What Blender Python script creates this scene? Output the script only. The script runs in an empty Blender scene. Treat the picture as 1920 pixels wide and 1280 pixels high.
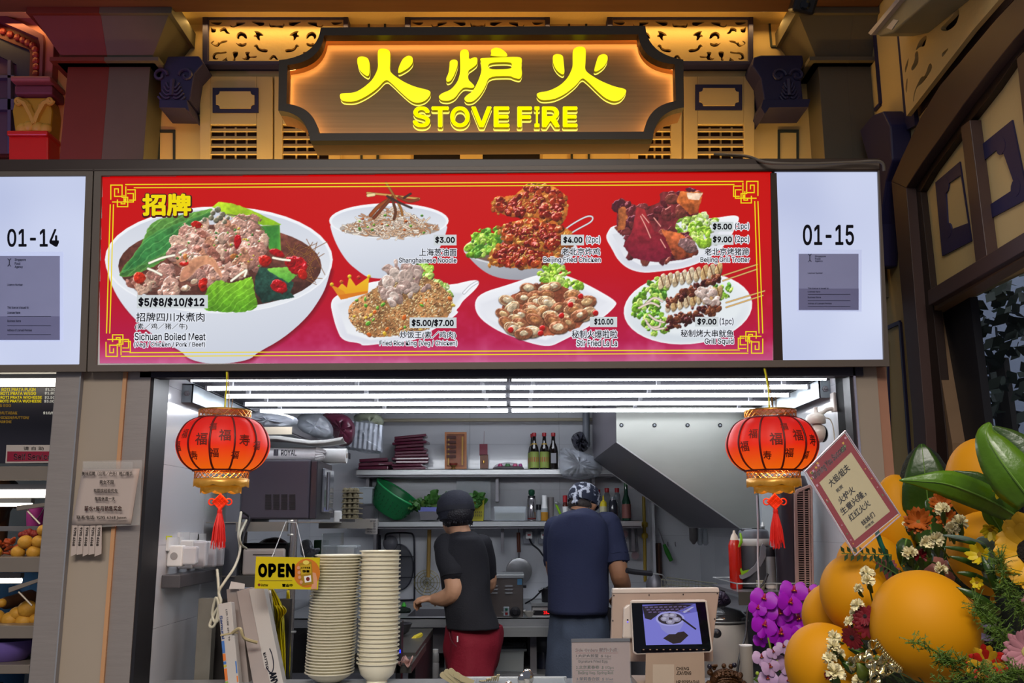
import bpy,bmesh,math,random
import numpy as np
from mathutils import Vector,Matrix,Euler
from mathutils.geometry import tessellate_polygon
PI=math.pi
random.seed(7);rng=np.random.default_rng(7)
SC=bpy.context.scene
COL=SC.collection
# camera
CAM_LOC=Vector((0,0,1.5));FPX=1770.0
cam_d=bpy.data.cameras.new('camera');cam_d.lens=FPX/1920*36;cam_d.sensor_width=36
cam_d.clip_start=.05
CAM=bpy.data.objects.new('camera',cam_d);COL.objects.link(CAM)
CM=Matrix.Rotation(math.radians(-.32),4,'Z')@Matrix.Rotation(math.radians(101),4,'X')@Matrix.Rotation(math.radians(-.18),4,'Z')
CAM.matrix_world=Matrix.Translation(CAM_LOC)@CM
SC.camera=CAM
# view, world
SC.view_settings.view_transform='Standard';SC.view_settings.look='None'
SC.view_settings.gamma=1;SC.view_settings.exposure=0;SC.view_settings.use_curve_mapping=False
W=bpy.data.worlds.new('world');SC.world=W;W.use_nodes=True
W.node_tree.nodes['Background'].inputs[0].default_value=(.60,.66,.85,1)
W.node_tree.nodes['Background'].inputs[1].default_value=.24
# lamps
def area(name,loc,rot,sx,sy,power,col):
 l=bpy.data.lights.new(name,'AREA');l.shape='RECTANGLE';l.size=sx;l.size_y=sy
 l.energy=power;l.color=col
 o=bpy.data.objects.new(name,l);COL.objects.link(o);o.location=loc;o.rotation_euler=rot
 return o
area('hall_ceiling_lamp',(-.6,-1.0,4.4),(math.radians(42),0,0),3.2,1.0,58,(1,.93,.84)).data.spread=math.radians(80)
area('hall_ceiling_lamp',(.6,.9,4.6),(math.radians(0),math.radians(-12),0),1.2,1.2,20,(1,.9,.8)).data.spread=math.radians(120)
area('kitchen_fill_light',(.1,5.25,2.55),(0,0,0),1.2,.5,12,(.85,.9,1))  # unseen fill light, added to brighten the kitchen
def spot(name,loc,target,power,col,size,blend=.6):
 l=bpy.data.lights.new(name,'SPOT');l.energy=power;l.color=col;l.spot_size=size;l.spot_blend=blend;l.shadow_soft_size=.05
 o=bpy.data.objects.new(name,l);COL.objects.link(o);o.location=loc
 o.rotation_euler=(Vector(target)-Vector(loc)).to_track_quat('-Z','Y').to_euler()
spot('purple_wash_lamp',(-2.6,3.3,2.9),(-2.35,4.3,3.5),10,(.75,.35,.9),1.6)
spot('red_wash_lamp',(-1.7,3.2,2.9),(-2.1,4.3,3.6),9,(1,.18,.1),1.1)
# rays and planes
CR=CM.to_3x3()
def ray(px,py):return(CR@Vector((px-960,640-py,-FPX))).normalized()
def P(px,py,Y):
 d=ray(px,py);return CAM_LOC+d*(Y/d.y)
def PX(px,py,X):
 d=ray(px,py);return CAM_LOC+d*(X/d.x)
def PZ(px,py,Z):
 d=ray(px,py);return CAM_LOC+d*((Z-1.5)/d.z)
class Plane:
 """origin, u (right), v (up), n (towards the viewer)"""
 def __init__(s,o,u,v):
  s.o=Vector(o);s.u=Vector(u).normalized();s.v=Vector(v).normalized();s.n=s.u.cross(s.v)
 def uv(s,px,py):
  d=ray(px,py);t=(s.o-CAM_LOC).dot(s.n)/d.dot(s.n);p=CAM_LOC+d*t-s.o
  return(p.dot(s.u),p.dot(s.v))
 def w(s,a,b,c=0):return s.o+s.u*a+s.v*b+s.n*c
 def mat(s):
  m=Matrix.Identity(4)
  for i in range(3):m[i][0]=s.u[i];m[i][1]=s.v[i];m[i][2]=s.n[i];m[i][3]=s.o[i]
  return m
def YPL(Y):return Plane((0,Y,0),(1,0,0),(0,0,1))
def XPL(X):return Plane((X,0,0),(0,-1,0),(0,0,1))
# materials
def s2l(c):return c/12.92 if c<=.04045 else((c+.055)/1.055)**2.4
def hx(h):
 if not isinstance(h,str):return tuple(h)[:3]
 return tuple(s2l(int(h[i:i+2],16)/255)for i in(0,2,4))
MC={}
def mat(name,col,rough=.5,metal=0,emis=0,var=.08,vs=12,bump=0,bs=60,alpha=1,trans=0,coat=0,stretch=None,ecol=None,ior=1.45,sub=0):
 if name in MC:return MC[name]
 m=bpy.data.materials.new(name);m.use_nodes=True;nt=m.node_tree;b=nt.nodes['Principled BSDF']
 c=hx(col)
 b.inputs['Roughness'].default_value=rough;b.inputs['Metallic'].default_value=metal
 b.inputs['IOR'].default_value=ior
 tc=nt.nodes.new('ShaderNodeTexCoord');mp=nt.nodes.new('ShaderNodeMapping');nt.links.new(tc.outputs['Object'],mp.inputs[0])
 if stretch:mp.inputs['Scale'].default_value=stretch
 n=nt.nodes.new('ShaderNodeTexNoise');n.inputs['Scale'].default_value=vs;n.inputs['Detail'].default_value=3
 nt.links.new(mp.outputs[0],n.inputs['Vector'])
 mx=nt.nodes.new('ShaderNodeMix');mx.data_type='RGBA'
 mx.inputs[6].default_value=(*[x*(1-var)for x in c],1);mx.inputs[7].default_value=(*[min(1,x*(1+var))for x in c],1)
 nt.links.new(n.outputs['Fac'],mx.inputs[0]);nt.links.new(mx.outputs[2],b.inputs['Base Color'])
 if bump:
  n2=nt.nodes.new('ShaderNodeTexNoise');n2.inputs['Scale'].default_value=bs;n2.inputs['Detail'].default_value=4
  nt.links.new(mp.outputs[0],n2.inputs['Vector'])
  bp=nt.nodes.new('ShaderNodeBump');bp.inputs['Strength'].default_value=bump;bp.inputs['Distance'].default_value=.01
  nt.links.new(n2.outputs['Fac'],bp.inputs['Height']);nt.links.new(bp.outputs[0],b.inputs['Normal'])
 if emis:
  b.inputs['Emission Strength'].default_value=emis
  b.inputs['Emission Color'].default_value=(*(hx(ecol)if ecol else c),1)
 if alpha<1:b.inputs['Alpha'].default_value=alpha
 if trans:b.inputs['Transmission Weight'].default_value=trans
 if coat:b.inputs['Coat Weight'].default_value=coat
 if sub:b.inputs['Subsurface Weight'].default_value=sub;b.inputs['Subsurface Radius'].default_value=(.02,.01,.005)
 MC[name]=m;return m
def vmat(name,rough=.4,emis=0,metal=0,spec=.5,bump=0,bs=200):
 """material that reads its colour from the mesh's colour attribute 'c'"""
 if name in MC:return MC[name]
 m=bpy.data.materials.new(name);m.use_nodes=True;nt=m.node_tree;b=nt.nodes['Principled BSDF']
 a=nt.nodes.new('ShaderNodeVertexColor');a.layer_name='c'
 b.inputs['Roughness'].default_value=rough;b.inputs['Metallic'].default_value=metal;b.inputs['Specular IOR Level'].default_value=spec
 if emis:
  nt.links.new(a.outputs[0],b.inputs['Emission Color']);b.inputs['Emission Strength'].default_value=emis
  b.inputs['Base Color'].default_value=(.02,.02,.02,1)
 else:nt.links.new(a.outputs[0],b.inputs['Base Color'])
 if bump:
  n2=nt.nodes.new('ShaderNodeTexNoise');n2.inputs['Scale'].default_value=bs
  bp=nt.nodes.new('ShaderNodeBump');bp.inputs['Strength'].default_value=bump;bp.inputs['Distance'].default_value=.005
  nt.links.new(n2.outputs['Fac'],bp.inputs['Height']);nt.links.new(bp.outputs[0],b.inputs['Normal'])
 MC[name]=m;return m
def emat(name,col,strength=1.0):
 """backlit film or lamp: emission over a dark glossy sheet"""
 if name in MC:return MC[name]
 m=bpy.data.materials.new(name);m.use_nodes=True;b=m.node_tree.nodes['Principled BSDF']
 b.inputs['Base Color'].default_value=(.02,.02,.02,1);b.inputs['Roughness'].default_value=.25
 b.inputs['Emission Color'].default_value=(*hx(col),1);b.inputs['Emission Strength'].default_value=strength
 MC[name]=m;return m
 # object helpers
def tag(o,label=None,cat=None,group=None,kind=None):
 if label:o['label']=label
 if cat:o['category']=cat
 if group:o['group']=group
 if kind:o['kind']=kind
 return o
def thing(name,loc,label,cat,group=None,rz=0):
 o=bpy.data.objects.new(name,None);o.empty_display_size=.05;COL.objects.link(o)
 o.location=loc;o.rotation_euler=(0,0,rz);return tag(o,label,cat,group)
def wloc(o):
 v=Vector(o.location)
 return v+wloc(o.parent)if o.parent else v
def copy_tree(o,parent=None):
 c=o.copy();COL.objects.link(c);c.parent=parent
 for ch in[x for x in o.children]:copy_tree(ch,c)
 return c
def smooth(me,ang=40):
 me.polygons.foreach_set('use_smooth',[True]*len(me.polygons))
 try:me.set_sharp_from_angle(angle=math.radians(ang))
 except Exception:pass
class G:
 """collects geometry for ONE mesh object"""
 def __init__(s):s.v=[];s.f=[];s.c=None
 def add(s,vs,fs):
  b=len(s.v);s.v+=[tuple(v)for v in vs];s.f+=[tuple(i+b for i in f)for f in fs];return s
 def box(s,x0,x1,y0,y1,z0,z1,M=None):
  vs=[(x,y,z)for x in(x0,x1)for y in(y0,y1)for z in(z0,z1)]
  if M:vs=[M@Vector(v)for v in vs]
  return s.add(vs,[(0,1,3,2),(4,6,7,5),(0,4,5,1),(2,3,7,6),(0,2,6,4),(1,5,7,3)])
 def prism(s,pts,z0,z1,M=None):
  """pts: 2D polygon (may be concave) extruded z0..z1, M maps to the world"""
  n=len(pts);a=sum(pts[i][0]*pts[(i+1)%n][1]-pts[(i+1)%n][0]*pts[i][1]for i in range(n))
  if a<0:pts=pts[::-1]
  vs=[Vector((p[0],p[1],z))for z in(z0,z1)for p in pts]
  if M:vs=[M@v for v in vs]
  tr=tessellate_polygon([[Vector((p[0],p[1],0))for p in pts]])if n>4 else([tuple(range(n))])
  fs=[]
  for t in tr:
   t=tuple(t)
   ar=sum(pts[t[i]][0]*pts[t[(i+1)%len(t)]][1]-pts[t[(i+1)%len(t)]][0]*pts[t[i]][1]for i in range(len(t)))
   if ar<0:t=t[::-1]
   fs.append(tuple(i+n for i in t));fs.append(tuple(reversed(t)))
  fs+=[(i,(i+1)%n,(i+1)%n+n,i+n)for i in range(n)]
  return s.add(vs,fs)
 def lathe(s,prof,seg=24,M=None,cap=True,o=(0,0,0),sx=1,sy=1):
  vs=[];
  for r,z in prof:
   for k in range(seg):
    a=2*PI*k/seg;v=Vector((o[0]+r*math.cos(a)*sx,o[1]+r*math.sin(a)*sy,o[2]+z));vs.append(M@v if M else v)
  fs=[]
  for i in range(len(prof)-1):
   for k in range(seg):
    k2=(k+1)%seg;fs.append((i*seg+k,i*seg+k2,(i+1)*seg+k2,(i+1)*seg+k))
  if cap:
   fs.append(tuple(reversed(range(seg))));t=(len(prof)-1)*seg;fs.append(tuple(t+k for k in range(seg)))
  return s.add(vs,fs)
 def tube(s,pts,r,seg=6,cap=True):
  pts=[Vector(p)for p in pts];n=len(pts);vs=[];N=None
  for i,p in enumerate(pts):
   t=(pts[min(i+1,n-1)]-pts[max(i-1,0)]);
   if t.length<1e-9:t=Vector((0,0,1))
   t.normalize()
   if N is None:
    N=t.orthogonal().normalized()
   else:
    N=(N-t*N.dot(t))
    N=N.normalized()if N.length>1e-6 else t.orthogonal().normalized()
   B=t.cross(N);rr=r[i]if isinstance(r,(list,tuple))else r
   for k in range(seg):
    a=2*PI*k/seg;vs.append(p+(N*math.cos(a)+B*math.sin(a))*rr)
  fs=[(i*seg+k,i*seg+(k+1)%seg,(i+1)*seg+(k+1)%seg,(i+1)*seg+k)for i in range(n-1)for k in range(seg)]
  if cap:fs+=[tuple(reversed(range(seg))),tuple((n-1)*seg+k for k in range(seg))]
  return s.add(vs,fs)
 def ball(s,c,r,seg=12,rings=8,M=None):
  if not isinstance(r,(tuple,list)):r=(r,r,r)
  vs=[];fs=[]
  for i in range(rings+1):
   t=PI*i/rings
   for k in range(seg):
    a=2*PI*k/seg
    v=Vector((r[0]*math.sin(t)*math.cos(a),r[1]*math.sin(t)*math.sin(a),r[2]*math.cos(t)))
    if M:v=M@v
    vs.append(v+Vector(c))
  for i in range(rings):
   for k in range(seg):fs.append((i*seg+k,(i+1)*seg+k,(i+1)*seg+(k+1)%seg,i*seg+(k+1)%seg))
  return s.add(vs,fs)
 def sheet(s,grid,th=0):
  """grid[i][j] of points -> surface"""
  n=len(grid);m=len(grid[0]);vs=[p for r in grid for p in r]
  return s.add(vs,[(i*m+j,i*m+j+1,(i+1)*m+j+1,(i+1)*m+j)for i in range(n-1)for j in range(m-1)])
 def build(s,name,m,parent=None,sm=0,bevel=0,bseg=2,label=None,cat=None,group=None,kind=None,solid=0,sub=0,origin=None,cols=None):
  me=bpy.data.meshes.new(name)
  off=wloc(parent)if parent else(Vector(origin)if origin is not None else Vector((0,0,0)))
  me.from_pydata([(v[0]-off.x,v[1]-off.y,v[2]-off.z)for v in s.v],[],s.f);
  if cols is not None:
   at=me.color_attributes.new('c','FLOAT_COLOR','POINT');at.data.foreach_set('color',np.asarray(cols,dtype=np.float32).ravel())
  me.validate(verbose=False);me.update()
  if m:me.materials.append(m)
  if sm:smooth(me,sm if sm>1 else 40)
  o=bpy.data.objects.new(name,me);COL.objects.link(o)
  if parent:o.parent=parent
  elif origin is not None:o.location=off
  if bevel:
   md=o.modifiers.new('b','BEVEL');md.width=bevel;md.segments=bseg;md.limit_method='ANGLE';md.angle_limit=.6
  if solid:
   md=o.modifiers.new('s','SOLIDIFY');md.thickness=solid;md.offset=0
  if sub:
   md=o.modifiers.new('u','SUBSURF');md.levels=sub;md.render_levels=sub
  return tag(o,label,cat,group,kind)
def poly(name,pts,pl,d0,d1,m,parent=None,**k):
 """pixel polygon laid on plane pl and extruded from d0 to d1 along its normal"""
 return G().prism([pl.uv(*p)for p in pts],d0,d1,pl.mat()).build(name,m,parent,**k)
def rect(x0,y0,x1,y1):return[(x0,y0),(x1,y0),(x1,y1),(x0,y1)]
def frame_pts(g,pl,outer,inner,d0,d1):
 """ring between two loops with the same number of points"""
 n=len(outer);M=pl.mat();o=[pl.uv(*p)for p in outer];i_=[pl.uv(*p)for p in inner];vs=[]
 for z in(d0,d1):
  vs+=[M@Vector((a,b,z))for a,b in o];vs+=[M@Vector((a,b,z))for a,b in i_]
 fs=[]
 for k in range(n):
  j=(k+1)%n
  fs+=[(2*n+k,2*n+j,3*n+j,3*n+k),(k,n+k,n+j,j),(k,j,2*n+j,2*n+k),(n+k,3*n+k,3*n+j,n+j)]
 return g.add(vs,fs)
def ring(name,outer,inner,pl,d0,d1,m,parent=None,**k):
 return frame_pts(G(),pl,outer,inner,d0,d1).build(name,m,parent,**k)
def ui_font():
 import os
 try:
  d=bpy.utils.system_resource('DATAFILES',path='fonts');p=os.path.join(d,'Inter.woff2')
  if os.path.exists(p):return bpy.data.fonts.load(p)
 except Exception:pass
 return None
FONT=ui_font();TG={}
def text_geo(body,off=0.0,ext=0.0,res=3,font=True):
 """glyph outlines of Blender's own font; off > 0 thickens the strokes"""
 key=(body,res)
 if key not in TG:
  c=bpy.data.curves.new('t','FONT');c.body=body;c.size=1;c.resolution_u=res
  if FONT and body.isascii():c.font=FONT
  o=bpy.data.objects.new('t',c);COL.objects.link(o)
  dg=bpy.context.evaluated_depsgraph_get();me=bpy.data.meshes.new_from_object(o.evaluated_get(dg))
  TG[key]=([tuple(x.co)for x in me.vertices],[tuple(p.vertices)for p in me.polygons])
  bpy.data.objects.remove(o);bpy.data.curves.remove(c);bpy.data.meshes.remove(me)
 v,f=TG[key]
 if not v:return[],[]
 if ext:
  n=len(v);ed={}
  for p in f:
   for a,b in zip(p,p[1:]+p[:1]):ed[(a,b)]=ed.get((a,b),0)+1
  side=[(a,b,b+n,a+n)for(a,b)in ed if(b,a)not in ed]
  v2=[(x,y,-ext)for x,y,z in v]+[(x,y,ext)for x,y,z in v]
  f2=[tuple(i+n for i in p)for p in f]+[tuple(reversed(p))for p in f]+side
 else:v2,f2=[(x,y,0)for x,y,z in v],f
 if off<=0:return v2,f2
 V=[];Fs=[];k=12 if off>.03 else 6
 for i in range(k):
  a=2*PI*i/k;b=len(V);V+=[(x+off*math.cos(a),y+off*math.sin(a),z)for x,y,z in v2];Fs+=[tuple(q+b for q in p)for p in f2]
 b=len(V);V+=v2;Fs+=[tuple(q+b for q in p)for p in f2]
 return V,Fs
def letters(g,body,pl,x0,y0,x1,y1,d0=.001,off=0.0,th=.0,keep=False,res=2,italic=0,grow=True):
 """text fitted to the pixel box on a plane; th>0 gives raised letters; with grow the thickening stays inside the box"""
 v,f=text_geo(body,off,.5 if th else 0,res)
 if not v:return g
 xs=[a[0]for a in v];ys=[a[1]for a in v]
 ax,ay,bx,by=min(xs),min(ys),max(xs),max(ys)
 if not grow:ax+=off;bx-=off;ay+=off;by-=off
 p0=Vector(pl.uv(x0,y1));p1=Vector(pl.uv(x1,y1));p2=Vector(pl.uv(x0,y0));ux=(p1-p0)/(bx-ax);uy=(p2-p0)/(by-ay)
 if keep:ux=ux.normalized()*uy.length
 M=pl.mat();vs=[]
 for a in v:
  q=p0+ux*(a[0]-ax+italic*(a[1]-ay))+uy*(a[1]-ay)
  vs.append(M@Vector((q.x,q.y,d0+(th*(a[2]+.5)if th else 0))))
 return g.add(vs,f)
def chaikin(p,w=.22):
 o=[]
 for a,b in zip(p,p[1:]+p[:1]):
  o+=[(a[0]*(1-w)+b[0]*w,a[1]*(1-w)+b[1]*w),(a[0]*w+b[0]*(1-w),a[1]*w+b[1]*(1-w))]
 return o
def curve_fill(name,splines,pl,d0,d1,m,parent=None,smoothed=True,scale=None,**k):
 """filled 2D curve with holes; splines are pixel loops"""
 c=bpy.data.curves.new(name,'CURVE');c.dimensions='2D';c.fill_mode='BOTH';c.extrude=abs(d1-d0)/2;c.resolution_u=3
 for sp,smo in[(s if isinstance(s,tuple)else(s,smoothed))for s in splines]:
  pts=[pl.uv(*p)for p in sp]
  if smo:pts=chaikin(chaikin(pts))
  q=c.splines.new('POLY');q.points.add(len(pts)-1)
  for bp,p in zip(q.points,pts):bp.co=(p[0],p[1],0,1)
  q.use_cyclic_u=True
 o=bpy.data.objects.new(name,c);COL.objects.link(o);dg=bpy.context.evaluated_depsgraph_get();dg.update()
 me=bpy.data.meshes.new_from_object(o.evaluated_get(dg));bpy.data.objects.remove(o);bpy.data.curves.remove(c)
 M=pl.mat();g=G();g.add([M@Vector((v.co.x,v.co.y,v.co.z+(d0+d1)/2))for v in me.vertices],[tuple(p.vertices)for p in me.polygons])
 bpy.data.meshes.remove(me)
 return g.build(name,m,parent,**k)
def arc(p0,p1,c,n=6):
 """quadratic arc from p0 to p1 with control c, without the end point"""
 return[((1-t)**2*p0[0]+2*t*(1-t)*c[0]+t*t*p1[0],(1-t)**2*p0[1]+2*t*(1-t)*c[1]+t*t*p1[1])for t in[i/n for i in range(n)]]
def smooth_pts(pts,n=6):
 out=[];pts=[Vector(p)for p in pts]
 for i in range(len(pts)-1):
  p0=pts[max(i-1,0)];p1=pts[i];p2=pts[i+1];p3=pts[min(i+2,len(pts)-1)]
  for k in range(n):
   t=k/n;out.append(.5*((2*p1)+(p2-p0)*t+(2*p0-5*p1+4*p2-p3)*t*t+(3*p1-p0-3*p2+p3)*t**3))
 out.append(pts[-1]);return out
def ptube(name,pts,r,m,parent=None,seg=6,n=6,**k):
 """smooth tube through (px,py,Y) pixel points"""
 return G().tube(smooth_pts([P(*p)for p in pts],n),r,seg).build(name,m,parent,sm=60,**k)
def pbox(name,x0,y0,x1,y1,Y,dep,m,parent=None,**k):
 """box whose front face spans the pixel box at depth Y"""
 a=P((x0+x1)/2,(y0+y1)/2,Y);l=P(x0,(y0+y1)/2,Y).x;r=P(x1,(y0+y1)/2,Y).x
 t=P((x0+x1)/2,y0,Y).z;b=P((x0+x1)/2,y1,Y).z
 return G().box(l,r,Y,Y+dep,b,t).build(name,m,parent,**k)
def kk_(px,py,Y):return(P(px+50,py,Y).x-P(px-50,py,Y).x)/100
def PL(name,cx,yb,Y,prof,m,parent=None,seg=20,z=None,sx=1,sy=1,sm=45,**k):
 """turned shape: centre column px cx, base at pixel row yb (or height z), profile in pixels at depth Y"""
 c=P(cx,yb,Y);q=kk_(cx,yb,Y)
 if z is not None:c.z=z
 return G().lathe([(max(r,.05)*q,h*q)for r,h in prof],seg,Matrix.Translation(c),sx=sx,sy=sy).build(name,m,parent,sm=sm,**k)
def at(px,py,Y,z=None):
 p=P(px,py,Y)
 if z is not None:p.z=z
 return p
def nth(k,n,top='topmost',bot='lowest',axis='from the top'):
 if k==0:return top
 if k==n-1:return bot
 w=['','second','third','fourth','fifth','sixth','seventh','eighth','ninth','tenth','eleventh','twelfth']
 if k<12:return w[k]+' '+axis
 return f'{k + 1}th {axis}' if(k+1)%10 not in(1,2,3)else f"{k + 1}{ {1: 'st', 2: 'nd', 3: 'rd'}[(k + 1) % 10]} {axis}"
 # STRUCTURE
M_cream=mat('cream_paint','d6bb80',.7,var=.05,vs=3,bump=.1)
M_navy=mat('navy_paint','2a2750',.5,var=.15,vs=6)
M_navy2=mat('dark_green_line_paint','2c3434',.6)
M_beam=mat('brown_wood_beam','6a4630',.45,var=.25,vs=6,stretch=(.4,6,6))
M_frame=mat('bronze_aluminium','6a6058',.42,metal=.15,var=.06)
M_frame_dk=mat('dark_brown_ledge','33241d',.4,var=.2,vs=5,stretch=(.5,4,4))
M_steel=mat('brushed_steel','9a918c',.38,metal=.45,var=.1,vs=8,stretch=(1,1,14),bump=.05,bs=30)
M_steelh=mat('brushed_steel_sheet','a9abab',.33,metal=.6,var=.1,vs=8,stretch=(.6,.6,16))
M_steeld=mat('dull_steel','77757a',.42,metal=.5,var=.15,vs=10)
M_tile=mat('white_wall_tile','c3c5ca',.14,var=.03,vs=3,coat=.3)
M_grout=mat('tile_grout','8d8f94',.8)
M_floor=mat('grey_floor_tile','6e6a68',.5,bump=.1)
M_ceil=mat('ceiling_panel','b9b9bc',.6,var=.04)
M_beige=mat('beige_pillar_panel','9d8f80',.45,var=.06,vs=4)
M_orange_edge=mat('orange_edge_strip','b98a62',.5)
M_dark=mat('near_black','15141a',.5)
M_black=mat('black_plastic','1d1c22',.35)
M_white=mat('white_plastic','dedede',.3)
M_glass=mat('clear_glass','dfe8ea',.03,trans=1,ior=1.45)
FY=4.3
FP=YPL(FY)
SX=1.72
SP=XPL(SX)
def plan(x):return Matrix.Identity(4)
G().box(-4,3,-2,6.6,-.05,0).build('floor',M_floor,kind='structure')
zb=2.7
G().box(-4,SX,FY,FY+.12,zb,4.6).build('wall_front',M_cream,kind='structure')
# beam along the top
zt=P(960,24,4.02).z
G().box(-4,SX,3.9,4.02,zt,zt+.25).build('trim_1',M_beam,kind='structure',bevel=.01)
G().box(-4,SX,4.02,4.3,zt+.1,zt+.25).build('trim_2',M_cream,kind='structure')
area('facade_led_strip_top',(-.6,4.2,zt+.06),(math.radians(4),0,0),4.4,.03,7,(1,.6,.18))
area('facade_led_strip_bottom',(-.25,4.14,3.0),(math.radians(180-8),0,0),3.2,.04,8,(1,.6,.17))
# thin painted lines and lattice frames
LAT=[[(140,140),(300,140),(250,190),(150,165)],[(385,165),(410,200),(470,190),(460,142),(580,142),(585,165),(500,195),(430,218),(390,205)],[(640,135),(825,135),(825,185),(765,200),(740,180)],[(140,200),(165,230),(215,230),(205,280),(145,280)],[(255,240),(300,215),(340,220),(350,255),(400,298),(340,295),(320,260),(290,260),(265,278)],[(470,330),(480,290),(525,262),(590,290),(612,360),(580,355),(560,330),(530,320),(505,335),(510,360),(485,362)],[(690,258),(750,262),(815,305),(810,322),(760,320),(775,385),(740,370),(725,335),(690,335),(690,315),(725,300)],[(135,410),(185,380),(190,390),(160,420),(190,440),(225,430),(235,400),(260,410),(280,385),(365,378),(340,405),(270,420),(240,462),(200,460)],[(455,402),(490,425),(520,410),(545,425),(600,405),(600,440),(550,465),(500,455)],[(685,460),(715,428),(745,440),(750,470),(790,490),(830,485),(875,500),(860,535),(800,530),(740,505),(715,460)],[(155,590),(180,540),(240,525),(270,535),(340,515),(350,540),(290,550),(215,555),(195,590),(215,612),(240,600),(235,625),(180,622)],[(420,520),(495,520),(485,580),(455,600),(460,640),(415,640),(440,600),(425,570)],[(540,600),(575,610),(600,580),(575,525),(650,525),(625,560),(640,585),(700,580),(735,575),(720,605),(640,600),(630,630),(565,630)],[(280,640),(320,615),(350,590),(345,620),(375,645)]]
LATC=[[(885,145),(900,185),(930,175),(980,190),(1030,175),(1060,190),(1075,150),(1080,190),(1060,225),(980,210),(890,215)],[(870,630),(945,545),(1010,630),(975,625),(945,590),(915,625)]]
LAT=LAT+[[(1960-x,y)for x,y in h]for h in LAT]+LATC
def lattice(x0,x1,label):
 def mp(x,y):return(x0+(380+x/6.857-386)*(x1-x0)/(657-386),30+y/6.857)
 t=thing('carved_screen_panel',FP.w(*FP.uv((x0+x1)/2,130)),label,'screen','carved screens above the shutters')
 b=curve_fill('carved_board',[([mp(118,100),mp(1842,100),mp(1842,668),mp(118,668)],False)]+[([mp(*p)for p in h],True)for h in LAT],FP,.035,.05,M_cream,t)
 G().prism([FP.uv(*p)for p in[mp(118,95),mp(1842,95),mp(1842,668),mp(118,668)]],.002,.006,FP.mat()).build('dark_backing',mat('brown_backing','4a3428',.8),t)
 ring('frame',[mp(52,42),mp(1900,42),mp(1900,712),mp(52,712)],[mp(125,115),mp(1838,115),mp(1838,660),mp(125,660)],FP,0,.07,M_navy,t,bevel=.004)
lattice(386,657,'navy framed cream carved screen high on the facade, left of the neon sign')
lattice(760,1030,'navy framed carved screen mostly hidden behind the top of the neon sign')
lattice(1134,1406,'navy framed cream carved screen high on the facade, right of the neon sign')
g=G()
for a in[(690,12,694,130),(720,12,724,130),(1065,12,1069,130),(1097,12,1101,130)]:
 g.prism([FP.uv(*p)for p in rect(*a)],0,.006,FP.mat())
for L in([(352,17),(349,88),(322,88)],[(1440,13),(1446,88),(1479,88),(1473,13)]):
 for p,q in zip(L[:-1],L[1:]):
  A=FP.w(*FP.uv(*p),.004);B=FP.w(*FP.uv(*q),.004);g.tube([A,B],.006,4)
g.build('trim_3',M_navy2,kind='structure')
# shutters
M_shut=mat('shutter_paint','d4ba80',.6,var=.04)
def plaque(t,x0,y0,x1,y1,pl=FP,d=.0,q=7):
 o=rect(x0,y0,x1,y1)
 poly('plaque',o,pl,d,d+.008,M_navy,t)
 a,b,c,e=x0+q,y0+q*1.1,x1-q,y1-q;r=7
 pts=[]
 for p0,p1,cc in(((a,b+r),(a+r,b),(a+r,b+r)),((c-r,b),(c,b+r),(c-r,b+r)),((c,e-r),(c-r,e),(c-r,e-r)),((a+r,e),(a,e-r),(a+r,e-r))):
  pts+=arc(p0,p1,cc,4)+[p1]
 poly('plaque_centre',pts,pl,d+.006,d+.014,M_shut,t)
def shutter(x0,x1,label,lx,pq=None):
 t=thing('louvred_shutter',FP.w(*FP.uv((x0+x1)/2,300)),label,'shutter','louvred shutters of the upper facade')
 l0,l1=lx
 g=G()
 for a in[(x0,148,l0,330),(l1,148,x1,330),(l0,148,l1,238)]:
  g.prism([FP.uv(*p)for p in rect(*a)],.0,.03,FP.mat())
 g.build('stile_frame',M_shut,t,bevel=.003)
 poly('dark_opening',rect(l0,236,l1,330),FP,0,.002,mat('dark_interior','2a1712',.8),t)
 for k in range(6):
  y=243+k*14.2;a0=FP.uv(l0-1,y+4);a1=FP.uv(l1+1,y+4);h=.026
  M=FP.mat()@Matrix.Translation((0,a0[1],.016))@Matrix.Rotation(math.radians(-38),4,'X')
  G().box(a0[0],a1[0],-h/2,h/2,-.003,.003,M).build('louvre_slat',M_shut,t)
 for fx in(.28,.52,.76):
  x=l0+(l1-l0)*fx;A=FP.w(*FP.uv(x,240),.004);B=FP.w(*FP.uv(x,300),.004);G().tube([A,B],.006,4).build('bar',M_shut,t)
 if pq:plaque(t,*pq,d=.03)
shutter(378,514,'cream louvred shutter with a navy plaque, left of the neon sign',(398,484),(403,171,488,217))
shutter(517,640,'cream louvred shutter half hidden behind the left end of the neon sign',(532,618))
shutter(1180,1276,'cream louvred shutter half hidden behind the right end of the neon sign',(1195,1256))
shutter(1280,1412,'cream louvred shutter with a navy plaque, right of the neon sign',(1306,1392),(1301,165,1388,212))
t=thing('upper_window',FP.w(*FP.uv(930,310)),'dark upper window with pale frames glimpsed just below the neon sign','window')
poly('dark_pane',rect(776,262,1012,330),FP,0,.004,M_dark,t)
for a in[(728,200,770,330),(863,200,905,330),(1018,200,1062,330)]:poly('frame',rect(*a),FP,0,.03,M_shut,t)
for a in[(676,200,680,330),(706,200,711,330),(1070,200,1074,330),(1102,200,1106,330)]:poly('painted_line',rect(*a),FP,0,.008,M_navy2,t)
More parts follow.
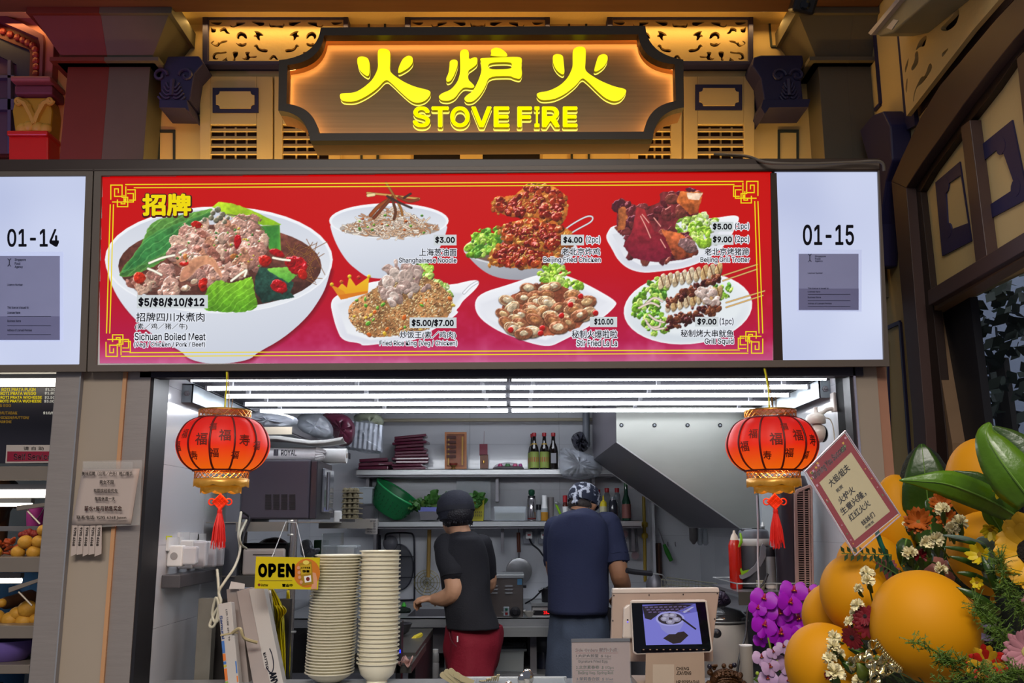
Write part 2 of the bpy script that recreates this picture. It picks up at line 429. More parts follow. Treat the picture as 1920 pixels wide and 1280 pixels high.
# corbels
def corbel(top,base,cx,w,label,pan,flip=1):
 FP=YPL(FY-.16);t=thing('carved_corbel',FP.w(*FP.uv(cx,215)),label,'corbel','navy carved corbels under the beam')
 poly('block',top,FP,-.16,0,M_navy,t,bevel=.006)
 poly('base_moulding',base,FP,-.16,.02,M_navy,t,bevel=.004)
 g=G();u0,v0=FP.uv(cx,0);s=abs(FP.uv(cx+w/2,150)[0]-u0)
 def R(pts,r):g.tube([FP.w(a,b,.004)for a,b in pts],r,6)
 for sx in(-1,1):
  vu=FP.uv(cx,142)[1];c=(u0+sx*s*.72,vu)
  R([(c[0]+sx*(-1)*math.cos(a)*.035*(1-a/9),c[1]+math.sin(a)*.035*(1-a/9))for a in[i*.45 for i in range(16)]],.008)
  for k in range(5):
   b=FP.uv(cx,160+k*6.5)[1];wv=s*(.35+.1*k)
   R([(u0+sx*wv*q,b-.02*math.sin(q*PI)+.012*q)for q in[i/6 for i in range(1,7)]],.006)
 R([(u0,FP.uv(cx,150)[1]),(u0,FP.uv(cx,180)[1])],.012)
 g.build('relief_carving',mat('navy_paint_pale','3d3a5c',.45),t)
 x0,x1=pan;FP=YPL(FY)
 ring('pilaster_line',rect(x0,244,x1,330),rect(x0+4,249,x1-4,329),FP,0,.008,M_navy2,t)
corbel([(314,106),(374,105),(382,118),(364,138),(356,188),(302,190),(300,140)],[(301,190),(353,190),(358,213),(350,206),(301,205)],335,46,'navy carved corbel beside the left column',(296,329))
corbel([(1410,122),(1413,107),(1427,103),(1505,103),(1507,117),(1501,135),(1506,188),(1433,188),(1426,146)],[(1429,191),(1517,189),(1513,204),(1440,205),(1432,217),(1425,205)],1468,66,'navy carved corbel beside the right column',(1458,1497))
# columns
CP=YPL(4.12)
M_colr=mat('red_brown_column_half','6a2c1c',.6);M_colt=mat('grey_green_column_half','5d5a4c',.6);M_colb=mat('grey_column_paint','6f6552',.65,var=.04)  # left column: one half red brown, the other grey green
def frustum(g,a,b,Ya,Yb,z0,z1,back):
 """a,b = x ranges at the bottom and the top"""
 vs=[(a[0],Ya,z0),(a[1],Ya,z0),(a[1],back,z0),(a[0],back,z0),(b[0],Yb,z1),(b[1],Yb,z1),(b[1],back,z1),(b[0],back,z1)]
 return g.add(vs,[(0,1,5,4),(1,2,6,5),(2,3,7,6),(3,0,4,7),(4,5,6,7),(3,2,1,0)])
def column(xa,xs,xb,ms,name,side=None):
 z=lambda y,Y=4.12:P(960,y,Y).z
 xl,xm,xr=P(xa,290,4.12).x,P(xs,290,4.12).x,P(xb,290,4.12).x
 for(l,r,m,dl,dr)in((xl,xm,ms[0],1,0),(xm,xr,ms[1],0,1)):
  g=G();e=.035
  g.box(l,r,4.12,4.3,2.5,z(125))
  g.box(l-e*dl,r+e*dr,4.12-e,4.3,z(124),z(118,4.085));g.box(l-e*1.7*dl,r+e*1.7*dr,4.12-e*1.7,4.3,z(118,4.085),z(106,4.06))
  frustum(g,(l-.01*dl,r+.01*dr),(l-.12*dl,r+.12*dr),4.1,3.99,z(106,4.06),zt-.03,4.3)
  g.box(l-.14*dl,r+.14*dr,3.97,4.3,zt-.03,zt+.05)
  g.build(name,m,kind='structure',bevel=.003)
column(112,191,269,(M_colr,M_colt),'trim_4')
column(1546,1600,1650,(M_colb,M_colb),'trim_5')
# neighbour's arch (dark red moulded arch, blue fanlight)
t=thing('arched_window',FP.w(*FP.uv(30,290)),'pointed arch window with dark red moulding on the far left facade','window')
def off(pts,dx,dy):return[(x+dx,y+dy)for x,y in pts]
A1=[(-160,300),(-160,60),(-60,18),(0,16),(62,42),(106,62),(113,78),(100,300)]
A2=[(-150,300),(-150,90),(-60,42),(0,34),(55,58),(94,80),(96,92),(88,300)]
A3=[(-145,300),(-145,110),(-60,58),(0,49),(50,70),(86,86),(90,100),(84,300)]
A4=[(-130,300),(-130,130),(-60,84),(0,76),(40,92),(62,100),(64,108),(58,300)]
A5=[(-120,300),(-120,150),(-60,112),(0,108),(20,118),(36,126),(38,134),(32,300)]
ring('pink_outer_moulding',A1,A2,FP,0,.06,mat('pink_plaster','9a5c58',.6),t,bevel=.004)
ring('outer_moulding',A2,A3,FP,0,.08,mat('mauve_plaster','6c3644',.6),t,bevel=.004)
ring('red_band',A3,A4,FP,0,.04,mat('dark_red_plaster','5e1414',.5),t)
ring('blue_frame',A4,A5,FP,0,.03,mat('blue_black_frame','1c1c3a',.5),t)
poly('fanlight_pane',A5,FP,0,.012,mat('dusky_pane','54404e',.3),t)
for a in[(-120,148,34,153),(-120,192,34,212),(22,120,28,300)]:poly('glazing_bar',rect(*a),FP,.01,.04,mat('blue_grey_bar','4a4a66',.5),t)
for k in range(14):
 f=k/13;i=min(int(f*4),3);src=[(0,62),(45,80),(74,96),(76,130),(74,172)];q=f*4-i
 c=(src[i][0]*(1-q)+src[i+1][0]*q,src[i][1]*(1-q)+src[i+1][1]*q)
 G().ball(FP.w(*FP.uv(*c),.045),(.018,.012,.018),8,5).build('boss',mat('red_boss','8a2a20',.5),t)
t=thing('painted_column',FP.w(*FP.uv(78,300)),'red column with yellow scroll capital beside the dark red arch','column')
poly('shaft',rect(40,270,113,340),FP,0,.12,mat('red_column_paint','c01c10',.4),t,bevel=.008)
poly('neck_ring',rect(40,266,115,276),FP,0,.14,mat('red_column_paint','c01c10',.4),t,bevel=.008)
poly('capital',[(48,268),(42,225),(48,200),(112,200),(116,225),(112,268)],FP,0,.1,mat('yellow_plaster','a8901c',.5,var=.2),t,bevel=.01)
g=G()
for sx,x0 in((1,52),(-1,118)):
 for k,w in enumerate((.016,.012)):
  pts=[(x0+sx*(4+k*9),206+k*5),(x0+sx*(16+k*6),212+k*4),(x0+sx*27,232),(x0+sx*34,250)]
  g.tube([FP.w(*FP.uv(*p),.105)for p in pts],w,6)
 g.tube([FP.w(*FP.uv(x0+sx*4+math.cos(a)*7*(1-a/12),208+math.sin(a)*7*(1-a/12)),.11)for a in[i*.6 for i in range(14)]],.008,6)
for c in[(62,258),(74,254),(90,256),(104,258)]:g.ball(FP.w(*FP.uv(*c),.1),(.03,.02,.03),8,5)
g.build('scroll_leaves',mat('yellow_plaster_pale','bfa440',.5),t,sm=50)
poly('abacus',rect(50,170,124,180),FP,0,.16,mat('pink_plaster','9a5c58',.6),t,bevel=.01)
poly('abacus_lower',rect(52,182,122,199),FP,0,.13,mat('mauve_plaster','6c3644',.6),t,bevel=.01)
# ledge over the boxes
G().box(-4,P(1650,305,3.3).x,3.3,4.1,P(960,321,3.3).z,P(960,297,3.3).z).build('trim_6',M_frame_dk,kind='structure',bevel=.004)
# side wall with the window hole
pfar=PX(1752,640,SX);ptr=PX(1740,569,SX)
WY1=PX(1716,600,SX).y;ZT=PX(1800,535,SX).z;ZS=.95
G().box(SX,SX+.15,WY1,4.5,0,4.6).build('wall_right',M_cream,kind='structure')
G().box(SX,SX+.15,-1,WY1,ZT,4.6).build('wall_right',M_cream,kind='structure')
G().box(SX,SX+.15,-1,WY1,0,ZS).build('wall_right',M_cream,kind='structure')
# NEON SIGN
SY=3.78;SGP=YPL(SY);SGB=YPL(SY+.07)
def sign_loop(k):
 """outer (k=0) to inner (k=1) outline of the name board"""
 O=[((604,58),(1208,55)),((1208,55),(1279,118),(1212,108)),((1279,118),(1280,207)),((1280,207),(1222,266),(1226,214)),((1222,266),(584,269)),((584,269),(525,213),(578,216)),((525,213),(526,119)),((526,119),(604,58),(598,112))]
 I=[((610,73),(1195,71)),((1195,71),(1263,127),(1200,121)),((1263,127),(1265,195)),((1265,195),(1206,252),(1212,203)),((1206,252),(600,255)),((600,255),(540,200),(594,206)),((540,200),(542,128)),((542,128),(610,73),(604,122))]
 out=[]
 for a,b in zip(O,I):
  n=10 if len(a)==3 else 2
  for i in range(n):
   t=i/n
   q=[]
   for s_ in(a,b):
    if len(s_)==3:(x0,y0),(x1,y1),(cx,cy)=s_;q.append(((1-t)**2*x0+2*t*(1-t)*cx+t*t*x1,(1-t)**2*y0+2*t*(1-t)*cy+t*t*y1))
    else:(x0,y0),(x1,y1)=s_;q.append((x0+(x1-x0)*t,y0+(y1-y0)*t))
   out.append((q[0][0]*(1-k)+q[1][0]*k,q[0][1]*(1-k)+q[1][1]*k))
 return out
t=thing('shop_name_sign',SGP.w(*SGP.uv(905,268)),'brown wooden name board with notched corners and glowing yellow characters above the menu','sign')
ring('frame',sign_loop(0),sign_loop(1),SGP,-.02,.03,mat('dark_olive_wood','3a2a12',.45,var=.2,vs=6,stretch=(.5,1,6)),t)
ring('side_wall',sign_loop(0),sign_loop(.35),SGP,-.13,-.02,mat('orange_lit_wood_edge','a8672c',.5,var=.15,vs=6),t)  # orange light on the sign's wooden sides is put into their colour
poly('face_board',sign_loop(.8),SGP,-.08,-.07,mat('brushed_brown_wood','92754a',.38,metal=.25,var=.3,vs=5,stretch=(.35,3,14)),t)
ring('led_strip',sign_loop(.45),sign_loop(.78),SGP,-.032,-.026,emat('amber_led_strip','ffc078',14),t)
for px_ in(660,1150):
 a_=SGP.w(*SGP.uv(px_,100));G().box(a_.x-.015,a_.x+.015,SY+.12,FY,a_.z-.01,a_.z+.01).build('bracket',M_steeld,t)
C2=lambda pts:[(500+x/2.4,y/2.4)for x,y in pts]
F1=[[(412,270),(432,264),(460,272),(468,300),(466,345),(458,355),(440,345),(420,325),(411,295)],[(660,268),(640,260),(615,275),(598,310),(592,340),(605,338),(640,318),(660,295)],[(503,240),(515,230),(545,232),(560,245),(558,290),(556,330),(575,350),(620,380),(670,402),(740,418),(738,440),(715,465),(680,475),(650,465),(605,425),(570,390),(540,365),(500,410),(450,445),(400,468),(350,467),(335,455),(333,435),(345,430),(400,428),(440,405),(480,370),(505,320),(503,280)]]
F2=[[(825,285),(845,278),(862,285),(860,310),(845,350),(830,375),(812,380),(808,365),(820,340),(824,310)],[(870,245),(885,233),(905,235),(912,250),(910,280),(935,268),(950,272),(948,300),(925,318),(906,330),(908,370),(925,385),(938,400),(925,408),(890,402),(870,420),(850,450),(820,465),(785,462),(774,445),(790,430),(830,415),(860,380),(872,340),(872,290)],[(1008,235),(1030,225),(1055,230),(1080,250),(1085,266),(1050,266),(1005,262),(1012,255)],[(965,290),(960,274),(985,272),(1130,266),(1150,274),(1145,310),(1150,345),(1140,368),(1110,360),(1095,352),(1000,355),(985,400),(960,440),(930,468),(900,470),(888,455),(900,440),(930,420),(955,370),(968,330)],[(998,292),(1100,290),(1104,305),(1100,322),(998,325)]]
F3=[[(1285,262),(1305,253),(1332,260),(1335,290),(1340,340),(1330,348),(1305,330),(1288,300)],[(1532,262),(1515,253),(1490,262),(1478,300),(1470,332),(1485,333),(1515,312),(1532,285)],[(1376,235),(1395,222),(1425,222),(1435,235),(1433,290),(1430,325),(1450,345),(1500,375),(1560,400),(1617,412),(1612,435),(1590,460),(1560,468),(1520,452),(1480,415),(1445,380),(1418,358),(1390,395),(1340,435),(1290,458),(1235,462),(1215,445),(1215,428),(1270,420),(1320,395),(1355,360),(1377,310),(1375,270)]]
LY=emat('yellow_neon_face','fff000',1.15);LS=mat('yellow_letter_side','6a5a08',.4,emis=.35,ecol='a08c00')
for nm,F in(('character',F1),('character',F2),('character',F3)):
 b=curve_fill(nm,[C2(s)for s in F],SGB,.002,.022,LS,t)
 curve_fill('lit_face',[C2(s)for s in F],SGB,.0222,.024,LY,b)
 curve_fill('halo_tube',[C2([(x,y+5)for x,y in s])for s in F],SGB,.0005,.0015,emat('yellow_halo','fff060',1.3),b)
for ch,xa,xb in[('S',774,808),('T',809,843),('O',844,882),('V',883,923),('E',925,956),('F',969,998),('I',1001,1012),('R',1015,1050),('E',1054,1083)]:
 q=letters(G(),ch,SGB,xa,203,xb,243,.002,.03,.02).build('letter',LS,t)
 letters(G(),ch,SGB,xa+.6,203.5,xb-.6,242.5,.0224,.025).build('lit_face',LY,q)
 letters(G(),ch,SGB,xa,205,xb,246,.001,.035).build('halo_tube',emat('yellow_halo','fff060',1.3),q)
 # LIGHT BOXES
MO=Vector((0,3.40,P(960,684,3.40).z));tl=math.radians(7)
MP=Plane(MO,(1,0,0),(0,-math.sin(tl),math.cos(tl)))
M_boxback=mat('grey_box_metal','55504c',.45,metal=.4)
def lightbox(name,label,outer,panes,cat='sign'):
 """outer: 4 px corners; panes: list of (name, 4 px corners, material)"""
 a=[MP.uv(*p)for p in outer];t=thing(name,MP.w((a[2][0]+a[3][0])/2,min(a[2][1],a[3][1]),-.06),label,cat)
 g=G();g.prism(a,-.16,-.012,MP.mat());g.build('casing',M_boxback,t)
 return t
PT=[(192,331),(1447,321),(1450,679),(183,684)]
menu=lightbox('menu_light_box','long red backlit menu box with dish photos and stall number 01-15',[(179,318),(1646,307),(1666,687),(166,697)],[])
g=frame_pts(G(),MP,[(179,318),(1646,307),(1666,687),(166,697)],[(192,331),(1645-1,320),(1655,674),(183,684)],-.012,.012)
g.build('frame',M_frame,menu,bevel=.002)
poly('divider',[(1444,325),(1455,325),(1467,679),(1450,679)],MP,-.01,.008,M_frame_dk,menu)
WP=[(1453,321),(1645,320),(1655,674),(1464,679)]
def grad_emat(name,c0,c1,strength=1.0,ax=2,s=1.0,o=0.0):
 m=emat(name,c0,strength);nt=m.node_tree;b=nt.nodes['Principled BSDF']
 tc=nt.nodes.new('ShaderNodeTexCoord');n=nt.nodes.new('ShaderNodeTexNoise');n.inputs['Scale'].default_value=2.2;n.inputs['Detail'].default_value=1
 nt.links.new(tc.outputs['Object'],n.inputs['Vector']);mx=nt.nodes.new('ShaderNodeMix');mx.data_type='RGBA'
 mx.inputs[6].default_value=(*hx(c0),1);mx.inputs[7].default_value=(*hx(c1),1);nt.links.new(n.outputs['Fac'],mx.inputs[0]);nt.links.new(mx.outputs[2],b.inputs['Emission Color'])
 return m
M_panel=grad_emat('white_backlit_panel','a9b3d8','dde4fa',1.0)
poly('white_panel',WP,MP,-.012,.001,M_panel,menu)
M_ink=mat('dark_ink','14142a',.5,var=0)
letters(G(),'01-15',MP,1505,421,1601,460,.002,.018).build('lettering',M_ink,menu)
box2=lightbox('number_light_box','white backlit box reading 01-14 at the left edge',[(-200,320),(177,318),(164,697),(-220,699)],[])
frame_pts(G(),MP,[(-200,320),(177,318),(164,697),(-220,699)],[(-190,333),(163,331),(151,683),(-200,685)],-.012,.012).build('frame',M_frame,box2,bevel=.002)
poly('white_panel',[(-190,333),(163,331),(151,683),(-200,685)],MP,-.012,.001,M_panel,box2)
letters(G(),'01-14',MP,14,429,111,463,.002,.018).build('lettering',M_ink,box2)
def licence(x0,y0,x1,y1,label,split):
 t=thing('licence_notice',MP.w(*MP.uv((x0+x1)/2,y1),.003),label,'notice')
 w=x1-x0;h=y1-y0
 poly('plastic_sleeve',rect(x0-3,y0-8,x1+6,y1+3),MP,.0015,.0025,mat('pale_sleeve','b8c2e4',.2,emis=.55,ecol='c4cef0'),t)
 poly('paper',rect(x0,y0,x1,y1),MP,.003,.004,mat('grey_violet_paper','8a8cae',.5,emis=.16,ecol='8a90c0'),t)
 poly('folded_layer',rect(x0,y0+h*split,x1,y1),MP,.0042,.005,mat('violet_paper','77779c',.5,emis=.09,ecol='7078b0'),t)
 g=G();T=lambda b,a,c,d,e,o=.0:letters(g,b,MP,x0+w*a,y0+h*c,x0+w*d,y0+h*e,.0055,o)
 T('Singapore',.27,.03,.45,.065,.01);T('Food',.27,.075,.36,.105,.01);T('Agency',.27,.115,.40,.15,.01)
 T('Licence Number',.15,.33,.40,.355,.01);T('This licence is issued to:',.15,.60,.5,.63,.01);T('Licensee Name',.15,.66,.36,.69,.01);T('Business Name',.15,.76,.37,.79,.01);T('Address of Licensed Premises',.15,.87,.55,.90,.01)
 for k in(.72,.83,.935):g.prism([MP.uv(*p)for p in rect(x0+w*.15,y0+h*k,x0+w*.86,y0+h*k+.7)],.0055,.006,MP.mat())
 for dx,fl in((.145,1),(.2,-1)):
  cx,cy=x0+w*(dx+.01),y0+h*.09
  g.tube([MP.w(*MP.uv(cx+fl*math.sin(q)*3.5,cy+math.cos(q)*7-2),.006)for q in[i*PI/5 for i in range(6)]],.001,4)
 g.build('print',M_ink,t,kind='stuff')
licence(1497,476,1609,581,'grey licence sheet in a clear sleeve below the number 01-15',.62)
licence(-2,480,113,637,'grey licence sheet in a clear sleeve below the number 01-14',.72)
# MENU PRINT (painted point by point into the colours of a fine grid)
CW,CH=1262,360;CX0,CY0=187,321
img=np.zeros((CH,CW,3))
def fnoise(h,w,cells,seed):
 r=np.random.default_rng(seed);out=np.zeros((h,w));amp=1;tot=0
 for c in cells:
  g_=r.random((int(h/c)+3,int(w/c)+3));yy=np.arange(h)/c;xx=np.arange(w)/c
  y0=yy.astype(int);x0=xx.astype(int);fy=(yy-y0)[:,None];fx=(xx-x0)[None];fy=fy*fy*(3-2*fy);fx=fx*fx*(3-2*fx)
  a=g_[y0][:,x0];b=g_[y0][:,x0+1];c_=g_[y0+1][:,x0];d=g_[y0+1][:,x0+1]
  out+=amp*((a*(1-fx)+b*fx)*(1-fy)+(c_*(1-fx)+d*fx)*fy);tot+=amp;amp*=.6
 return out/tot
NZ=fnoise(700,1400,(7,3.5,1.8),3);NB=fnoise(700,1400,(60,30,15,7),5)
def win(x0,y0,x1,y1):
 x0=max(int(x0-CX0),0);y0=max(int(y0-CY0),0);x1=min(int(x1-CX0)+2,CW);y1=min(int(y1-CY0)+2,CH)
 if x1<=x0 or y1<=y0:return None
 Y,X=np.mgrid[y0:y1,x0:x1]
 return(slice(y0,y1),slice(x0,x1)),X+CX0+.5,Y+CY0+.5
def blend(sl,m,c):img[sl]=img[sl]*(1-m[...,None])+c*m[...,None]
def C3(c):return np.array(c,float)/255
def lump(cx,cy,rx,ry,ang,col,rough=.3,spec=.25,dark=.35,sh=.35,tex=.25):
 if rough>=.25:rough*=1.7;tex*=1.5;sh*=.45
 R=max(rx,ry)*1.5+2;w=win(cx-R,cy-R,cx+R,cy+R)
 if w is None:return
 sl,X,Y=w;ca,sa=math.cos(ang),math.sin(ang);dx=X-cx;dy=Y-cy
 u=(dx*ca+dy*sa)/rx;v=(-dx*sa+dy*ca)/ry
 oy,ox=random.randrange(300),random.randrange(900);n=NZ[oy:oy+X.shape[0],ox:ox+X.shape[1]];nb=NB[oy:oy+X.shape[0],ox:ox+X.shape[1]]
 r=np.sqrt(u*u+v*v)+rough*(nb-.5)*2.2+rough*(n-.5)
 m=np.clip((1-r)*min(rx,ry)+.5,0,1)
 if sh:
  ms=np.clip((1.12-r)*min(rx,ry)*.5,0,1)*sh;ms=np.roll(ms,1,0);blend(sl,ms,C3((25,10,8)))
 z=np.sqrt(np.clip(1-r*r,0,1))
 if X.shape[0]<3 or X.shape[1]<3:return
 hgt=z*.5+(nb*1.1+n*.5)*(.35+tex*2.2);gy,gx=np.gradient(hgt);kk=1.1+.16*min(rx,ry)
 s=np.clip(.86+kk*(.45*gx+.85*gy)+tex*(n-.5)*.9,.35,1.3)
 c=np.array(col)/255*s[...,None]
 hl=np.clip((s-1.02)*6,0,1)*spec;c=c+hl[...,None]
 blend(sl,m,np.clip(c,0,1))
def sdist(X,Y,pts):
 d=np.full(X.shape,1e9);ins=np.zeros(X.shape,bool)
 for(x0,y0),(x1,y1)in zip(pts,pts[1:]+pts[:1]):
  ex,ey=x1-x0,y1-y0;t_=np.clip(((X-x0)*ex+(Y-y0)*ey)/(ex*ex+ey*ey+1e-9),0,1)
  d=np.minimum(d,np.hypot(X-x0-t_*ex,Y-y0-t_*ey))
  if y0!=y1:ins^=((y0>Y)!=(y1>Y))&(X<(x1-x0)*(Y-y0)/(y1-y0)+x0)
 return np.where(ins,d,-d)
def area_fill(pts,c0,c1=None,gdir=(0,1),rough=0,tex=0,edge=0,edgec=(255,255,255),soft=1,veins=0):
 pts=[tuple(p)for p in pts]
 if 10<=len(pts)<36:pts=chaikin(chaikin(pts,.25),.25)
 xs=[p[0]for p in pts];ys=[p[1]for p in pts];w=win(min(xs)-6,min(ys)-6,max(xs)+6,max(ys)+6)
 if w is None:return
 sl,X,Y=w;d=sdist(X,Y,pts);oy,ox=random.randrange(200),random.randrange(100)
 n=NZ[oy:oy+X.shape[0],ox:ox+X.shape[1]];nb=NB[oy:oy+X.shape[0],ox:ox+X.shape[1]]
 d=d+rough*((nb-.5)*2+(n-.5));m=np.clip(d/soft+.5,0,1)
 t_=((X-min(xs))*gdir[0]/max(1,max(xs)-min(xs))+(Y-min(ys))*gdir[1]/max(1,max(ys)-min(ys)));t_=np.clip(t_,0,1)[...,None]
 c1=c0 if c1 is None else c1;c=C3(c0)*(1-t_)+C3(c1)*t_
 if tex:c=c*(1+tex*((n-.5)*1.6+(nb-.5)*1.6))[...,None]
 if veins:
  k=np.abs(((X*.8+Y*1.0+nb*30)%veins)/veins-.5);c=c+(np.clip(.12-k,0,1)*1.6)[...,None]*C3((200,230,150))
 if edge:c=c+np.exp(-np.maximum(d,0)/edge)[...,None]*(C3(edgec)-c)*.7
 blend(sl,m,np.clip(c,0,1))
def ell(cx,cy,rx,ry,ang=0,n=40):return[(cx+rx*math.cos(a)*math.cos(ang)-ry*math.sin(a)*math.sin(ang),cy+rx*math.cos(a)*math.sin(ang)+ry*math.sin(a)*math.cos(ang))for a in[2*PI*i/n for i in range(n)]]
def stroke(pts,wd,c,hi=None,sm=True):
 if sm:pts=[(p.x,p.y)for p in smooth_pts([(x,y,0)for x,y in pts],5)]
 xs=[p[0]for p in pts];ys=[p[1]for p in pts];w=win(min(xs)-4,min(ys)-4,max(xs)+4,max(ys)+4)
 if w is None:return
 sl,X,Y=w;d=np.full(X.shape,1e9)
 for(x0,y0),(x1,y1)in zip(pts[:-1],pts[1:]):
  ex,ey=x1-x0,y1-y0;t_=np.clip(((X-x0)*ex+(Y-y0)*ey)/(ex*ex+ey*ey+1e-9),0,1);d=np.minimum(d,np.hypot(X-x0-t_*ex,Y-y0-t_*ey))
 blend(sl,np.clip(wd/2+.9-d,0,1)*.35,C3((40,20,10)))
 m=np.clip(wd/2-d+.5,0,1);s=np.clip(1.1-(d/(wd/2+.01))**2*.3,.5,1.2);blend(sl,m,np.clip(C3(c)*s[...,None],0,1))
def inpoly(x,y,pts):
 c=False
 for(x0,y0),(x1,y1)in zip(pts,pts[1:]+pts[:1]):
  if(y0>y)!=(y1>y)and x<(x1-x0)*(y-y0)/(y1-y0)+x0:c=not c
 return c
def scatter(pts,n,smin,smax,pal,asp=.65,**k):
 xs=[p[0]for p in pts];ys=[p[1]for p in pts];L=[]
 while len(L)<n:
  x,y=random.uniform(min(xs),max(xs)),random.uniform(min(ys),max(ys))
  if inpoly(x,y,pts):L.append((x,y))
 for x,y in sorted(L,key=lambda p:p[1]+random.uniform(-6,6)):
  s=random.uniform(smin,smax);lump(x,y,s,s*random.uniform(asp*.8,min(1,asp*1.3)),random.uniform(0,PI),random.choice(pal),**k)
def fr(ox,oy):return lambda L:[(ox+x/3.2,oy+y/3.2)for x,y in L]
Ca,Cb,Cc=fr(180,300),fr(600,300),fr(1100,300)
yy=(np.arange(CH)/CH)[:,None,None]
stops=[(0,(196,0,0)),(.35,(196,0,8)),(.62,(184,0,30)),(.88,(176,14,68)),(1,(196,92,140))]
for(a,ca_),(b,cb_)in zip(stops[:-1],stops[1:]):
 m=(yy>=a)&(yy<=b);t_=(yy-a)/(b-a);img[:]=np.where(m,C3(ca_)*(1-t_)+C3(cb_)*t_,img)
sw=np.clip((NB[:CH,:CW]-.55)*3,0,1)*np.clip((yy[...,0]-.55)*2,0,1)
img+=sw[...,None]*(C3((235,150,190))-img)*.5
LG=[(120,175,40),(150,205,60),(95,150,35),(185,225,95),(80,140,40)]
def bowl(rim,body,soup,wall=(205,210,222)):
 area_fill(body,(232,235,242),(196,202,216),(.25,.8));area_fill(rim,(240,243,248),(222,226,234),edge=2)
 area_fill(ell(rim[0][0]-rim_r(rim)[0],sum(p[1]for p in rim)/len(rim)+1.5,rim_r(rim)[0]-5,rim_r(rim)[1]-4),wall,(232,235,240))
def rim_r(rim):xs=[p[0]for p in rim];ys=[p[1]for p in rim];return(max(xs)-min(xs))/2,(max(ys)-min(ys))/2
body=[(197,480),(203,520),(222,562),(255,602),(300,638),(340,658),(352,672),(385,681),(420,682),(468,674),(480,662),(530,635),(575,596),(600,560),(612,535),(623,490),(500,470),(300,470)]
for k in range(8):area_fill([(x+4,y+3+k)for x,y in body],(120,0,25),soft=10)if k==0 else None
bowl(ell(410,488,213,100),body,None)
area_fill(ell(412,500,190,78),(112,62,50),(74,42,36),tex=.4)
for k in range(30):stroke([(560+random.uniform(-30,35),470+random.uniform(-25,60)),(580+random.uniform(-30,35),475+random.uniform(-25,60))],.8,(170,110,60))
area_fill(Ca([(135,690),(180,620),(240,570),(290,480),(320,380),(450,335),(620,310),(720,285),(600,420),(520,520),(400,610),(300,660),(200,705),(145,708)]),(96,150,66),(56,104,50),rough=3,tex=.35,veins=17,edge=2,edgec=(120,180,70))
area_fill(Ca([(240,560),(330,440),(600,345),(720,290),(640,420),(520,480),(420,560),(280,630),(150,690),(180,630)]),(62,125,60),(40,100,52),rough=3,tex=.35,veins=15,edge=2,edgec=(120,185,90))
area_fill(Ca([(700,285),(735,257),(820,262),(920,300),(1010,340),(1105,390),(1000,395),(900,360),(800,340)]),(178,206,40),(130,178,30),rough=2,tex=.25)
area_fill(Ca([(980,400),(1100,390),(1108,560),(1040,540),(1010,480)]),(50,112,46),(60,130,50),tex=.3,edge=1.5,edgec=(150,190,60))
MEAT=[(205,150,136),(220,168,150),(186,126,112),(228,184,160),(196,140,124),(168,104,88),(212,146,116)]
mp_=Ca([(520,470),(580,420),(700,390),(850,355),(960,390),(1010,450),(1000,560),(930,620),(880,700),(760,740),(640,720),(560,770),(440,800),(260,790),(160,740),(300,680),(480,620),(470,540)])
area_fill(mp_,(140,90,78),(110,66,56),rough=4,tex=.5)
scatter(mp_,85,11,22,MEAT,rough=.45,tex=.4,spec=.3);scatter(mp_,70,3,7,MEAT+[(225,190,160),(200,120,60)],rough=.45,tex=.5)
area_fill(Ca([(490,740),(520,650),(600,580),(700,575),(745,660),(760,720),(730,690),(690,620),(620,640),(560,720)]),(214,150,112),(186,122,98),rough=3,tex=.35,edge=1.5,edgec=(232,180,140))
for x,y,r in[(700,320,5),(730,300,5.5),(760,330,5),(690,350,5),(720,365,5),(650,360,4.5),(790,350,4),(745,350,5),(770,375,4.5)]:p,=Ca([(x,y)]);lump(*p,r,r,0,(128,122,100),rough=.15,tex=.4)
stroke(Ca([(790,330),(900,350),(960,380),(1010,430)]),1.6,(120,110,85));stroke(Ca([(860,345),(900,370),(930,330)]),1,(120,110,85))
area_fill(Ca([(950,700),(980,645),(1080,660),(1180,740),(1160,800),(1185,825),(1000,862),(950,800)]),(44,84,70),(26,54,48),rough=3,tex=.5)
area_fill(Ca([(1030,660),(1190,645),(1205,690),(1150,735),(1080,690)]),(120,180,70),(70,140,50),rough=3,tex=.3)
area_fill(Ca([(640,895),(650,800),(700,730),(740,720),(800,745),(870,730),(940,700),(950,800),(985,895),(860,920),(700,915)]),(126,186,42),(84,148,28),rough=4,tex=.35,veins=13)
for x,y,rx,ry,a in[(600,390,11,8,.3),(850,490,8,16,.15),(1010,610,12,11,.4),(1210,640,19,14,.5),(1095,762,16,11,.5),(1165,612,10,10,.4),(640,745,11,17,.1),(530,625,9,5,0),(262,710,10,9,.5),(1080,560,16,7,.35),(1240,690,10,8,1)]:
 p,=Ca([(x,y)]);lump(*p,rx,ry,a,random.choice([(205,30,20),(190,15,25),(220,50,25)]),rough=.25,spec=.5,tex=.3)
for L in[[(320,622),(400,590),(470,575)],[(312,655),(350,670),(392,692)],[(810,728),(860,690),(900,665),(890,700)],[(1060,590),(1110,600),(1160,605)],[(500,560),(540,540)]]:stroke(Ca(L),4.5,(238,232,214))
for k in range(40):x,y=random.uniform(480,980),random.uniform(400,640);p,=Ca([(x,y)]);lump(*p,2.2,1.6,random.random()*3,random.choice([(90,160,50),(60,120,50),(240,220,170),(235,190,60)]),sh=.2)
nb_=Cb([(52,370),(70,450),(110,540),(165,620),(230,672),(255,690),(280,705),(350,716),(540,716),(620,650),(700,560),(745,470),(768,370),(600,330),(200,330)])
bowl(Cb(ell(410,368,358,106)),nb_,None)
area_fill(Cb(ell(415,415,300,52)),(190,178,168),(170,155,145),tex=.3)
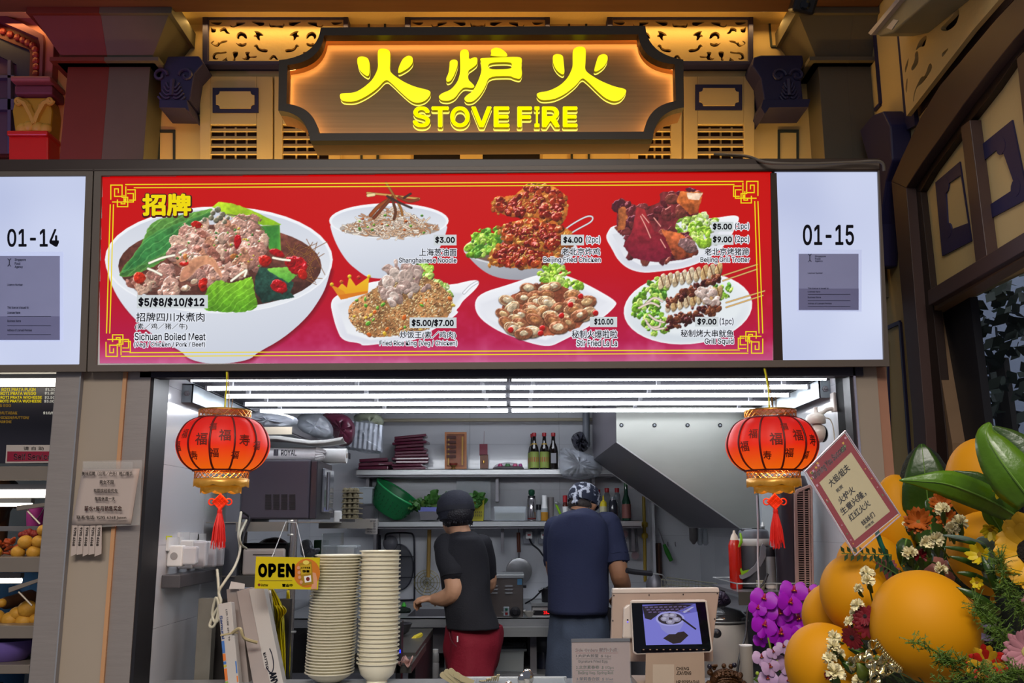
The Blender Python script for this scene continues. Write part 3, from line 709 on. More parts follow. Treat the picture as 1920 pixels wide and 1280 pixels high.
for k in range(330):
 t_=random.random();x=random.gauss(415,130);top=285+abs(x-415)*.42;y=random.uniform(top,462-abs(x-415)*.12)
 if not 120<x<715:continue
 a=random.random()*6.28;L=random.uniform(20,60);bnd=random.uniform(-25,25)
 stroke(Cb([(x,y),(x+L*.5*math.cos(a)-bnd*math.sin(a),y+(L*.5*math.sin(a)+bnd*math.cos(a))*.6),(x+L*math.cos(a),y+L*math.sin(a)*.6)]),2.4,random.choice([(225,205,185),(200,165,135),(236,224,208),(180,130,95),(215,190,170)]))
for L,c,w_ in[([(280,200),(400,212),(500,225),(590,235)],(196,150,80),4),([(285,215),(320,210)],(225,205,150),6),([(393,140),(430,200),(480,290),(490,335)],(150,95,40),4.5),([(300,335),(350,280),(420,235)],(140,70,30),7),([(320,350),(390,270),(430,225)],(110,50,25),6),([(430,240),(450,310),(440,358)],(90,50,30),5),([(470,225),(530,250),(585,240)],(120,60,30),5),([(400,220),(480,262),(545,290)],(60,40,40),4),([(500,230),(540,205)],(60,40,35),4)]:stroke(Cb(L),w_,c)
for k in range(16):p,=Cb([(random.uniform(200,660),random.uniform(330,440))]);lump(*p,2.5,2,0,random.choice([(90,150,50),(120,170,60),(190,90,40)]),sh=.2)
stroke(Cb([(1420,460),(1500,395),(1590,345),(1630,345),(1620,375),(1540,420),(1440,480)]),3,(205,205,210))
pan=Cb([(857,520),(880,580),(960,660),(1040,705),(1160,726),(1280,716),(1400,670),(1500,600),(1545,540),(1400,460),(1000,460)])
area_fill(pan,(200,202,208),(150,152,162),(.2,.8));area_fill(Cb(ell(1200,540,343,98)),(222,224,228),(180,182,190),edge=2);area_fill(Cb(ell(1200,545,318,84)),(150,130,120),(110,80,70))
scatter(Cb([(870,530),(950,420),(1050,395),(1080,480),(1030,600),(960,600),(890,570)]),70,4,9,LG,rough=.5,tex=.5)
CHK=[(206,128,48),(190,100,36),(222,150,70),(176,84,30)];GLZ=[(170,44,18),(150,30,16),(192,70,26),(132,22,14)]
for L in([(1010,560),(1060,505),(1250,520),(1420,560),(1440,615),(1330,650),(1010,635)],[(1060,400),(1120,380),(1250,360),(1400,370),(1480,420),(1520,520),(1440,560),(1300,545),(1080,480)],[(1020,250),(1060,232),(1120,235),(1200,200),(1240,150),(1300,133),(1380,160),(1460,200),(1485,280),(1470,370),(1380,380),(1300,345),(1180,350),(1050,325)]):
 q=Cb(L);area_fill(q,(196,116,44),(150,80,30),rough=6,tex=.5);scatter(q,90,3,7,CHK,rough=.5,tex=.6)
 cx=sum(p[0]for p in q)/len(q);cy=sum(p[1]for p in q)/len(q);q2=[(cx+(x-cx)*.86,cy-1+(y-cy)*.82)for x,y in q]
 scatter(q2,75,4,10,GLZ,rough=.5,tex=.55,spec=.55)
 for k in range(60):
  x,y=random.choice(q2);u=random.random();lump(cx+(x-cx)*u,cy+(y-cy)*u,1.2,.9,0,(230,160,70),sh=0)
area_fill(Cc([(108,470),(125,430),(150,395),(300,385),(600,370),(780,350),(880,333),(915,345),(905,380),(860,470),(820,520),(760,580),(600,652),(440,672),(330,682),(240,655),(180,600),(150,540)]),(238,240,245),(205,208,220),edge=3)
area_fill(Cc([(150,450),(300,420),(700,420),(800,420),(720,560),(560,620),(330,640),(220,580)]),(214,216,224),(232,234,240))
scatter(Cc([(540,350),(620,330),(740,310),(780,350),(770,430),(800,500),(700,520),(600,480),(520,440)]),90,4,9,[(165,215,60),(195,230,110),(135,190,45),(220,240,170)],rough=.5,tex=.5)
trot=Cc([(172,430),(180,310),(200,228),(300,290),(430,265),(440,240),(430,190),(560,195),(600,185),(695,195),(682,240),(660,262),(665,320),(640,335),(540,350),(520,430),(560,450),(640,510),(660,545),(630,592),(520,612),(400,617),(270,590),(208,520),(250,450),(200,450)])
area_fill(trot,(128,46,48),(96,28,42),rough=2,tex=.4);scatter(trot,60,6,13,[(124,50,52),(108,36,46),(140,66,56),(90,30,44)],rough=.5,tex=.35,spec=.35)
area_fill(Cc([(300,290),(340,300),(400,430),(490,470),(505,580),(400,612),(280,590),(215,520),(270,440)]),(150,38,42),(104,20,42),rough=2,tex=.3)
area_fill(Cc([(560,195),(695,195),(665,320),(620,330),(540,250)]),(190,104,50),(150,70,34),rough=3,tex=.5);area_fill(Cc([(600,200),(690,205),(670,240),(610,235)]),(222,190,165),rough=2,tex=.3)
area_fill(Cc([(185,290),(225,285),(240,340),(225,420),(180,430)]),(168,92,50),rough=4,tex=.5);area_fill(Cc([(450,425),(560,450),(650,530),(630,590),(530,605),(500,540)]),(176,92,50),(130,56,36),rough=4,tex=.6)
lump(*Cc([(600,515)])[0],18,11,.5,(150,110,110),tex=.4)
for L in[[(320,340),(350,400),(380,470)],[(330,330),(370,380)],[(400,350),(440,400)],[(440,480),(470,530)],[(470,300),(500,280)]]:stroke(Cc(L),2.2,(230,150,140))
pl5=Cb([(58,860),(90,815),(200,770),(330,725),(480,730),(760,760),(925,718),(957,735),(930,780),(850,850),(835,880),(810,905),(832,915),(760,970),(640,1040),(560,1085),(420,1095),(250,1116),(240,1098),(130,1085),(95,1010),(75,940)])
area_fill(pl5,(240,242,246),(212,214,226),edge=3);area_fill(Cb([(100,870),(340,770),(800,800),(860,800),(760,930),(560,1050),(300,1080),(160,1040)]),(214,218,226),(236,238,242),soft=4)
stroke(Cb([(860,800),(900,760),(940,735)]),5,(225,228,235))
scatter(Cb([(550,640),(640,620),(690,680),(640,720),(600,740)]),40,4,8,LG+[(200,235,110)],rough=.5,tex=.5);scatter(Cb([(660,720),(740,730),(785,800),(770,850),(690,790)]),40,3,7,[(190,220,130),(215,235,165),(160,200,90)],rough=.5,tex=.5)
rice=Cb([(165,930),(190,860),(300,790),(380,740),(600,690),(700,740),(780,810),(800,870),(780,930),(700,1000),(520,1050),(320,1062),(220,1030)])
area_fill(rice,(180,130,82),(150,104,64),rough=4,tex=.6);scatter(rice,1000,1.6,3,[(196,146,90),(222,178,120),(160,110,66),(206,160,104),(236,200,150),(140,90,52)],asp=.5,sh=.3,rough=.2)
scatter(rice,34,2.5,5,[(240,190,50),(230,110,40),(100,170,50),(120,180,60),(245,205,80)],sh=.3,rough=.2)
scatter(Cb([(355,710),(390,650),(430,615),(520,615),(580,660),(650,730),(700,820),(600,770),(540,830),(430,880),(370,840)]),42,6,12,[(206,180,168),(190,160,150),(222,200,188),(176,142,132)],rough=.45,tex=.35,spec=.2)
cr=Cb([(62,752),(105,770),(128,742),(158,768),(172,700),(212,758),(292,702),(284,800),(122,840)])
area_fill(cr,(236,190,30),(226,150,24));area_fill(Cb([(62,752),(105,770),(140,790),(165,832),(122,840)]),(222,140,30));area_fill(Cb([(110,812),(284,788),(282,802),(122,840)]),(214,120,26))
for x,y,c in[(68,750,(236,190,30)),(126,735,(214,90,30)),(174,702,(245,205,40)),(229,708,(200,50,30)),(290,702,(245,205,40))]:lump(*Cb([(x,y)])[0],3.6,3.6,0,c,rough=0,sh=0,tex=0)
area_fill(Cb([(918,862),(960,800),(1130,750),(1300,690),(1420,680),(1520,712),(1640,770),(1778,850),(1770,880),(1700,945),(1560,1030),(1440,1090),(1380,1118),(1290,1108),(1160,1065),(1050,1020),(945,945)]),(240,242,246),(214,216,228),edge=3)
area_fill(Cb([(960,865),(1300,740),(1500,740),(1720,855),(1500,1010),(1350,1080),(1160,1030),(1000,950)]),(218,220,230),(236,238,242),soft=5)
scatter(Cb([(1300,700),(1350,640),(1430,625),(1490,680),(1580,780),(1560,800),(1460,760),(1340,740)]),60,4,8,[(165,215,60),(195,230,110),(135,190,45)],rough=.5,tex=.5)
clam=Cb([(1080,950),(1100,850),(1180,800),(1270,745),(1400,740),(1540,800),(1620,880),(1590,980),(1480,1030),(1350,1055),(1180,1040)])
area_fill(clam,(130,66,44),rough=5,tex=.6);L=[]
random.seed(21)
while len(L)<34:
 x=random.uniform(min(p[0]for p in clam),max(p[0]for p in clam));y=random.uniform(min(p[1]for p in clam),max(p[1]for p in clam))
 if inpoly(x,y,clam)and all(math.hypot(x-a,(y-b)*1.5)>15 for a,b in L):L.append((x,y))
for x,y in sorted(L,key=lambda p:p[1]):
 a=random.uniform(-.7,.7);s=random.uniform(13,19);lump(x,y,s,s*.66,a,random.choice([(196,140,100),(172,104,70),(214,172,132)]),rough=.1,tex=.4,sh=.6)
 for q in(.8,.62):
  e=ell(x,y-1,s*q,s*.6*q,a,22);stroke(e[1:14],.9,(140,80,55),sm=False)
 lump(x+1,y-1,s*.5,s*.32,a,random.choice([(232,206,168),(214,170,120),(200,130,80)]),rough=.35,tex=.4,sh=.4)
for x,y in[(1445,935),(1140,1020),(1330,1010),(1650,920),(1560,820),(1500,870),(1320,1040)]:lump(*Cb([(x,y)])[0],5.5,5.5,0,(200,20,20),rough=.1,spec=.5)
area_fill(ell(*Cc([(605,890)])[0],121,67,-.08),(238,241,244),(206,214,222),edge=3);area_fill(ell(*Cc([(610,880)])[0],100,52,-.08),(226,232,236),soft=8)
scatter(Cc([(260,920),(300,830),(400,720),(465,705),(470,800),(440,900),(480,1030),(370,1050),(330,960)]),120,3.5,8,LG+[(200,235,110)],rough=.5,tex=.5);scatter(Cc([(760,760),(860,750),(870,790),(820,840),(770,820)]),22,3,6,LG,rough=.5,tex=.5)
for a,b,n,wd in(((450,760),(790,690),9,26),((490,900),(790,830),9,24)):
 for k in range(n):
  f=k/(n-1);p,=Cc([(a[0]+(b[0]-a[0])*f,a[1]+(b[1]-a[1])*f-28)]);lump(*p,6.5,15,.25,random.choice([(226,200,160),(236,214,180),(214,176,120)]),rough=.15,tex=.35,sh=.6)
  stroke([(p[0]-3,p[1]-10),(p[0]+2,p[1]+8)],1.3,(110,60,30))
for a,b in(((480,860),(800,705)),((480,985),(790,880))):
 for k in range(110):
  f=random.random();p,=Cc([(a[0]+(b[0]-a[0])*f,a[1]+(b[1]-a[1])*f+random.gauss(0,22 if a[1]>900 else 12))]);lump(*p,random.uniform(3,6),random.uniform(2.5,4.5),random.random()*3,random.choice([(88,34,30),(110,50,36),(70,24,26),(130,70,44)]),rough=.4,tex=.5)
scatter(Cc([(640,800),(760,770),(800,870),(700,850)]),18,5,9,[(222,196,186),(206,176,166)],rough=.3,tex=.3)
for L in[[(350,960),(380,1000),(430,1000),(440,960)],[(370,930),(410,960),(460,975)],[(345,870),(400,830),(450,850)],[(360,980),(400,1015),(460,1010)],[(310,890),(380,860),(430,880)]]:stroke(Cc(L),4,(216,196,186))
for a,b in(((815,697),(1022,630)),((815,728),(1022,658)),((835,858),(1066,788)),((835,886),(1056,815))):stroke(Cc([a,b]),2.6,(206,164,96),sm=False)
lin=np.where(img<=.04045,img/12.92,((np.clip(img,0,1)+.055)/1.055)**2.4)
U=[np.array(MP.uv(*p))for p in[(CX0,CY0),(CX0+CW,CY0),(CX0+CW,CY0+CH),(CX0,CY0+CH)]]
gy,gx=np.mgrid[0:CH,0:CW];fy=(gy/(CH-1))[...,None];fx=(gx/(CW-1))[...,None]
uv=(U[0]*(1-fx)+U[1]*fx)*(1-fy)+(U[3]*(1-fx)+U[2]*fx)*fy
o3=np.array(MP.o);u3=np.array(MP.u);v3=np.array(MP.v);n3=np.array(MP.n);offm=np.array(wloc(menu))
co=o3+uv[...,:1]*u3+uv[...,1:]*v3+n3*.0-offm
q=[np.array(MP.uv(*p))for p in PT]
def inside(uvq):
 m=np.ones(uvq.shape[:2],bool)
 for a,b in zip(q,q[1:]+q[:1]):m&=((b[0]-a[0])*(uvq[...,1]-a[1])-(b[1]-a[1])*(uvq[...,0]-a[0]))<=1e-6
 return m
ok=inside(uv);okf=ok[:-1,:-1]&ok[1:,1:]&ok[:-1,1:]&ok[1:,:-1]
idx=np.arange(CH*CW).reshape(CH,CW);F=np.stack([idx[1:,:-1],idx[1:,1:],idx[:-1,1:],idx[:-1,:-1]],-1)[okf]
me=bpy.data.meshes.new('menu_print');me.vertices.add(CH*CW);me.vertices.foreach_set('co',co.reshape(-1).astype(np.float32))
me.loops.add(F.size);me.loops.foreach_set('vertex_index',F.reshape(-1).astype(np.int32));me.polygons.add(len(F))
me.polygons.foreach_set('loop_start',(np.arange(len(F))*4).astype(np.int32));me.update(calc_edges=True)
cattr=me.color_attributes.new('c','FLOAT_COLOR','POINT');cattr.data.foreach_set('color',np.concatenate([lin,np.ones((CH,CW,1))],-1).reshape(-1).astype(np.float32))
mm=vmat('backlit_menu_print',.3,emis=1.0,spec=.12);me.materials.append(mm);o=bpy.data.objects.new('menu_print',me);COL.objects.link(o);o.parent=menu
poly('backing_sheet',[(x,y)for x,y in PT],MP,-.012,-.001,M_white,menu)
M_gold=emat('yellow_print','f0d800',.95);g=G()
def pl_line(pts,w=2.0):
 for(x0,y0),(x1,y1)in zip(pts[:-1],pts[1:]):
  L=math.hypot(x1-x0,y1-y0)or 1;nx,ny=-(y1-y0)/L*w/2,(x1-x0)/L*w/2;ex,ey=(x1-x0)/L*w/2,(y1-y0)/L*w/2
  g.prism([MP.uv(*p)for p in[(x0-ex+nx,y0-ey+ny),(x1+ex+nx,y1+ey+ny),(x1+ex-nx,y1+ey-ny),(x0-ex-nx,y0-ey-ny)]],.0008,.0014,MP.mat())
KN=[[(32,4),(32,36),(48,36),(48,18),(36,18)],[(0,30),(0,0),(24,0),(24,24),(8,24),(8,8),(16,8),(16,16)],[(36,10),(52,10),(52,32),(40,32)],[(4,36),(28,36),(28,22)],[(14,32),(14,46),(36,46),(36,26),(24,26)],[(22,38),(22,40),(30,40),(30,30)]]
for cx,cy,fx_,fy_ in[(208,347,1,1),(1421,340,-1,1),(199,668,1,-1),(1430,662,-1,-1)]:
 for L in KN:pl_line([(cx+fx_*x*.88,cy+fy_*y*.88)for x,y in L],1.9)
for a in[[(236,346),(1393,340)],[(252,352),(1376,346)],[(207,384),(200,624)],[(213,384),(206,624)],[(1421,378),(1430,624)],[(1415,378),(1423,624)],[(228,668),(1402,662)],[(244,661),(1386,656)]]:pl_line(a,1.9)
g.build('border_lines',M_gold,menu,kind='stuff')
M_whp=emat('white_print','e9edf6',.9)
boxes=[(257,553,390,578),(813,440,856,460),(1052,440,1095,460),(1334,416,1375,434),(1334,440,1375,459),(768,595,856,615),(1106,594,1157,613),(1303,594,1347,612)]
g=G()
for b in boxes:g.prism([MP.uv(*p)for p in rect(*b)],.0016,.0020,MP.mat())
g.build('price_labels',emat('pale_price_label','d8dfe2',.85),menu,kind='stuff')
T=[('$5/$8/$10/$12',260,557,384,576,.012),('$3.00',816,443,853,457,.012),('$4.00',1056,443,1092,457,.012),('$5.00',1336,418,1372,432,.012),('$9.00',1336,442,1372,456,.012),('$5.00/$7.00',772,598,851,613,.012),('$10.00',1114,596,1150,610,.012),('$9.00',1307,596,1343,610,.012)]
T2=[('招牌四川水煮肉',256,586,384,603),('(素／鸡／猪／牛)',254,606,352,619),('Sichuan Boiled Meat',253,624,386,638),('(Veg / Chicken / Pork / Beef)',252,641,385,652),('上海葱油面',786,466,856,480),('Shanghainese Noodle',748,483,856,495),('(2pc)',1099,443,1125,458),('老北京炸鸡',1053,465,1125,479),('Beijing Fried Chicken',1019,482,1126,494),('(1pc)',1378,418,1404,432),('(2pc)',1378,442,1404,457),('老北京烤猪蹄',1321,465,1404,479),('Beijing Grill Trotter',1313,482,1405,494),('炒饭王(素／鸡肉)',750,621,855,636),('Fried Rice King (Veg / Chicken)',712,638,857,650),('秘制火爆啦啦',1072,619,1157,634),('Stir Fried La La',1081,637,1157,649),('(1pc)',1349,596,1375,611),('秘制烤大串鱿鱼',1276,618,1375,632),('Grill Squid',1321,634,1375,647)]
g=G();gw=G()
for a in T:letters(g,a[0],MP,*a[1:5],.0034,.035)
for a in T2:letters(gw,a[0],MP,*a[1:5],.0024,.10,res=1,grow=False);letters(g,a[0],MP,*a[1:5],.0034,.012)
gw.build('text_outline',M_whp,menu,kind='stuff');g.build('lettering',M_ink,menu,kind='stuff')
letters(G(),'招牌',MP,265,361,362,409,.0016,.08).build('headline_outline',emat('maroon_print','5a1010',.6),menu)
letters(G(),'招牌',MP,267,363,359,405,.0026,.04).build('headline',M_gold,menu)
# SIDE WALL: arch window
t=thing('arch_window',(SX,3.3,ZS),'tall brown framed arched window in the side wall behind the flowers','window')
M_bf=mat('brown_window_frame','4e3a36',.42,var=.1,vs=4);M_bfd=mat('dark_brown_sash','2c1d18',.45,var=.1);M_gf=mat('tan_inner_frame','7a6047',.45,var=.1)
out=[(1671,340),(1688,300),(1725,221),(1762,160),(1800,116),(1867,36),(1925,-25),(2000,-90)]
inn=[(1699,352),(1729,305),(1762,259),(1807,195),(1855,132),(1901,75),(1950,20),(2010,-40)]
in2=[(1726,360),(1748,322),(1775,285),(1815,232),(1865,168),(1903,112),(1955,52),(2012,-12)]
def strip(name,A,B,d0,d1,m):
 poly(name,A+B[::-1],XPL(SX-d1),-d1,0,m,t,bevel=.003)
strip('arch_frame',out,inn,0,.075,M_bf)
poly('side_frame',[(1671,340),(1699,352),(1735,800),(1760,1280),(1735,1280),(1712,800)],XPL(SX-.075),-.075,0,M_bf,t,bevel=.003)
strip('arch_sash',inn,in2,0,.035,M_bfd)
poly('side_sash',[(1699,352),(1726,360),(1748,567),(1775,830),(1800,1280),(1760,1280),(1735,800)],XPL(SX-.035),-.035,0,M_bfd,t,bevel=.002)
poly('transom',[(1739,545),(1920,435),(2000,385),(2000,428),(1920,470),(1741,573)],XPL(SX-.06),-.06,0,M_bf,t,bevel=.003)
poly('mullion',[(1801,238),(1818,225),(1850,480),(1829,492)],XPL(SX-.05),-.05,0,M_bf,t,bevel=.002)
poly('mullion',[(1906,110),(1924,92),(1960,420),(1940,430)],XPL(SX-.05),-.05,0,M_bf,t,bevel=.002)
poly('panel_board',[(1730,362),(1778,285),(1868,168),(1960,50),(2000,10),(2000,400),(1920,440),(1741,547)],SP,0,.008,M_cream,t)
def pnl(o,i):
 ring('painted_frame',o,i,SP,.008,.014,M_navy,t)
pnl([(1760,342),(1806,303),(1828,452),(1773,480)],[(1779,348),(1808,328),(1822,418),(1784,432)])
pnl([(1829,286),(1905,225),(1935,372),(1848,418)],[(1838,312),(1884,274),(1912,352),(1850,392)])
for c in[(1779,348),(1784,432),(1884,274),(1912,352),(1838,312),(1850,392)]:
 q=SP.w(*SP.uv(*c),.0);G().lathe([(.03,0),(.03,.006)],12,Matrix.Translation(q+SP.n*.009)@Matrix.Rotation(-PI/2,4,'Y')).build('corner_disc',M_navy,t)
poly('inner_frame_top',[(1741,573),(1920,470),(2000,428),(2000,445),(1920,492),(1752,590)],SP,-.03,.03,M_gf,t)
poly('inner_frame_side',[(1741,573),(1757,580),(1800,830),(1835,1280),(1815,1280),(1778,830)],SP,-.03,.03,M_gf,t)
poly('black_gasket',[(1757,584),(1808,556),(1850,900),(1880,1280),(1835,1280),(1800,830)],SP,-.05,-.02,M_dark,t)
M_tint=mat('tinted_glass','14181e',.02,trans=.0,alpha=.4,ior=2.2)
th_=math.radians(8);GPL=Plane((SX+.06,3.86,0),(math.sin(th_),-math.cos(th_),0),(0,0,1));G().box(0,2.6,ZS,ZT+.05,-.004,.004,GPL.mat()).build('glass_pane',M_tint,t)
g=G()
def sline(pts,w=.012):
 for p,q in zip(pts[:-1],pts[1:]):
  g.tube([SP.w(*SP.uv(*p),.002),SP.w(*SP.uv(*q),.002)],w,4)
sline([(1638,20),(1653,195),(1643,206)]);sline([(1665,615),(1690,604),(1706,820),(1712,900)]);sline([(1665,640),(1672,860)],.008)
g.build('trim_7',M_navy,kind='structure')
poly('painted_band',[(1685,9),(1705,-6),(1716,130),(1724,235),(1706,245),(1696,130)],SP,.001,.02,M_navy,label='navy painted upright band edging the side wall carved screen',cat='trim')
t=thing('carved_screen_panel',SP.w(*SP.uv(1800,100)),'large scale cream carved screen on the side wall above the arch window','screen')
C4=lambda pts:[(1640+x/4.268,y/4.268)for x,y in pts]
H4=[[(640,222),(740,130),(785,50),(800,110),(770,200),(700,250),(650,246)],[(430,425),(455,400),(462,500),(410,570),(395,550),(430,480)],[(500,292),(532,280),(510,375),(470,372),(432,412),(460,335)],[(552,492),(580,540),(500,660),(440,700),(412,840),(420,740),(480,610),(512,612)],[(650,425),(720,372),(655,465)],[(345,545),(380,450),(372,520),(350,590)],[(290,100),(320,60),(310,160),(335,260),(300,200)],[(350,700),(370,600),(362,760)]]
curve_fill('carved_board',[(C4([(278,75),(400,-30),(1150,-30),(900,250),(360,930)]),False)]+[(C4(h),True)for h in H4],SP,.035,.055,M_cream,t)
poly('dark_backing',C4([(278,75),(400,-30),(1150,-30),(900,250),(360,930)]),SP,.0,.006,mat('brown_backing','4a3428',.8),t)
t=thing('carved_corbel',SP.w(*SP.uv(1680,400)),'navy carved corbel squeezed between the menu box and the arch window','corbel')
poly('block',[(1648,246),(1675,215),(1694,208),(1708,235),(1712,300),(1700,340),(1688,420),(1684,500),(1668,505),(1664,300)],SP,0,.09,M_navy,t,bevel=.008)
g=G()
for k in range(6):g.tube([SP.w(*SP.uv(1666+16*q,345+k*16+8*math.sin(q*PI)),.095)for q in[i/5 for i in range(6)]],.008,6)
g.build('relief_carving',mat('navy_paint_pale','3d3a5c',.45),t,kind='stuff')
t=thing('emergency_light',SP.w(*SP.uv(1760,60)),'pale slatted metal fixture box fixed high on the side wall carved screen','light fixture')
a=PX(1738,70,SX-.1);b=PX(1800,-40,SX-.1)
poly('body',[(1727,62),(1790,-12),(1870,-90),(1900,-40),(1768,62),(1740,68)],SP,.055,.2,mat('pale_grey_metal','8d8a78',.5,metal=.1,bump=.1,bs=40),t,bevel=.006)
poly('rim',[(1727,62),(1733,66),(1800,-5),(1795,-10)],SP,.2,.22,mat('lilac_grey_metal','a9a2ac',.35),t)
poly('status_label',[(1757,52),(1772,36),(1782,38),(1768,56)],SP,.2,.203,mat('pale_label','b9b6be',.4),t)
t=thing('security_camera',P(1515,0,3.85),'black square headed camera peeking from the top beam over the right column','camera')
M=Matrix.Translation(P(1508,10,3.8))@Matrix.Rotation(.25,4,'Y')@Matrix.Rotation(.5,4,'X')
G().box(-.05,.05,-.02,.1,-.035,.045,M).build('housing',M_black,t,bevel=.012);G().lathe([(.022,0),(.022,.006),(.012,.007)],16,M@Matrix.Translation((0,-.02,0))@Matrix.Rotation(PI/2,4,'X')).build('lens',mat('lens_glass','0c0c12',.08),t)
G().tube([P(1510,0,3.85),P(1530,-20,3.95)],.02,8).build('mount_arm',M_black,t)
g=G();r_=random.Random(4)
for k in range(420):
 c=Vector((3.35+r_.gauss(0,.22),6.3+r_.gauss(0,.3),2.75+r_.gauss(0,.4)));a=r_.random()*6.28;n=Vector((r_.gauss(0,1),r_.gauss(0,1),r_.gauss(0,1))).normalized();u=n.orthogonal().normalized()*.07;v=n.cross(u).normalized()*.035
 g.add([c-u,c-v,c+u,c+v],[(0,1,2,3)])
tr=thing('street_tree',(3.35,6.3,0),'leafy tree glimpsed through the tinted arch window pane','tree');g.build('foliage',mat('dark_leaves','1c2a1c',.6),tr,kind='stuff');G().tube([(3.35,6.3,0),(3.37,6.3,1.4),(3.35,6.33,2.6)],.07,8).build('trunk',mat('bark','2a221c',.8),tr)
area('daylight_on_building',(4.6,4.5,5.5),(math.radians(60),0,0),3,2,160,(.8,.88,1));G().box(3.2,6.5,8,8.3,0,6).build('building',mat('pale_building','9098ac',.8),label='pale building glimpsed through the tinted arch window behind the tree',cat='building')
G().box(2.6,9,-2,12,-.06,0).build('ground',M_floor,kind='structure')
area('daylight_patch',(6.5,6.5,3.2),(0,math.radians(90),0),3.2,4.5,90,(.8,.88,1))
# STALL SHELL
JL=P(290,700,3.45).x;JR=P(1592,702,3.45).x;BY=6.35;ZC=2.6
def wallbox(name,x0,x1,y0,y1,z0,z1,m=M_grout):return G().box(x0,x1,y0,y1,z0,z1).build(name,m,kind='structure')
wl=wallbox('wall_left',JL-.05,JL-.008,3.52,BY+.1,0,ZC);wr=wallbox('wall_right',JR+.008,JR+.05,3.5,BY+.1,0,ZC);wb=wallbox('wall_back',JL-.05,JR+.05,BY+.008,BY+.1,0,ZC)
G().box(JL-.05,JR+.05,3.5,BY+.1,ZC,ZC+.05).build('ceiling',M_ceil,kind='structure')
wall_tile_x=G().box(0,.008,-.299,.299,-.1495,.1495);wall_tile_y=G().box(-.299,.299,0,.008,-.1495,.1495)
base={}
def tiles(wall,axis,n,z0,rows,a0,fixed):
 key=axis
 if key not in base:
  me=bpy.data.meshes.new('wall_tile');gg=wall_tile_x if axis=='x' else wall_tile_y;me.from_pydata(gg.v,[],gg.f);me.materials.append(M_tile);base[key]=me
 for r in range(rows):
  for k in range(n):
   o=bpy.data.objects.new('tile',base[key]);COL.objects.link(o);o.parent=wall
   o.location=(fixed,a0+k*.6,z0+r*.3)if axis=='x' else(a0+k*.6,fixed,z0+r*.3)
tiles(wl,'x',5,.68,7,3.82,JL-.008);tiles(wr,'x',5,.68,7,3.82,JR);tiles(wb,'y',5,.68,7,JL+.15,BY)
zs=2.082
G().box(JL,JR,3.5,4.72,zs,zs+.03).build('ceiling',mat('soffit_panel','5c5c62',1,var=.05),kind='structure')
G().box(JL-.05,JR+.05,3.44,3.5,zs-.045,2.5).build('trim_8',mat('dark_header','2a2a3a',.5),kind='structure')
MC['soffit_panel'].node_tree.nodes['Principled BSDF'].inputs['Specular IOR Level'].default_value=0
M_tube=emat('led_tube_light','f4f8ff',20);M_bat=mat('grey_batten','85868c',.4)
tubes=[]
for i,(x0,x1,yl,yr)in enumerate([(357,1550,713,707),(388,1514,731,722),(423,1479,745,738),(459,1446,761,752),(487,1423,773,766)]):
 Y=[3.57,3.78,3.99,4.28,4.52][i];a=P(x0,yl,Y);b=P(x1,yr,Y);z=(a.z+b.z)/2;mid=(a.x+b.x)/2
 for(l,r,nm)in((a.x,mid-.006,'left'),(mid+.006,b.x,'right')):
  t=thing('ceiling_tube_light',((l+r)/2,Y,z),f'{nm} glowing white tube in the {["front", "second", "third", "fourth", "rearmost"][i]} row under the stall soffit','tube light','white tube lights under the soffit')
  G().tube([(l,Y,z),(r,Y,z)],.0088,10).build('tube',M_tube,t,sm=60)
  for f in(.08,.5,.92):G().box(l+(r-l)*f-.008,l+(r-l)*f+.008,Y-.01,Y+.01,z+.008,zs).build('clip',M_bat,t)
  for e in(l,r):G().box(e-.004,e+.004,Y-.0095,Y+.0095,z-.0095,z+.0095).build('end_cap',M_bat,t)
def bracket(x,s,label,Y0):
 t=thing('steel_angle_bracket',(x,Y0+.4,2.0),label,'bracket','steel angle brackets in the stall')
 G().box(min(x,x+s*.045),max(x,x+s*.045),Y0,Y0+.95,2.055,2.06).build('top_flange',M_steeld,t)
 G().box(min(x+s*.04,x+s*.045),max(x+s*.04,x+s*.045),Y0,Y0+.95,1.985,2.06).build('side_flange',mat('galvanised_steel','8c969c',.4,metal=.6,var=.15,vs=20),t)
 G().box(min(x,x+s*.045),max(x,x+s*.045),Y0,Y0+.004,1.985,2.06).build('end_plate',mat('galvanised_steel','8c969c',.4),t)
 G().lathe([(.012,0),(.012,.006),(.006,.007),(.006,.014)],6,Matrix.Translation((x+s*.022,Y0-.001,2.02))@Matrix.Rotation(PI/2,4,'X')).build('bolt',M_steeld,t)
bracket(JL,1,'galvanised angle bracket along the top of the left tiled wall',3.75);bracket(JR,-1,'galvanised angle bracket along the top of the right tiled wall',3.66)
# pillars beside the opening
def xs(p):return P(p,700,3.45).x
G().box(xs(112),xs(159),3.42,3.6,0,2.2).build('trim_9',M_steel,kind='structure',bevel=.004)
G().box(xs(159),xs(236),3.44,3.6,0,2.2).build('trim_10',M_beige,kind='structure')
G().box(xs(235),xs(242),3.43,3.6,0,2.2).build('trim_11',M_orange_edge,kind='structure')
G().box(xs(241),xs(285),3.44,3.6,0,2.2).build('trim_12',M_steel,kind='structure')
G().box(xs(285),xs(291),3.445,3.6,0,2.2).build('trim_13',M_dark,kind='structure')
G().box(xs(158),xs(160.5),3.415,3.45,0,2.2).build('trim_14',M_bat,kind='structure')
G().box(JR,JR+.012,3.45,3.6,0,2.2).build('trim_15',M_dark,kind='structure')
G().box(JR+.012,JR+.02,3.44,3.6,0,2.2).build('trim_16',mat('bright_steel_edge','e2dbe8',.15,metal=.8),kind='structure')
G().box(JR+.02,xs(1644),3.45,3.6,0,2.2).build('trim_17',M_beige,kind='structure')
G().box(xs(1644),xs(1664),3.46,3.6,0,2.2).build('trim_18',mat('salmon_edge','a87860',.5),kind='structure')
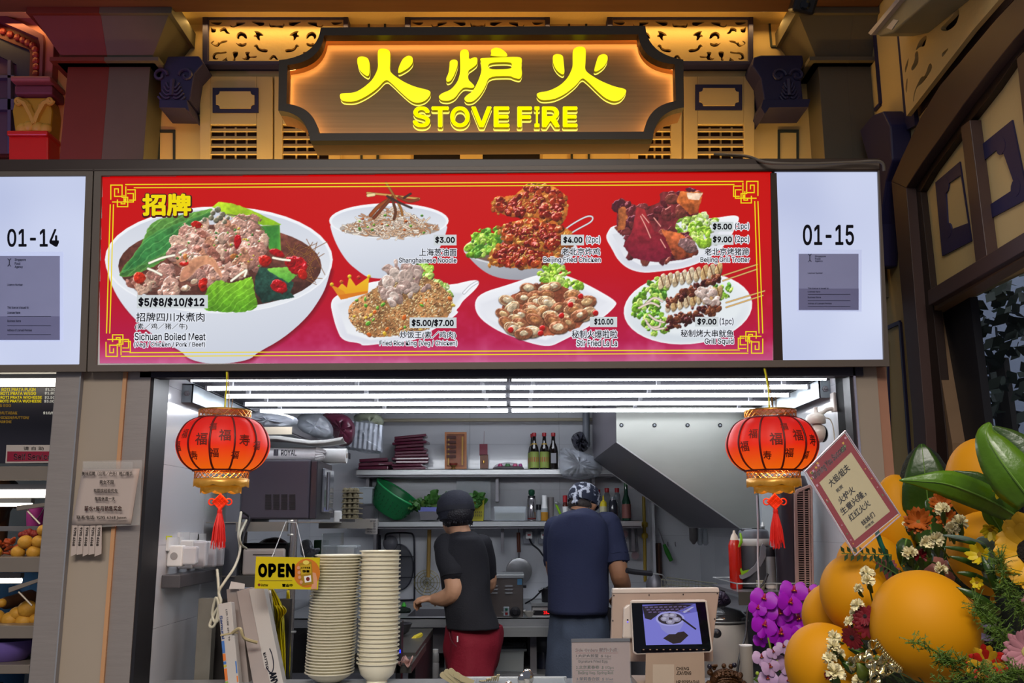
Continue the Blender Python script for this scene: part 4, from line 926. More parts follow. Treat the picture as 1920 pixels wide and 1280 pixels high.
t=tag(G().tube(smooth_pts([P(1340,289,3.5),P(1400,293,3.35),P(1440,305,3.27),P(1520,307,3.27),P(1600,304,3.28),P(1650,303,3.27),P(1658,320,3.28)],6),.006,6).build('loose_cable',mat('grey_cable','6b6258',.5),sm=60),'thin grey cable trailing along the top right of the menu box','cable')
# LANTERNS
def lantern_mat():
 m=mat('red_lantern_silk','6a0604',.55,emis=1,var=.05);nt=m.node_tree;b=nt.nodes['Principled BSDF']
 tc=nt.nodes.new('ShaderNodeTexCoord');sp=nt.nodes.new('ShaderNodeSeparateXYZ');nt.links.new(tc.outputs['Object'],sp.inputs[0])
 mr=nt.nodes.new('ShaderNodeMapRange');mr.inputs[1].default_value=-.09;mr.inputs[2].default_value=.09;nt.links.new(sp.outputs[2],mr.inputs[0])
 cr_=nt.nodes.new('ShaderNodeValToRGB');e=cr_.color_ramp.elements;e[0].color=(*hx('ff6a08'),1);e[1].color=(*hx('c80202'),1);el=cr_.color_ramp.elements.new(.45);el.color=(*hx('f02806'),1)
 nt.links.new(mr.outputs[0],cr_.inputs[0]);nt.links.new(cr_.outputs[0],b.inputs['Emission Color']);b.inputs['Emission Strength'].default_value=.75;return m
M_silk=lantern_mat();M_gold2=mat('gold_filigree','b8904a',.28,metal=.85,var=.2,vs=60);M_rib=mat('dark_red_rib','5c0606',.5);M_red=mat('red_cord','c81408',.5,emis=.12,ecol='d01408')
def lantern(cx,label,sway):
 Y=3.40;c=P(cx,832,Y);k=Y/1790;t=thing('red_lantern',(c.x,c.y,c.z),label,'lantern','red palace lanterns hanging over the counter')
 prof=[(48,47),(58,44),(72,34),(82,17),(86,0),(84,-15),(76,-32),(64,-44),(52,-50)]
 pp=[(p.x*k,p.y*k)for p in smooth_pts([(r,z,0)for r,z in prof],3)]
 NR=12;g=G();seg=48;vs=[]
 for r,z in pp:
  for j in range(seg):
   a=2*PI*j/seg;f=1-.03*(1-abs(math.cos(NR*a/2)))if 0 else 1-.035*abs(math.cos(NR*a/2))**8
   vs.append(c+Vector((r*f*math.cos(a),r*f*math.sin(a),z)))
 g.add(vs,[(i*seg+j,(i+1)*seg+j,(i+1)*seg+(j+1)%seg,i*seg+(j+1)%seg)for i in range(len(pp)-1)for j in range(seg)])
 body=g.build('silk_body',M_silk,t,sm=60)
 for j in range(NR):
  a=2*PI*(j+.5)/NR*1.0+0;a=2*PI*j/NR
  G().tube([c+Vector((r*.985*math.cos(a),r*.985*math.sin(a),z))for r,z in pp],.0035,6).build('rib',M_rib,t,sm=60)
 for(zr,rr)in((47*k,49*k),(-50*k,52*k)):
  G().tube([c+Vector((rr*math.cos(a),rr*math.sin(a),zr))for a in[2*PI*i/36 for i in range(37)]],.0045,6).build('red_trim_cord',M_rib,t,sm=60)
 def filigree(r,z0,z1,n=26):
  g=G()
  for zz in(z0,z1):g.tube([c+Vector((r*math.cos(a),r*math.sin(a),zz))for a in[2*PI*i/40 for i in range(41)]],.0022,5)
  for j in range(n):
   for s in(1,-1):
    a0=2*PI*j/n;g.tube([c+Vector((r*math.cos(a0+s*q*.36),r*math.sin(a0+s*q*.36),z0+(z1-z0)*q))for q in(0,.5,1)],.0012,4)
  return g.build('gold_filigree_band',M_gold2,t,kind='stuff')
 filigree(48*k,48*k,62*k);filigree(49*k,-66*k,-51*k)
 G().lathe([(48*k,0),(48.5*k,.004),(30*k,.006),(30*k,.003)],36,Matrix.Translation(c+Vector((0,0,62*k)))).build('top_ring',M_gold2,t,sm=50)
 def skirt(r,z0,h,n,m=M_gold2):
  vs=[];seg=n*6
  for j in range(seg+1):
   a=2*PI*j/seg;d=h*(.75+.25*abs(math.sin(a*n/2)))
   for q in(0,1):vs.append(c+Vector((r*math.cos(a),r*math.sin(a),z0-d*q)))
  G().add(vs,[(2*j,2*j+1,2*j+3,2*j+2)for j in range(seg)]).build('scalloped_skirt',m,t,solid=.001,sm=50)
 msk=mat('gold_skirt_bulb_glow','b8904a',.35,metal=.6,var=.3,vs=50,emis=.22,ecol='e09018');skirt(50*k,-66*k,15*k,8,msk);skirt(37*k,-74*k,19*k,8,msk)  # skirt emission stands in for bulb light falling on the gold
 G().lathe([(36*k,-80*k),(49*k,-66*k)],32,Matrix.Translation(c),cap=False).build('tier_plate',M_gold2,t)
 G().ball(c+Vector((0,0,-.045)),.022,10,8).build('bulb',emat('warm_bulb','ffb060',14),t,sm=60)
 for(aa,zz,s,ch)in[(-100,3,24,'福'),(-72,10,22,'福'),(-84,-22,17,'福'),(-128,14,18,'福'),(-48,2,22,'寿'),(-112,-26,16,'寿'),(-58,-25,15,'福'),(-88,26,14,'福'),(-140,-8,20,'福'),(-30,-6,18,'福')]:
  a=math.radians(aa);z=zz*k
  r=next((p[0]+(q[0]-p[0])*((z-p[1])/(q[1]-p[1]+1e-9))for p,q in zip(pp[:-1],pp[1:])if q[1]<=z<=p[1]),.15)+.0012
  v,f=text_geo(ch,.02);vs=[]
  for x,y,_ in v:
   da=(x-.5)*s*k/r;zz2=z+(y-.4)*s*k
   r2=next((p[0]+(q[0]-p[0])*((zz2-p[1])/(q[1]-p[1]+1e-9))for p,q in zip(pp[:-1],pp[1:])if q[1]<=zz2<=p[1]),r)+.0015
   vs.append(c+Vector((r2*math.cos(a+da),r2*math.sin(a+da),zz2)))
  G().add(vs,f).build('printed_character',mat('brown_print','6a1404',.6),t)
 top=P(cx+sway,690,Y);q=c+Vector((0,0,66*k))
 g=G();g.tube(smooth_pts([q+Vector((.012,0,0)),(q+top)/2+Vector((.008,0,0)),top],5),.002,5);g.tube(smooth_pts([q+Vector((.022,0,0)),q+Vector((.024,0,.04)),q+Vector((.012,0,.05)),q+Vector((.012,0,.01))],5),.0016,5)
 g.build('hanging_wire',mat('copper_wire','9a7448',.35,metal=.7),t,sm=60,kind='stuff')
 G().tube(smooth_pts([q+Vector((-.002,.0,0)),q+Vector((-.001,0,.06)),(q+top)/2+Vector((0,0,.02)),top+Vector((-.004,0,0))],5),.0032,6).build('yellow_flex',mat('yellow_flex','d8d020',.4),t,sm=60)
 kc=c+Vector((0,0,-108*k));g=G()
 M=Matrix.Translation(kc)@Matrix.Rotation(PI/4,4,'Y');g.box(-.021,.021,-.004,.004,-.021,.021,M)
 for s in(-1,1):g.tube([kc+Vector((s*(.03+.011*math.cos(a)),0,.011*math.sin(a)))for a in[2*PI*i/12 for i in range(13)]],.003,5)
 for i in range(4):
  u=-.018+i*.012;g.tube([M@Vector((u,-.005,-.02)),M@Vector((u,-.005,.02))],.002,4);g.tube([M@Vector((-.02,-.005,u)),M@Vector((.02,-.005,u))],.002,4)
 g.tube([kc+Vector((0,0,.03)),c+Vector((0,0,-70*k))],.002,4);g.build('chinese_knot',mat('orange_red_cord','e83408',.5,emis=.25,ecol='f04010'),t,bevel=.001)
 g=G();r_=random.Random(int(cx))
 for j in range(70):
  a=r_.random()*6.28;rr=.022*math.sqrt(r_.random());L=r_.uniform(.10,.135);p0=kc+Vector((math.cos(a)*.005,math.sin(a)*.005,-.03))
  g.tube([p0,p0+Vector((math.cos(a)*rr*.7,math.sin(a)*rr*.7,-L*.5)),p0+Vector((math.cos(a)*rr+r_.gauss(0,.001),math.sin(a)*rr,-L))],.0014,4)
 g.build('tassel',M_red,t,kind='stuff');G().lathe([(.008,0),(.009,-.008),(.008,-.022),(.006,-.024)],10,Matrix.Translation(kc+Vector((0,0,-.026)))).build('tassel_cap',M_red,t)
 l=bpy.data.lights.new('lantern_bulb','POINT');l.energy=1.2;l.color=(1,.45,.15);l.shadow_soft_size=.02;lo=bpy.data.objects.new('lantern_bulb',l);COL.objects.link(lo);lo.location=c+Vector((0,0,-.13))
lantern(419,'glowing red silk lantern with gold trim on the left of the opening',8);lantern(1447,'glowing red silk lantern with gold trim on the right of the opening',-12)
# KITCHEN BACK
M_plasticc=mat('cloudy_clear_plastic','c4ccd2',.2,alpha=.45,coat=.2)
M_bagc=mat('clear_bag_film','aab0ba',.12,alpha=.38,coat=.5,bump=.8,bs=18)
M_bagw=mat('milky_bag_film','9fa4ae',.3,alpha=.85,bump=.6,bs=14)
YS=6.08
def shelf(x0,x1,ytop,label,depth=.27,Y=YS,th=.034,back=None):
 z=P(960,ytop,Y).z;a,b=P(x0,ytop,Y).x,P(x1,ytop,Y).x
 t=thing('wall_shelf',((a+b)/2,Y+depth/2,z-th),label,'shelf')
 G().box(a,b,Y,Y+depth,z-.004,z).build('shelf_board',M_steelh,t);G().box(a,b,Y,Y+.006,z-th,z).build('front_lip',M_steelh,t)
 G().box(a,b,Y+.03,Y+depth,z-th*1.4,z-.005).build('underside_rail',M_steeld,t)
 return t,z
su,zu=shelf(668,1152,879,'steel wall shelf under the row of dark sauce bottles, the upper of the two');sl,zl=shelf(650,1203,976,'steel wall shelf level with the cooks heads, the lower of the two')
for px,t in((929,su),(1110,su),(686,su)):pbox('bracket',px,890,px+6,940,6.2,.15,M_steeld,t)
for px,t in((939,sl),(1184,sl),(700,sl)):pbox('bracket',px,988,px+6,1034,6.22,.13,M_steeld,t)
g=G();g.tube([P(690,788,6.3),P(1160,786,6.3)],.012,6);g.build('ceiling_pipe',mat('cream_pipe','a8a08a',.5),label='cream pipe running along the top of the back wall',cat='pipe')
tag(bpy.data.objects['ceiling_pipe'],'cream pipe running along the top of the back wall','pipe')
# upper shelf
M_rp=mat('maroon_packet','5c1c34',.3,var=.3,vs=20,coat=.4)
r_=random.Random(11)
def packs(x0,x1,y0,y1,n,label):
 for k in range(n):
  z0=zu+(P(960,y0,6.15).z-zu)*0;H=(P(960,y0,6.15).z-zu);h=H/n
  a=P(x0+r_.uniform(-2,5),870,6.15).x;b=P(x1+r_.uniform(-8,4),870,6.15).x;tl_=r_.uniform(-.02,.02)+.09*(k/n)
  M=Matrix.Translation(((a+b)/2,6.21,zu+h*(k+.5)))@Matrix.Rotation(-tl_,4,'Y')@Matrix.Rotation(r_.uniform(-.1,.1),4,'Z');w=(b-a)/2;gg=G();nx=8
  grid=[[M@Vector((-w+2*w*i/nx,-.08+.16*j/3,(h*.48 if 0<i<nx and s>0 else 0)*s*(1+.2*r_.random())-(h*.45 if s<0 and 0<i<nx else 0)))for i in range(nx+1)]for j in range(4)for s in(1,)]
  gg.box(-w,w,-.08,.08,-h*.42,h*.42,M)
  o=gg.build('plastic_packet',M_rp,origin=(M@Vector((0,0,-h*.42))),bevel=min(.004,h*.3),label=label+', '+nth(n-1-k,n),cat='packet',group='maroon packets stacked on the upper shelf')
packs(736,800,815,877,11,'maroon packet in the tall leaning stack on the upper shelf')
packs(672,732,858,877,3,'maroon packet in the low pile on the upper shelf')
t=thing('altar_plaque',at(854,877,6.2,zu),'orange brown framed altar plaque standing on the upper shelf','plaque')
pbox('board',837,813,872,878,6.2,.015,mat('red_brown_lacquer','8a4a28',.35,var=.4,vs=30),t)
YA=YPL(6.2);ring('frame',rect(834,810,875,879),rect(838,814,871,875),YA,-.0,.012,mat('orange_wood','a8683a',.4),t)
g=G()
for k in range(5):g.box(P(846,0,6.2).x,P(862,0,6.2).x,6.185,6.2,P(854,822+k*9,6.2).z,P(854,817+k*9,6.2).z)
g.build('painted_characters',mat('dark_brown_print','4a1c14',.5),t,kind='stuff')
for sx in(841,867):pbox('side_panel_print',sx-1.5,818,sx+1.5,872,6.19,.01,mat('gold_print','b88a3a',.4),t)
t=thing('incense_cup',at(850,877,6.12,zu),'small gold and red incense cup in front of the altar plaque','cup')
PL('cup',850,877,6.12,[(4,0),(4.5,2),(3,4),(7,8),(7.5,12),(6.8,12),(6,8)],mat('gold_cup','8a6a3a',.3,metal=.7),t,z=zu)
PL('red_band',850,877,6.12,[(7.3,8.5),(7.8,11)],mat('red_cup_band','7a1c1c',.4),t,z=zu)
t=thing('incense_box',at(907,877,6.15,zu),'tall narrow incense box with one joss stick poking out','box')
pbox('lower_box',900,852,915,878,6.15,.05,mat('brown_card_box','6e4a3a',.5,var=.3,vs=30),t);pbox('red_top',899,832,914,853,6.15,.05,mat('dark_red_card','6e1c30',.4),t)
G().tube([P(907,834,6.17),P(908,808,6.17)],.0015,4).build('joss_stick',M_rib,t);PL('gold_seal',907,868,6.149,[(2.5,0),(2.5,5)],M_gold2,t)
t=thing('snack_packet',at(953,877,6.15,zu),'floral printed snack packet lying on the upper shelf','packet')
g=G();vs=[]
for i in range(13):
 f=i/12;x=P(924+58*f,870,6.15).x;h=.012+.035*math.sin(PI*min(1,max(0,f)))**.5
 vs.append([Vector((x,6.15+.06*math.cos(a),zu+h*.5+h*.5*math.sin(a)))for a in[2*PI*j/10 for j in range(11)]])
g.sheet(vs);o=g.build('wrapper',mat('floral_wrapper','b9b2b8',.3,var=.1),t,sm=50)
for px,c_,r0 in((938,'a03060',5),(952,'3c6a3a',6),(966,'b04468',5),(976,'8a2a70',4)):PL('print_patch',px,874,6.085,[(r0,0),(r0*.6,5)],mat('patch_'+c_,c_,.4),t)
M_soy=mat('dark_soy_glass','16100f',.08,coat=.6);M_soyr=mat('red_bottle_cap','a02028',.35)
def soy(cx,lab,label,Y=6.15):
 t=thing('sauce_bottle',at(cx,877,Y,zu),label,'bottle','dark sauce bottles on the upper shelf')
 PL('bottle_body',cx,877,Y,[(8,0),(8.6,2),(8.6,34),(7.5,42),(4,50),(3.4,60),(3.4,63)],M_soy,t,z=zu)
 PL('cap',cx,877,Y,[(4,62),(4.2,68),(3.6,69)],M_soyr,t,z=zu)
 if lab:
  PL('label',cx,877,Y,[(8.9,3),(8.9,33)],mat('olive_green_label','8a9a4a',.5),t,z=zu);PL('red_print',cx,877,Y,[(9.0,14),(9.0,23)],mat('red_label_print','b03a34',.5),t,z=zu,seg=12)
  PL('neck_label',cx,877,Y,[(6.6,43),(4.8,49)],mat('gold_neck_label','b09040',.5),t,z=zu)
 else:pbox('label',cx-5,849,cx+5,868,Y-.033,.003,mat('grey_label','8f8f96',.5),t)
soy(1002,1,'dark sauce bottle with red cap, leftmost of the row on the upper shelf');soy(1021,1,'dark sauce bottle with red cap, in the middle of the row on the upper shelf');soy(1038,0,'dark sauce bottle with plain grey label, rightmost of the row on the upper shelf')
soy(999,1,'dark sauce bottle hidden behind the leftmost one on the upper shelf',6.28)
def bag(name,pts,Y,label,m,seed,amp=.03,d=.06,cat='bag'):
 """crumpled film bag over a pixel outline"""
 r_=random.Random(seed);cx=sum(p[0]for p in pts)/len(pts);cy=sum(p[1]for p in pts)/len(pts);c=P(cx,cy,Y);t=[]
 ring_=chaikin(chaikin(pts));vs=[P(cx,cy,Y-d)];n=len(ring_)
 for q in(.3,.55,.8,1):
  for x,y in ring_:
   p=P(cx+(x-cx)*q,cy+(y-cy)*q,Y-d*math.sqrt(max(0,1-q*q))+r_.gauss(0,amp*(1.1-q*.6)));vs.append(p)
 fs=[(0,1+(j+1)%n,1+j)for j in range(n)]
 for i in range(3):fs+=[(1+i*n+j,1+i*n+(j+1)%n,1+(i+1)*n+(j+1)%n,1+(i+1)*n+j)for j in range(n)]
 low=min(v.z for v in vs)
 return G().add(vs,fs).build(name,m,label=label,cat=cat,sm=60,origin=(c.x,c.y,low),solid=.002)
bag('clear_plastic_bag',[(1046,845),(1060,838),(1090,846),(1120,858),(1132,880),(1120,895),(1080,900),(1050,894)],6.02,'crumpled clear plastic bag at the right end of the upper shelf',M_bagc,3)
t=thing('floral_bag',P(1085,835,6.2),'small floral packet on top of the clear bag beside the duct','bag')
bag('wrapper_',[(1070,818),(1085,808),(1098,812),(1105,840),(1090,850),(1075,838)],6.2,'x',mat('dark_floral_film','4a4a56',.3,var=.4,vs=40),5).parent=None
o=[x for x in bpy.data.objects if x.name.startswith('wrapper_')][0];bpy.data.objects.remove(t);o.name='floral_bag';tag(o,'small dark floral packet on top of the clear bag by the duct','bag')
# lower shelf
def tub(x0,x1,y0,y1,Y,m,name='tub',taper=.9,parent=None,z=None,dep=.16,open_=True,**k):
 a,b=P(x0,y1,Y).x,P(x1,y1,Y).x;zt_=P(960,y0,Y).z;zb_=P(960,y1,Y).z if z is None else z;cx=(a+b)/2;w=(b-a)/2;cy=Y+dep/2;d=dep/2
 vs=[(cx+sx*w*f,cy+sy*d*f,zz)for f,zz in((taper,zb_),(1,zt_))for sx,sy in((-1,-1),(1,-1),(1,1),(-1,1))]
 i=.94;vs+=[(cx+sx*w*f*i,cy+sy*d*f*i,zz)for f,zz in((taper,zb_+.004),(1,zt_))for sx,sy in((-1,-1),(1,-1),(1,1),(-1,1))]
 fs=[(0,1,5,4),(1,2,6,5),(2,3,7,6),(3,0,4,7),(3,2,1,0),(12,13,9,8),(13,14,10,9),(14,15,11,10),(15,12,8,11),(8,9,10,11),(4,5,13,12),(5,6,14,13),(6,7,15,14),(7,4,12,15)]
 return G().add(vs,fs).build(name,m,parent,**k)
def lid_rim(x0,x1,y,Y,m,parent,dep=.16,h=3):
 a,b=P(x0,y,Y).x,P(x1,y,Y).x;z=P(960,y,Y).z;k=.0035*h;G().box(a-.005,b+.005,Y-.005,Y+dep+.005,z-k,z).build('lid',m,parent,bevel=.003)
t=thing('food_tub',at(680,974,6.1,zl),'cloudy stacked storage tubs at the left end of the lower shelf','tub')
tub(662,698,912,943,6.1,M_plasticc,'upper_tub',parent=t);lid_rim(660,700,912,6.1,M_plasticc,t)
t=thing('steel_pot',at(688,974,6.1,zl),'steel pot on the lower shelf beneath the cloudy tubs','pot');PL('pot_body',685,974,6.15,[(15,0),(17,2),(17,26),(18.5,28),(17,28),(16,4)],M_steeld,t,z=zl)
t=thing('green_basket',at(750,972,6.12,zl),'big green plastic basket tipped on its side on the lower shelf','basket')
q=kk_(738,935,6.15);M=Matrix.Translation(P(737,938,6.2))@Matrix.Rotation(math.radians(33),4,'Y')@Matrix.Rotation(math.radians(12),4,'X')
M_grn=mat('green_plastic','1f7a45',.35,sub=.0)
G().lathe([(28*q,-26*q),(34*q,-20*q),(45*q,14*q),(47*q,17*q),(45*q,19*q),(43*q,15*q),(33*q,-17*q),(5*q,-22*q)],32,M,sy=.72,cap=True).build('basket_bowl',M_grn,t,sm=45)
G().tube([M@Vector((46*q*math.cos(a),46*q*.72*math.sin(a),18*q))for a in[2*PI*i/32 for i in range(33)]],.007,6).build('rim',mat('bright_green_plastic','2a9a58',.3),t,sm=60)
g=G()
for j in range(26):
 a=2*PI*j/26
 for z in(-12,-4,4):rr=(36+(z+12)*.33+1.2)*q;v=Vector((rr*math.cos(a),rr*.72*math.sin(a),z*q));g.box(-.002,.002,-.002,.002,-.007,.007,M@Matrix.Translation(v))
g.build('vent_slots',mat('dark_green_slots','12502c',.5),t,kind='stuff')
M_leafv=mat('cabbage_leaf','3c6a2c',.45,var=.4,vs=30)
def greens(name,px0,px1,y0,y1,Y,n,label,seed,m=M_leafv,parent=None,s=.035):
 r_=random.Random(seed);g=G()
 for k in range(n):
  c=P(r_.uniform(px0,px1),r_.uniform(y0,y1),Y+r_.uniform(-.05,.08));a=r_.uniform(0,6.28);u=Vector((math.cos(a),r_.uniform(-.5,.5),r_.uniform(-.2,1))).normalized();w=u.orthogonal().normalized();nn=u.cross(w)
  L=s*r_.uniform(.7,1.5);W_=L*.45
  grid=[[c+u*L*(i/4-.3)+w*W_*math.sin(PI*(i+.3)/4.6)*jj+nn*(.25*W_*abs(jj)+.01*math.sin(i*2+jj*3))for jj in(-1,-.5,0,.5,1)]for i in range(5)];g.sheet(grid)
 o=g.build(name,m,parent,sm=50,kind='stuff' if parent else None)
 if not parent:o.location=(0,0,0);tag(o,label,'vegetables')
 return o
t=thing('blue_basket',at(806,972,6.1,zl),'low blue rimmed basket of cabbages on the lower shelf','basket');tub(784,828,950,958,6.1,mat('violet_blue_plastic','5a62a8',.4),'rim',1,t);tub(786,826,957,974,6.1,M_steeld,'steel_tray',.92,t)
greens('cabbage_leaves',790,812,940,950,6.15,10,'',1,parent=t,s=.05);
for cx in(800,815,825):G().ball(P(cx,946,6.18),(.045,.04,.035),10,8).build('cabbage',mat('pale_cabbage','5f7f3c',.4,var=.3,vs=25),t,sm=60)
greens('cabbage_leaves',806,834,930,946,6.15,14,'',2,parent=t,s=.06)
t=thing('leaf_vegetables',at(775,972,6.12,zl),'dark leafy greens piled between green and blue baskets','vegetables');greens('leaves',768,786,942,956,6.13,16,'',3,parent=t)
t=thing('yellow_basket',at(893,973,6.1,zl),'yellow plastic basket of greens behind the capped cook','basket');tub(876,908,928,973,6.1,mat('yellow_plastic','a8a020',.4),'basket_body',.88,t,z=zl)
g=G()
for i in range(7):
 for j in range(2):p=P(881+i*3.6,960+j*6,6.098);g.box(p.x-.003,p.x+.003,6.095,6.1,p.z-.006,p.z+.006)
g.build('slots',mat('olive_slots','5a5610',.5),t,kind='stuff');greens('leaves',880,906,928,950,6.08,22,'',4,parent=t,s=.05)
t=thing('tray_lid',at(890,973,6.28,zl),'large translucent tray lid leaning on the back wall','tray')
ring('rim',rect(856,896,920,974),rect(861,901,915,974),YPL(6.3),0,.012,M_plasticc,t);poly('panel',rect(861,901,915,974),YPL(6.3),0,.003,M_plasticc,t)
t=thing('pickle_tub',at(955,973,6.1,zl),'clear tub of green pickles beside the steel thermos','tub');tub(926,987,949,975,6.1,M_plasticc,'tub_body',.92,t,z=zl);tub(929,984,961,974,6.105,mat('olive_pickles','5c5a38',.5,var=.4,vs=60),'pickles',.95,t,dep=.145)
t=thing('thermos_flask',at(997,973,6.1,zl),'steel thermos flask with green stopper on the lower shelf','flask')
PL('flask_body',997,973,6.12,[(7.5,0),(8,1),(8,40),(6,43)],mat('polished_steel','b8b4b8',.15,metal=.9),t,z=zl);PL('collar',997,973,6.12,[(7,42),(7,46)],M_black,t,z=zl)
PL('green_stopper',997,973,6.12,[(4,46),(6,50),(6,56),(3,58)],mat('dark_green_cap','14402c',.3),t,z=zl);PL('red_base_ring',997,973,6.12,[(8.1,3),(8.1,5)],M_rib,t,z=zl)
t=thing('spice_jar',at(1009,973,6.15,zl),'short dark capped jar between thermos and oil sprayer','jar');PL('jar_body',1010,973,6.17,[(4.5,0),(4.5,20)],M_plasticc,t,z=zl);PL('cap',1010,973,6.17,[(4.7,20),(4.7,30)],M_black,t,z=zl)
t=thing('oil_sprayer',at(1021,973,6.1,zl),'oil bottle with tall white spray top on the lower shelf','bottle');PL('oil_bottle',1021,973,6.12,[(7,0),(7,16)],mat('golden_oil','a8782a',.1,coat=.4),t,z=zl);PL('clear_neck',1021,973,6.12,[(7,16),(6.6,23)],M_plasticc,t,z=zl);PL('white_spray_top',1021,973,6.12,[(6,23),(4.5,32),(5,46),(4,47)],M_white,t,z=zl)
t=thing('cup_stack',at(1033,973,6.12,zl),'leaning stack of grey paper cups by the bandana cook','cups')
for k in range(12):PL('cup',1033,973,6.16,[(5,0),(6,5.5),(6.4,6),(5.8,6)],mat('grey_cup','8a8484',.6),t,z=zl+k*3.4*.0034)
for k in range(1):pass
t=thing('squeegee',at(1045,973,6.1,zl),'lime green handled scoop beside the paper cups','scoop');G().tube([P(1042,944,6.1),P(1052,966,6.1)],.008,6).build('lime_handle',mat('lime_plastic','7fb01e',.4),t);G().ball(P(1044,943,6.1),.014,8,6).build('chrome_head',M_steelh,t)
def sb(cx,prof,cap,body,capm,label,Y=6.12,lab=None):
 t=thing('seasoning_bottle',at(cx,973,Y,zl),label,'bottle');PL('bottle_body',cx,973,Y,prof,body,t,z=zl);PL('cap',cx,973,Y,cap,capm,t,z=zl)
 if lab:PL('label',cx,973,Y,[(lab[0],lab[1]),(lab[0],lab[2])],lab[3],t,z=zl)
M_clearg=mat('smoky_glass','7c848a',.08,alpha=.5,coat=.5)
sb(1060,[(5,0),(5,28),(3.5,34)],[(4.2,34),(4.4,46),(3,47)],mat('brown_sauce','4a1812',.2),M_soyr,'brown sauce bottle with red cap left of the bandana',lab=(5.2,10,26,M_white))
sb(1122,[(6.5,0),(7,2),(7,42),(5,50)],[(4.5,50),(4.7,57)],M_clearg,M_soyr,'clear bottle with red cap right beside the bandana')
sb(1132,[(6.5,0),(7,2),(7,26)],[(7,26),(6,34),(2,37),(1.2,46)],mat('pale_sauce','b8b492',.4),mat('yellow_cap','c8b41e',.4),'squeeze bottle with yellow nozzle right of the bandana',6.06)
sb(1139,[(6,0),(6.4,2),(6.4,46),(4,52)],[(4.4,52),(4.6,60)],M_clearg,M_soyr,'tall clear bottle with red cap behind the yellow nozzle bottle',6.2)
sb(1150,[(8,0),(8.6,2),(8.6,30),(6,38)],[(6,38),(4,44)],mat('dark_vinegar','2a2c34',.1,coat=.4),M_clearg,'squat dark vinegar jar between two clear bottles',6.08)
sb(1158,[(6,0),(6.4,2),(6.4,44),(4,52)],[(4.2,52),(4.4,60)],M_clearg,M_soyr,'tall clear bottle with red cap left of the green glass bottle',6.2)
sb(1175,[(8,0),(8.4,2),(8.2,34),(4,48),(3.4,62)],[(3.6,62),(3.6,70)],mat('green_glass','163828',.08,coat=.6),mat('green_cap','2a5a38',.3),'green glass sauce bottle with red label at the shelf end',6.1,(8.6,4,30,mat('faded_red_label','7a4a44',.5)))
# left wall shelf, bags
zw=P(548,800,4.35).z
t=thing('side_wall_shelf',(JL+.17,5.2,zw-.04),'steel shelf running back along the left tiled wall above the microwave','shelf')
G().box(JL,P(548,800,4.35).x,4.35,6.0,zw-.03,zw-.026).build('shelf_board',M_steelh,t);G().box(JL,P(548,800,4.35).x,4.345,4.352,zw-.035,zw).build('end_lip',mat('pale_steel_lip','b6ab98',.3,metal=.4),t);G().box(P(548,800,4.35).x-.004,P(548,800,4.35).x,4.35,6.0,zw-.035,zw).build('side_lip',M_steeld,t)
for i,(pts,Y,m,lb)in enumerate([([(452,775),(500,770),(560,782),(556,800),(480,803),(450,792)],4.5,M_bagw,'crumpled milky bag at the front end of the left wall shelf'),([(558,776),(600,772),(626,800),(622,824),(580,818),(556,800)],4.9,M_bagw,'bulging white plastic bag in the middle of the left wall shelf'),([(600,772),(650,776),(668,800),(660,834),(634,838),(618,800)],5.2,mat('red_tinted_bag','6e2c44',.3,alpha=.85,bump=.5,bs=14),'reddish plastic bag on the left wall shelf behind the white one'),([(640,800),(690,785),(712,800),(714,836),(722,850),(680,850),(640,832)],5.5,M_bagc,'clear bag full of wrapped cups at the back of the left wall shelf'),([(660,776),(700,772),(722,784),(716,808),(690,812),(670,800)],5.8,mat('pale_green_bag','9aa08a',.4,alpha=.9,bump=.6,bs=14),'pale green bag high at the back end of the left wall shelf')]):
 bag('plastic_bag',pts,Y,lb,m,20+i,.012,.1)
for k in range(7):
 p=P(655+k*9,834+k*1.2,5.6);G().tube([p-Vector((0,0,.02)),p+Vector((0,.06,.14))],.022,8).build('wrapped_cup_sleeve',mat('silver_sleeve','8f939c',.3,metal=.3),label='slanted pale cup sleeve in the clear bag, '+nth(k,7,'leftmost','rightmost','from the left'),cat='cup sleeve',group='cup sleeves in the clear bag',origin=p)
 # counter with sink
YC,ZCn=5.42,P(900,1158,5.42).z
M_ctr=mat('steel_counter','97989a',.3,metal=.3,var=.12,vs=6,stretch=(.5,.5,10))
t=thing('steel_counter',(0,5.8,0),'long steel kitchen counter along the back wall','counter')
sx0,sx1,sy0,sy1=P(762,1150,5.5).x,P(852,1150,5.5).x,5.52,6.0
XL_,XR_=JL+.02,.5
for a in[(XL_,sx0,YC,BY-.01),(sx1,XR_,YC,BY-.01),(sx0,sx1,YC,sy0),(sx0,sx1,sy1,BY-.01)]:G().box(a[0],a[1],a[2],a[3],ZCn-.006,ZCn).build('worktop',M_ctr,t)
G().box(XL_,XR_,YC,YC+.006,ZCn-.05,ZCn).build('front_apron',M_ctr,t)
G().box(P(925,1170,5.36).x,P(1035,1170,5.36).x,5.36,5.4,ZCn-.095,ZCn-.045).build('drawer_front',M_steelh,t)
G().box(XL_,XR_,BY-.03,BY-.005,ZCn,P(960,1131,6.33).z+.03).build('upstand',M_ctr,t)
for a,b,c_,d_ in[(sx0,sx1,sy0,sy0+.003),(sx0,sx1,sy1-.003,sy1),(sx0,sx0+.003,sy0,sy1),(sx1-.003,sx1,sy0,sy1)]:G().box(a,b,c_,d_,ZCn-.2,ZCn).build('sink_wall',M_steeld,t)
G().box(sx0,sx1,sy0,sy1,ZCn-.2,ZCn-.197).build('sink_bottom',M_steeld,t)
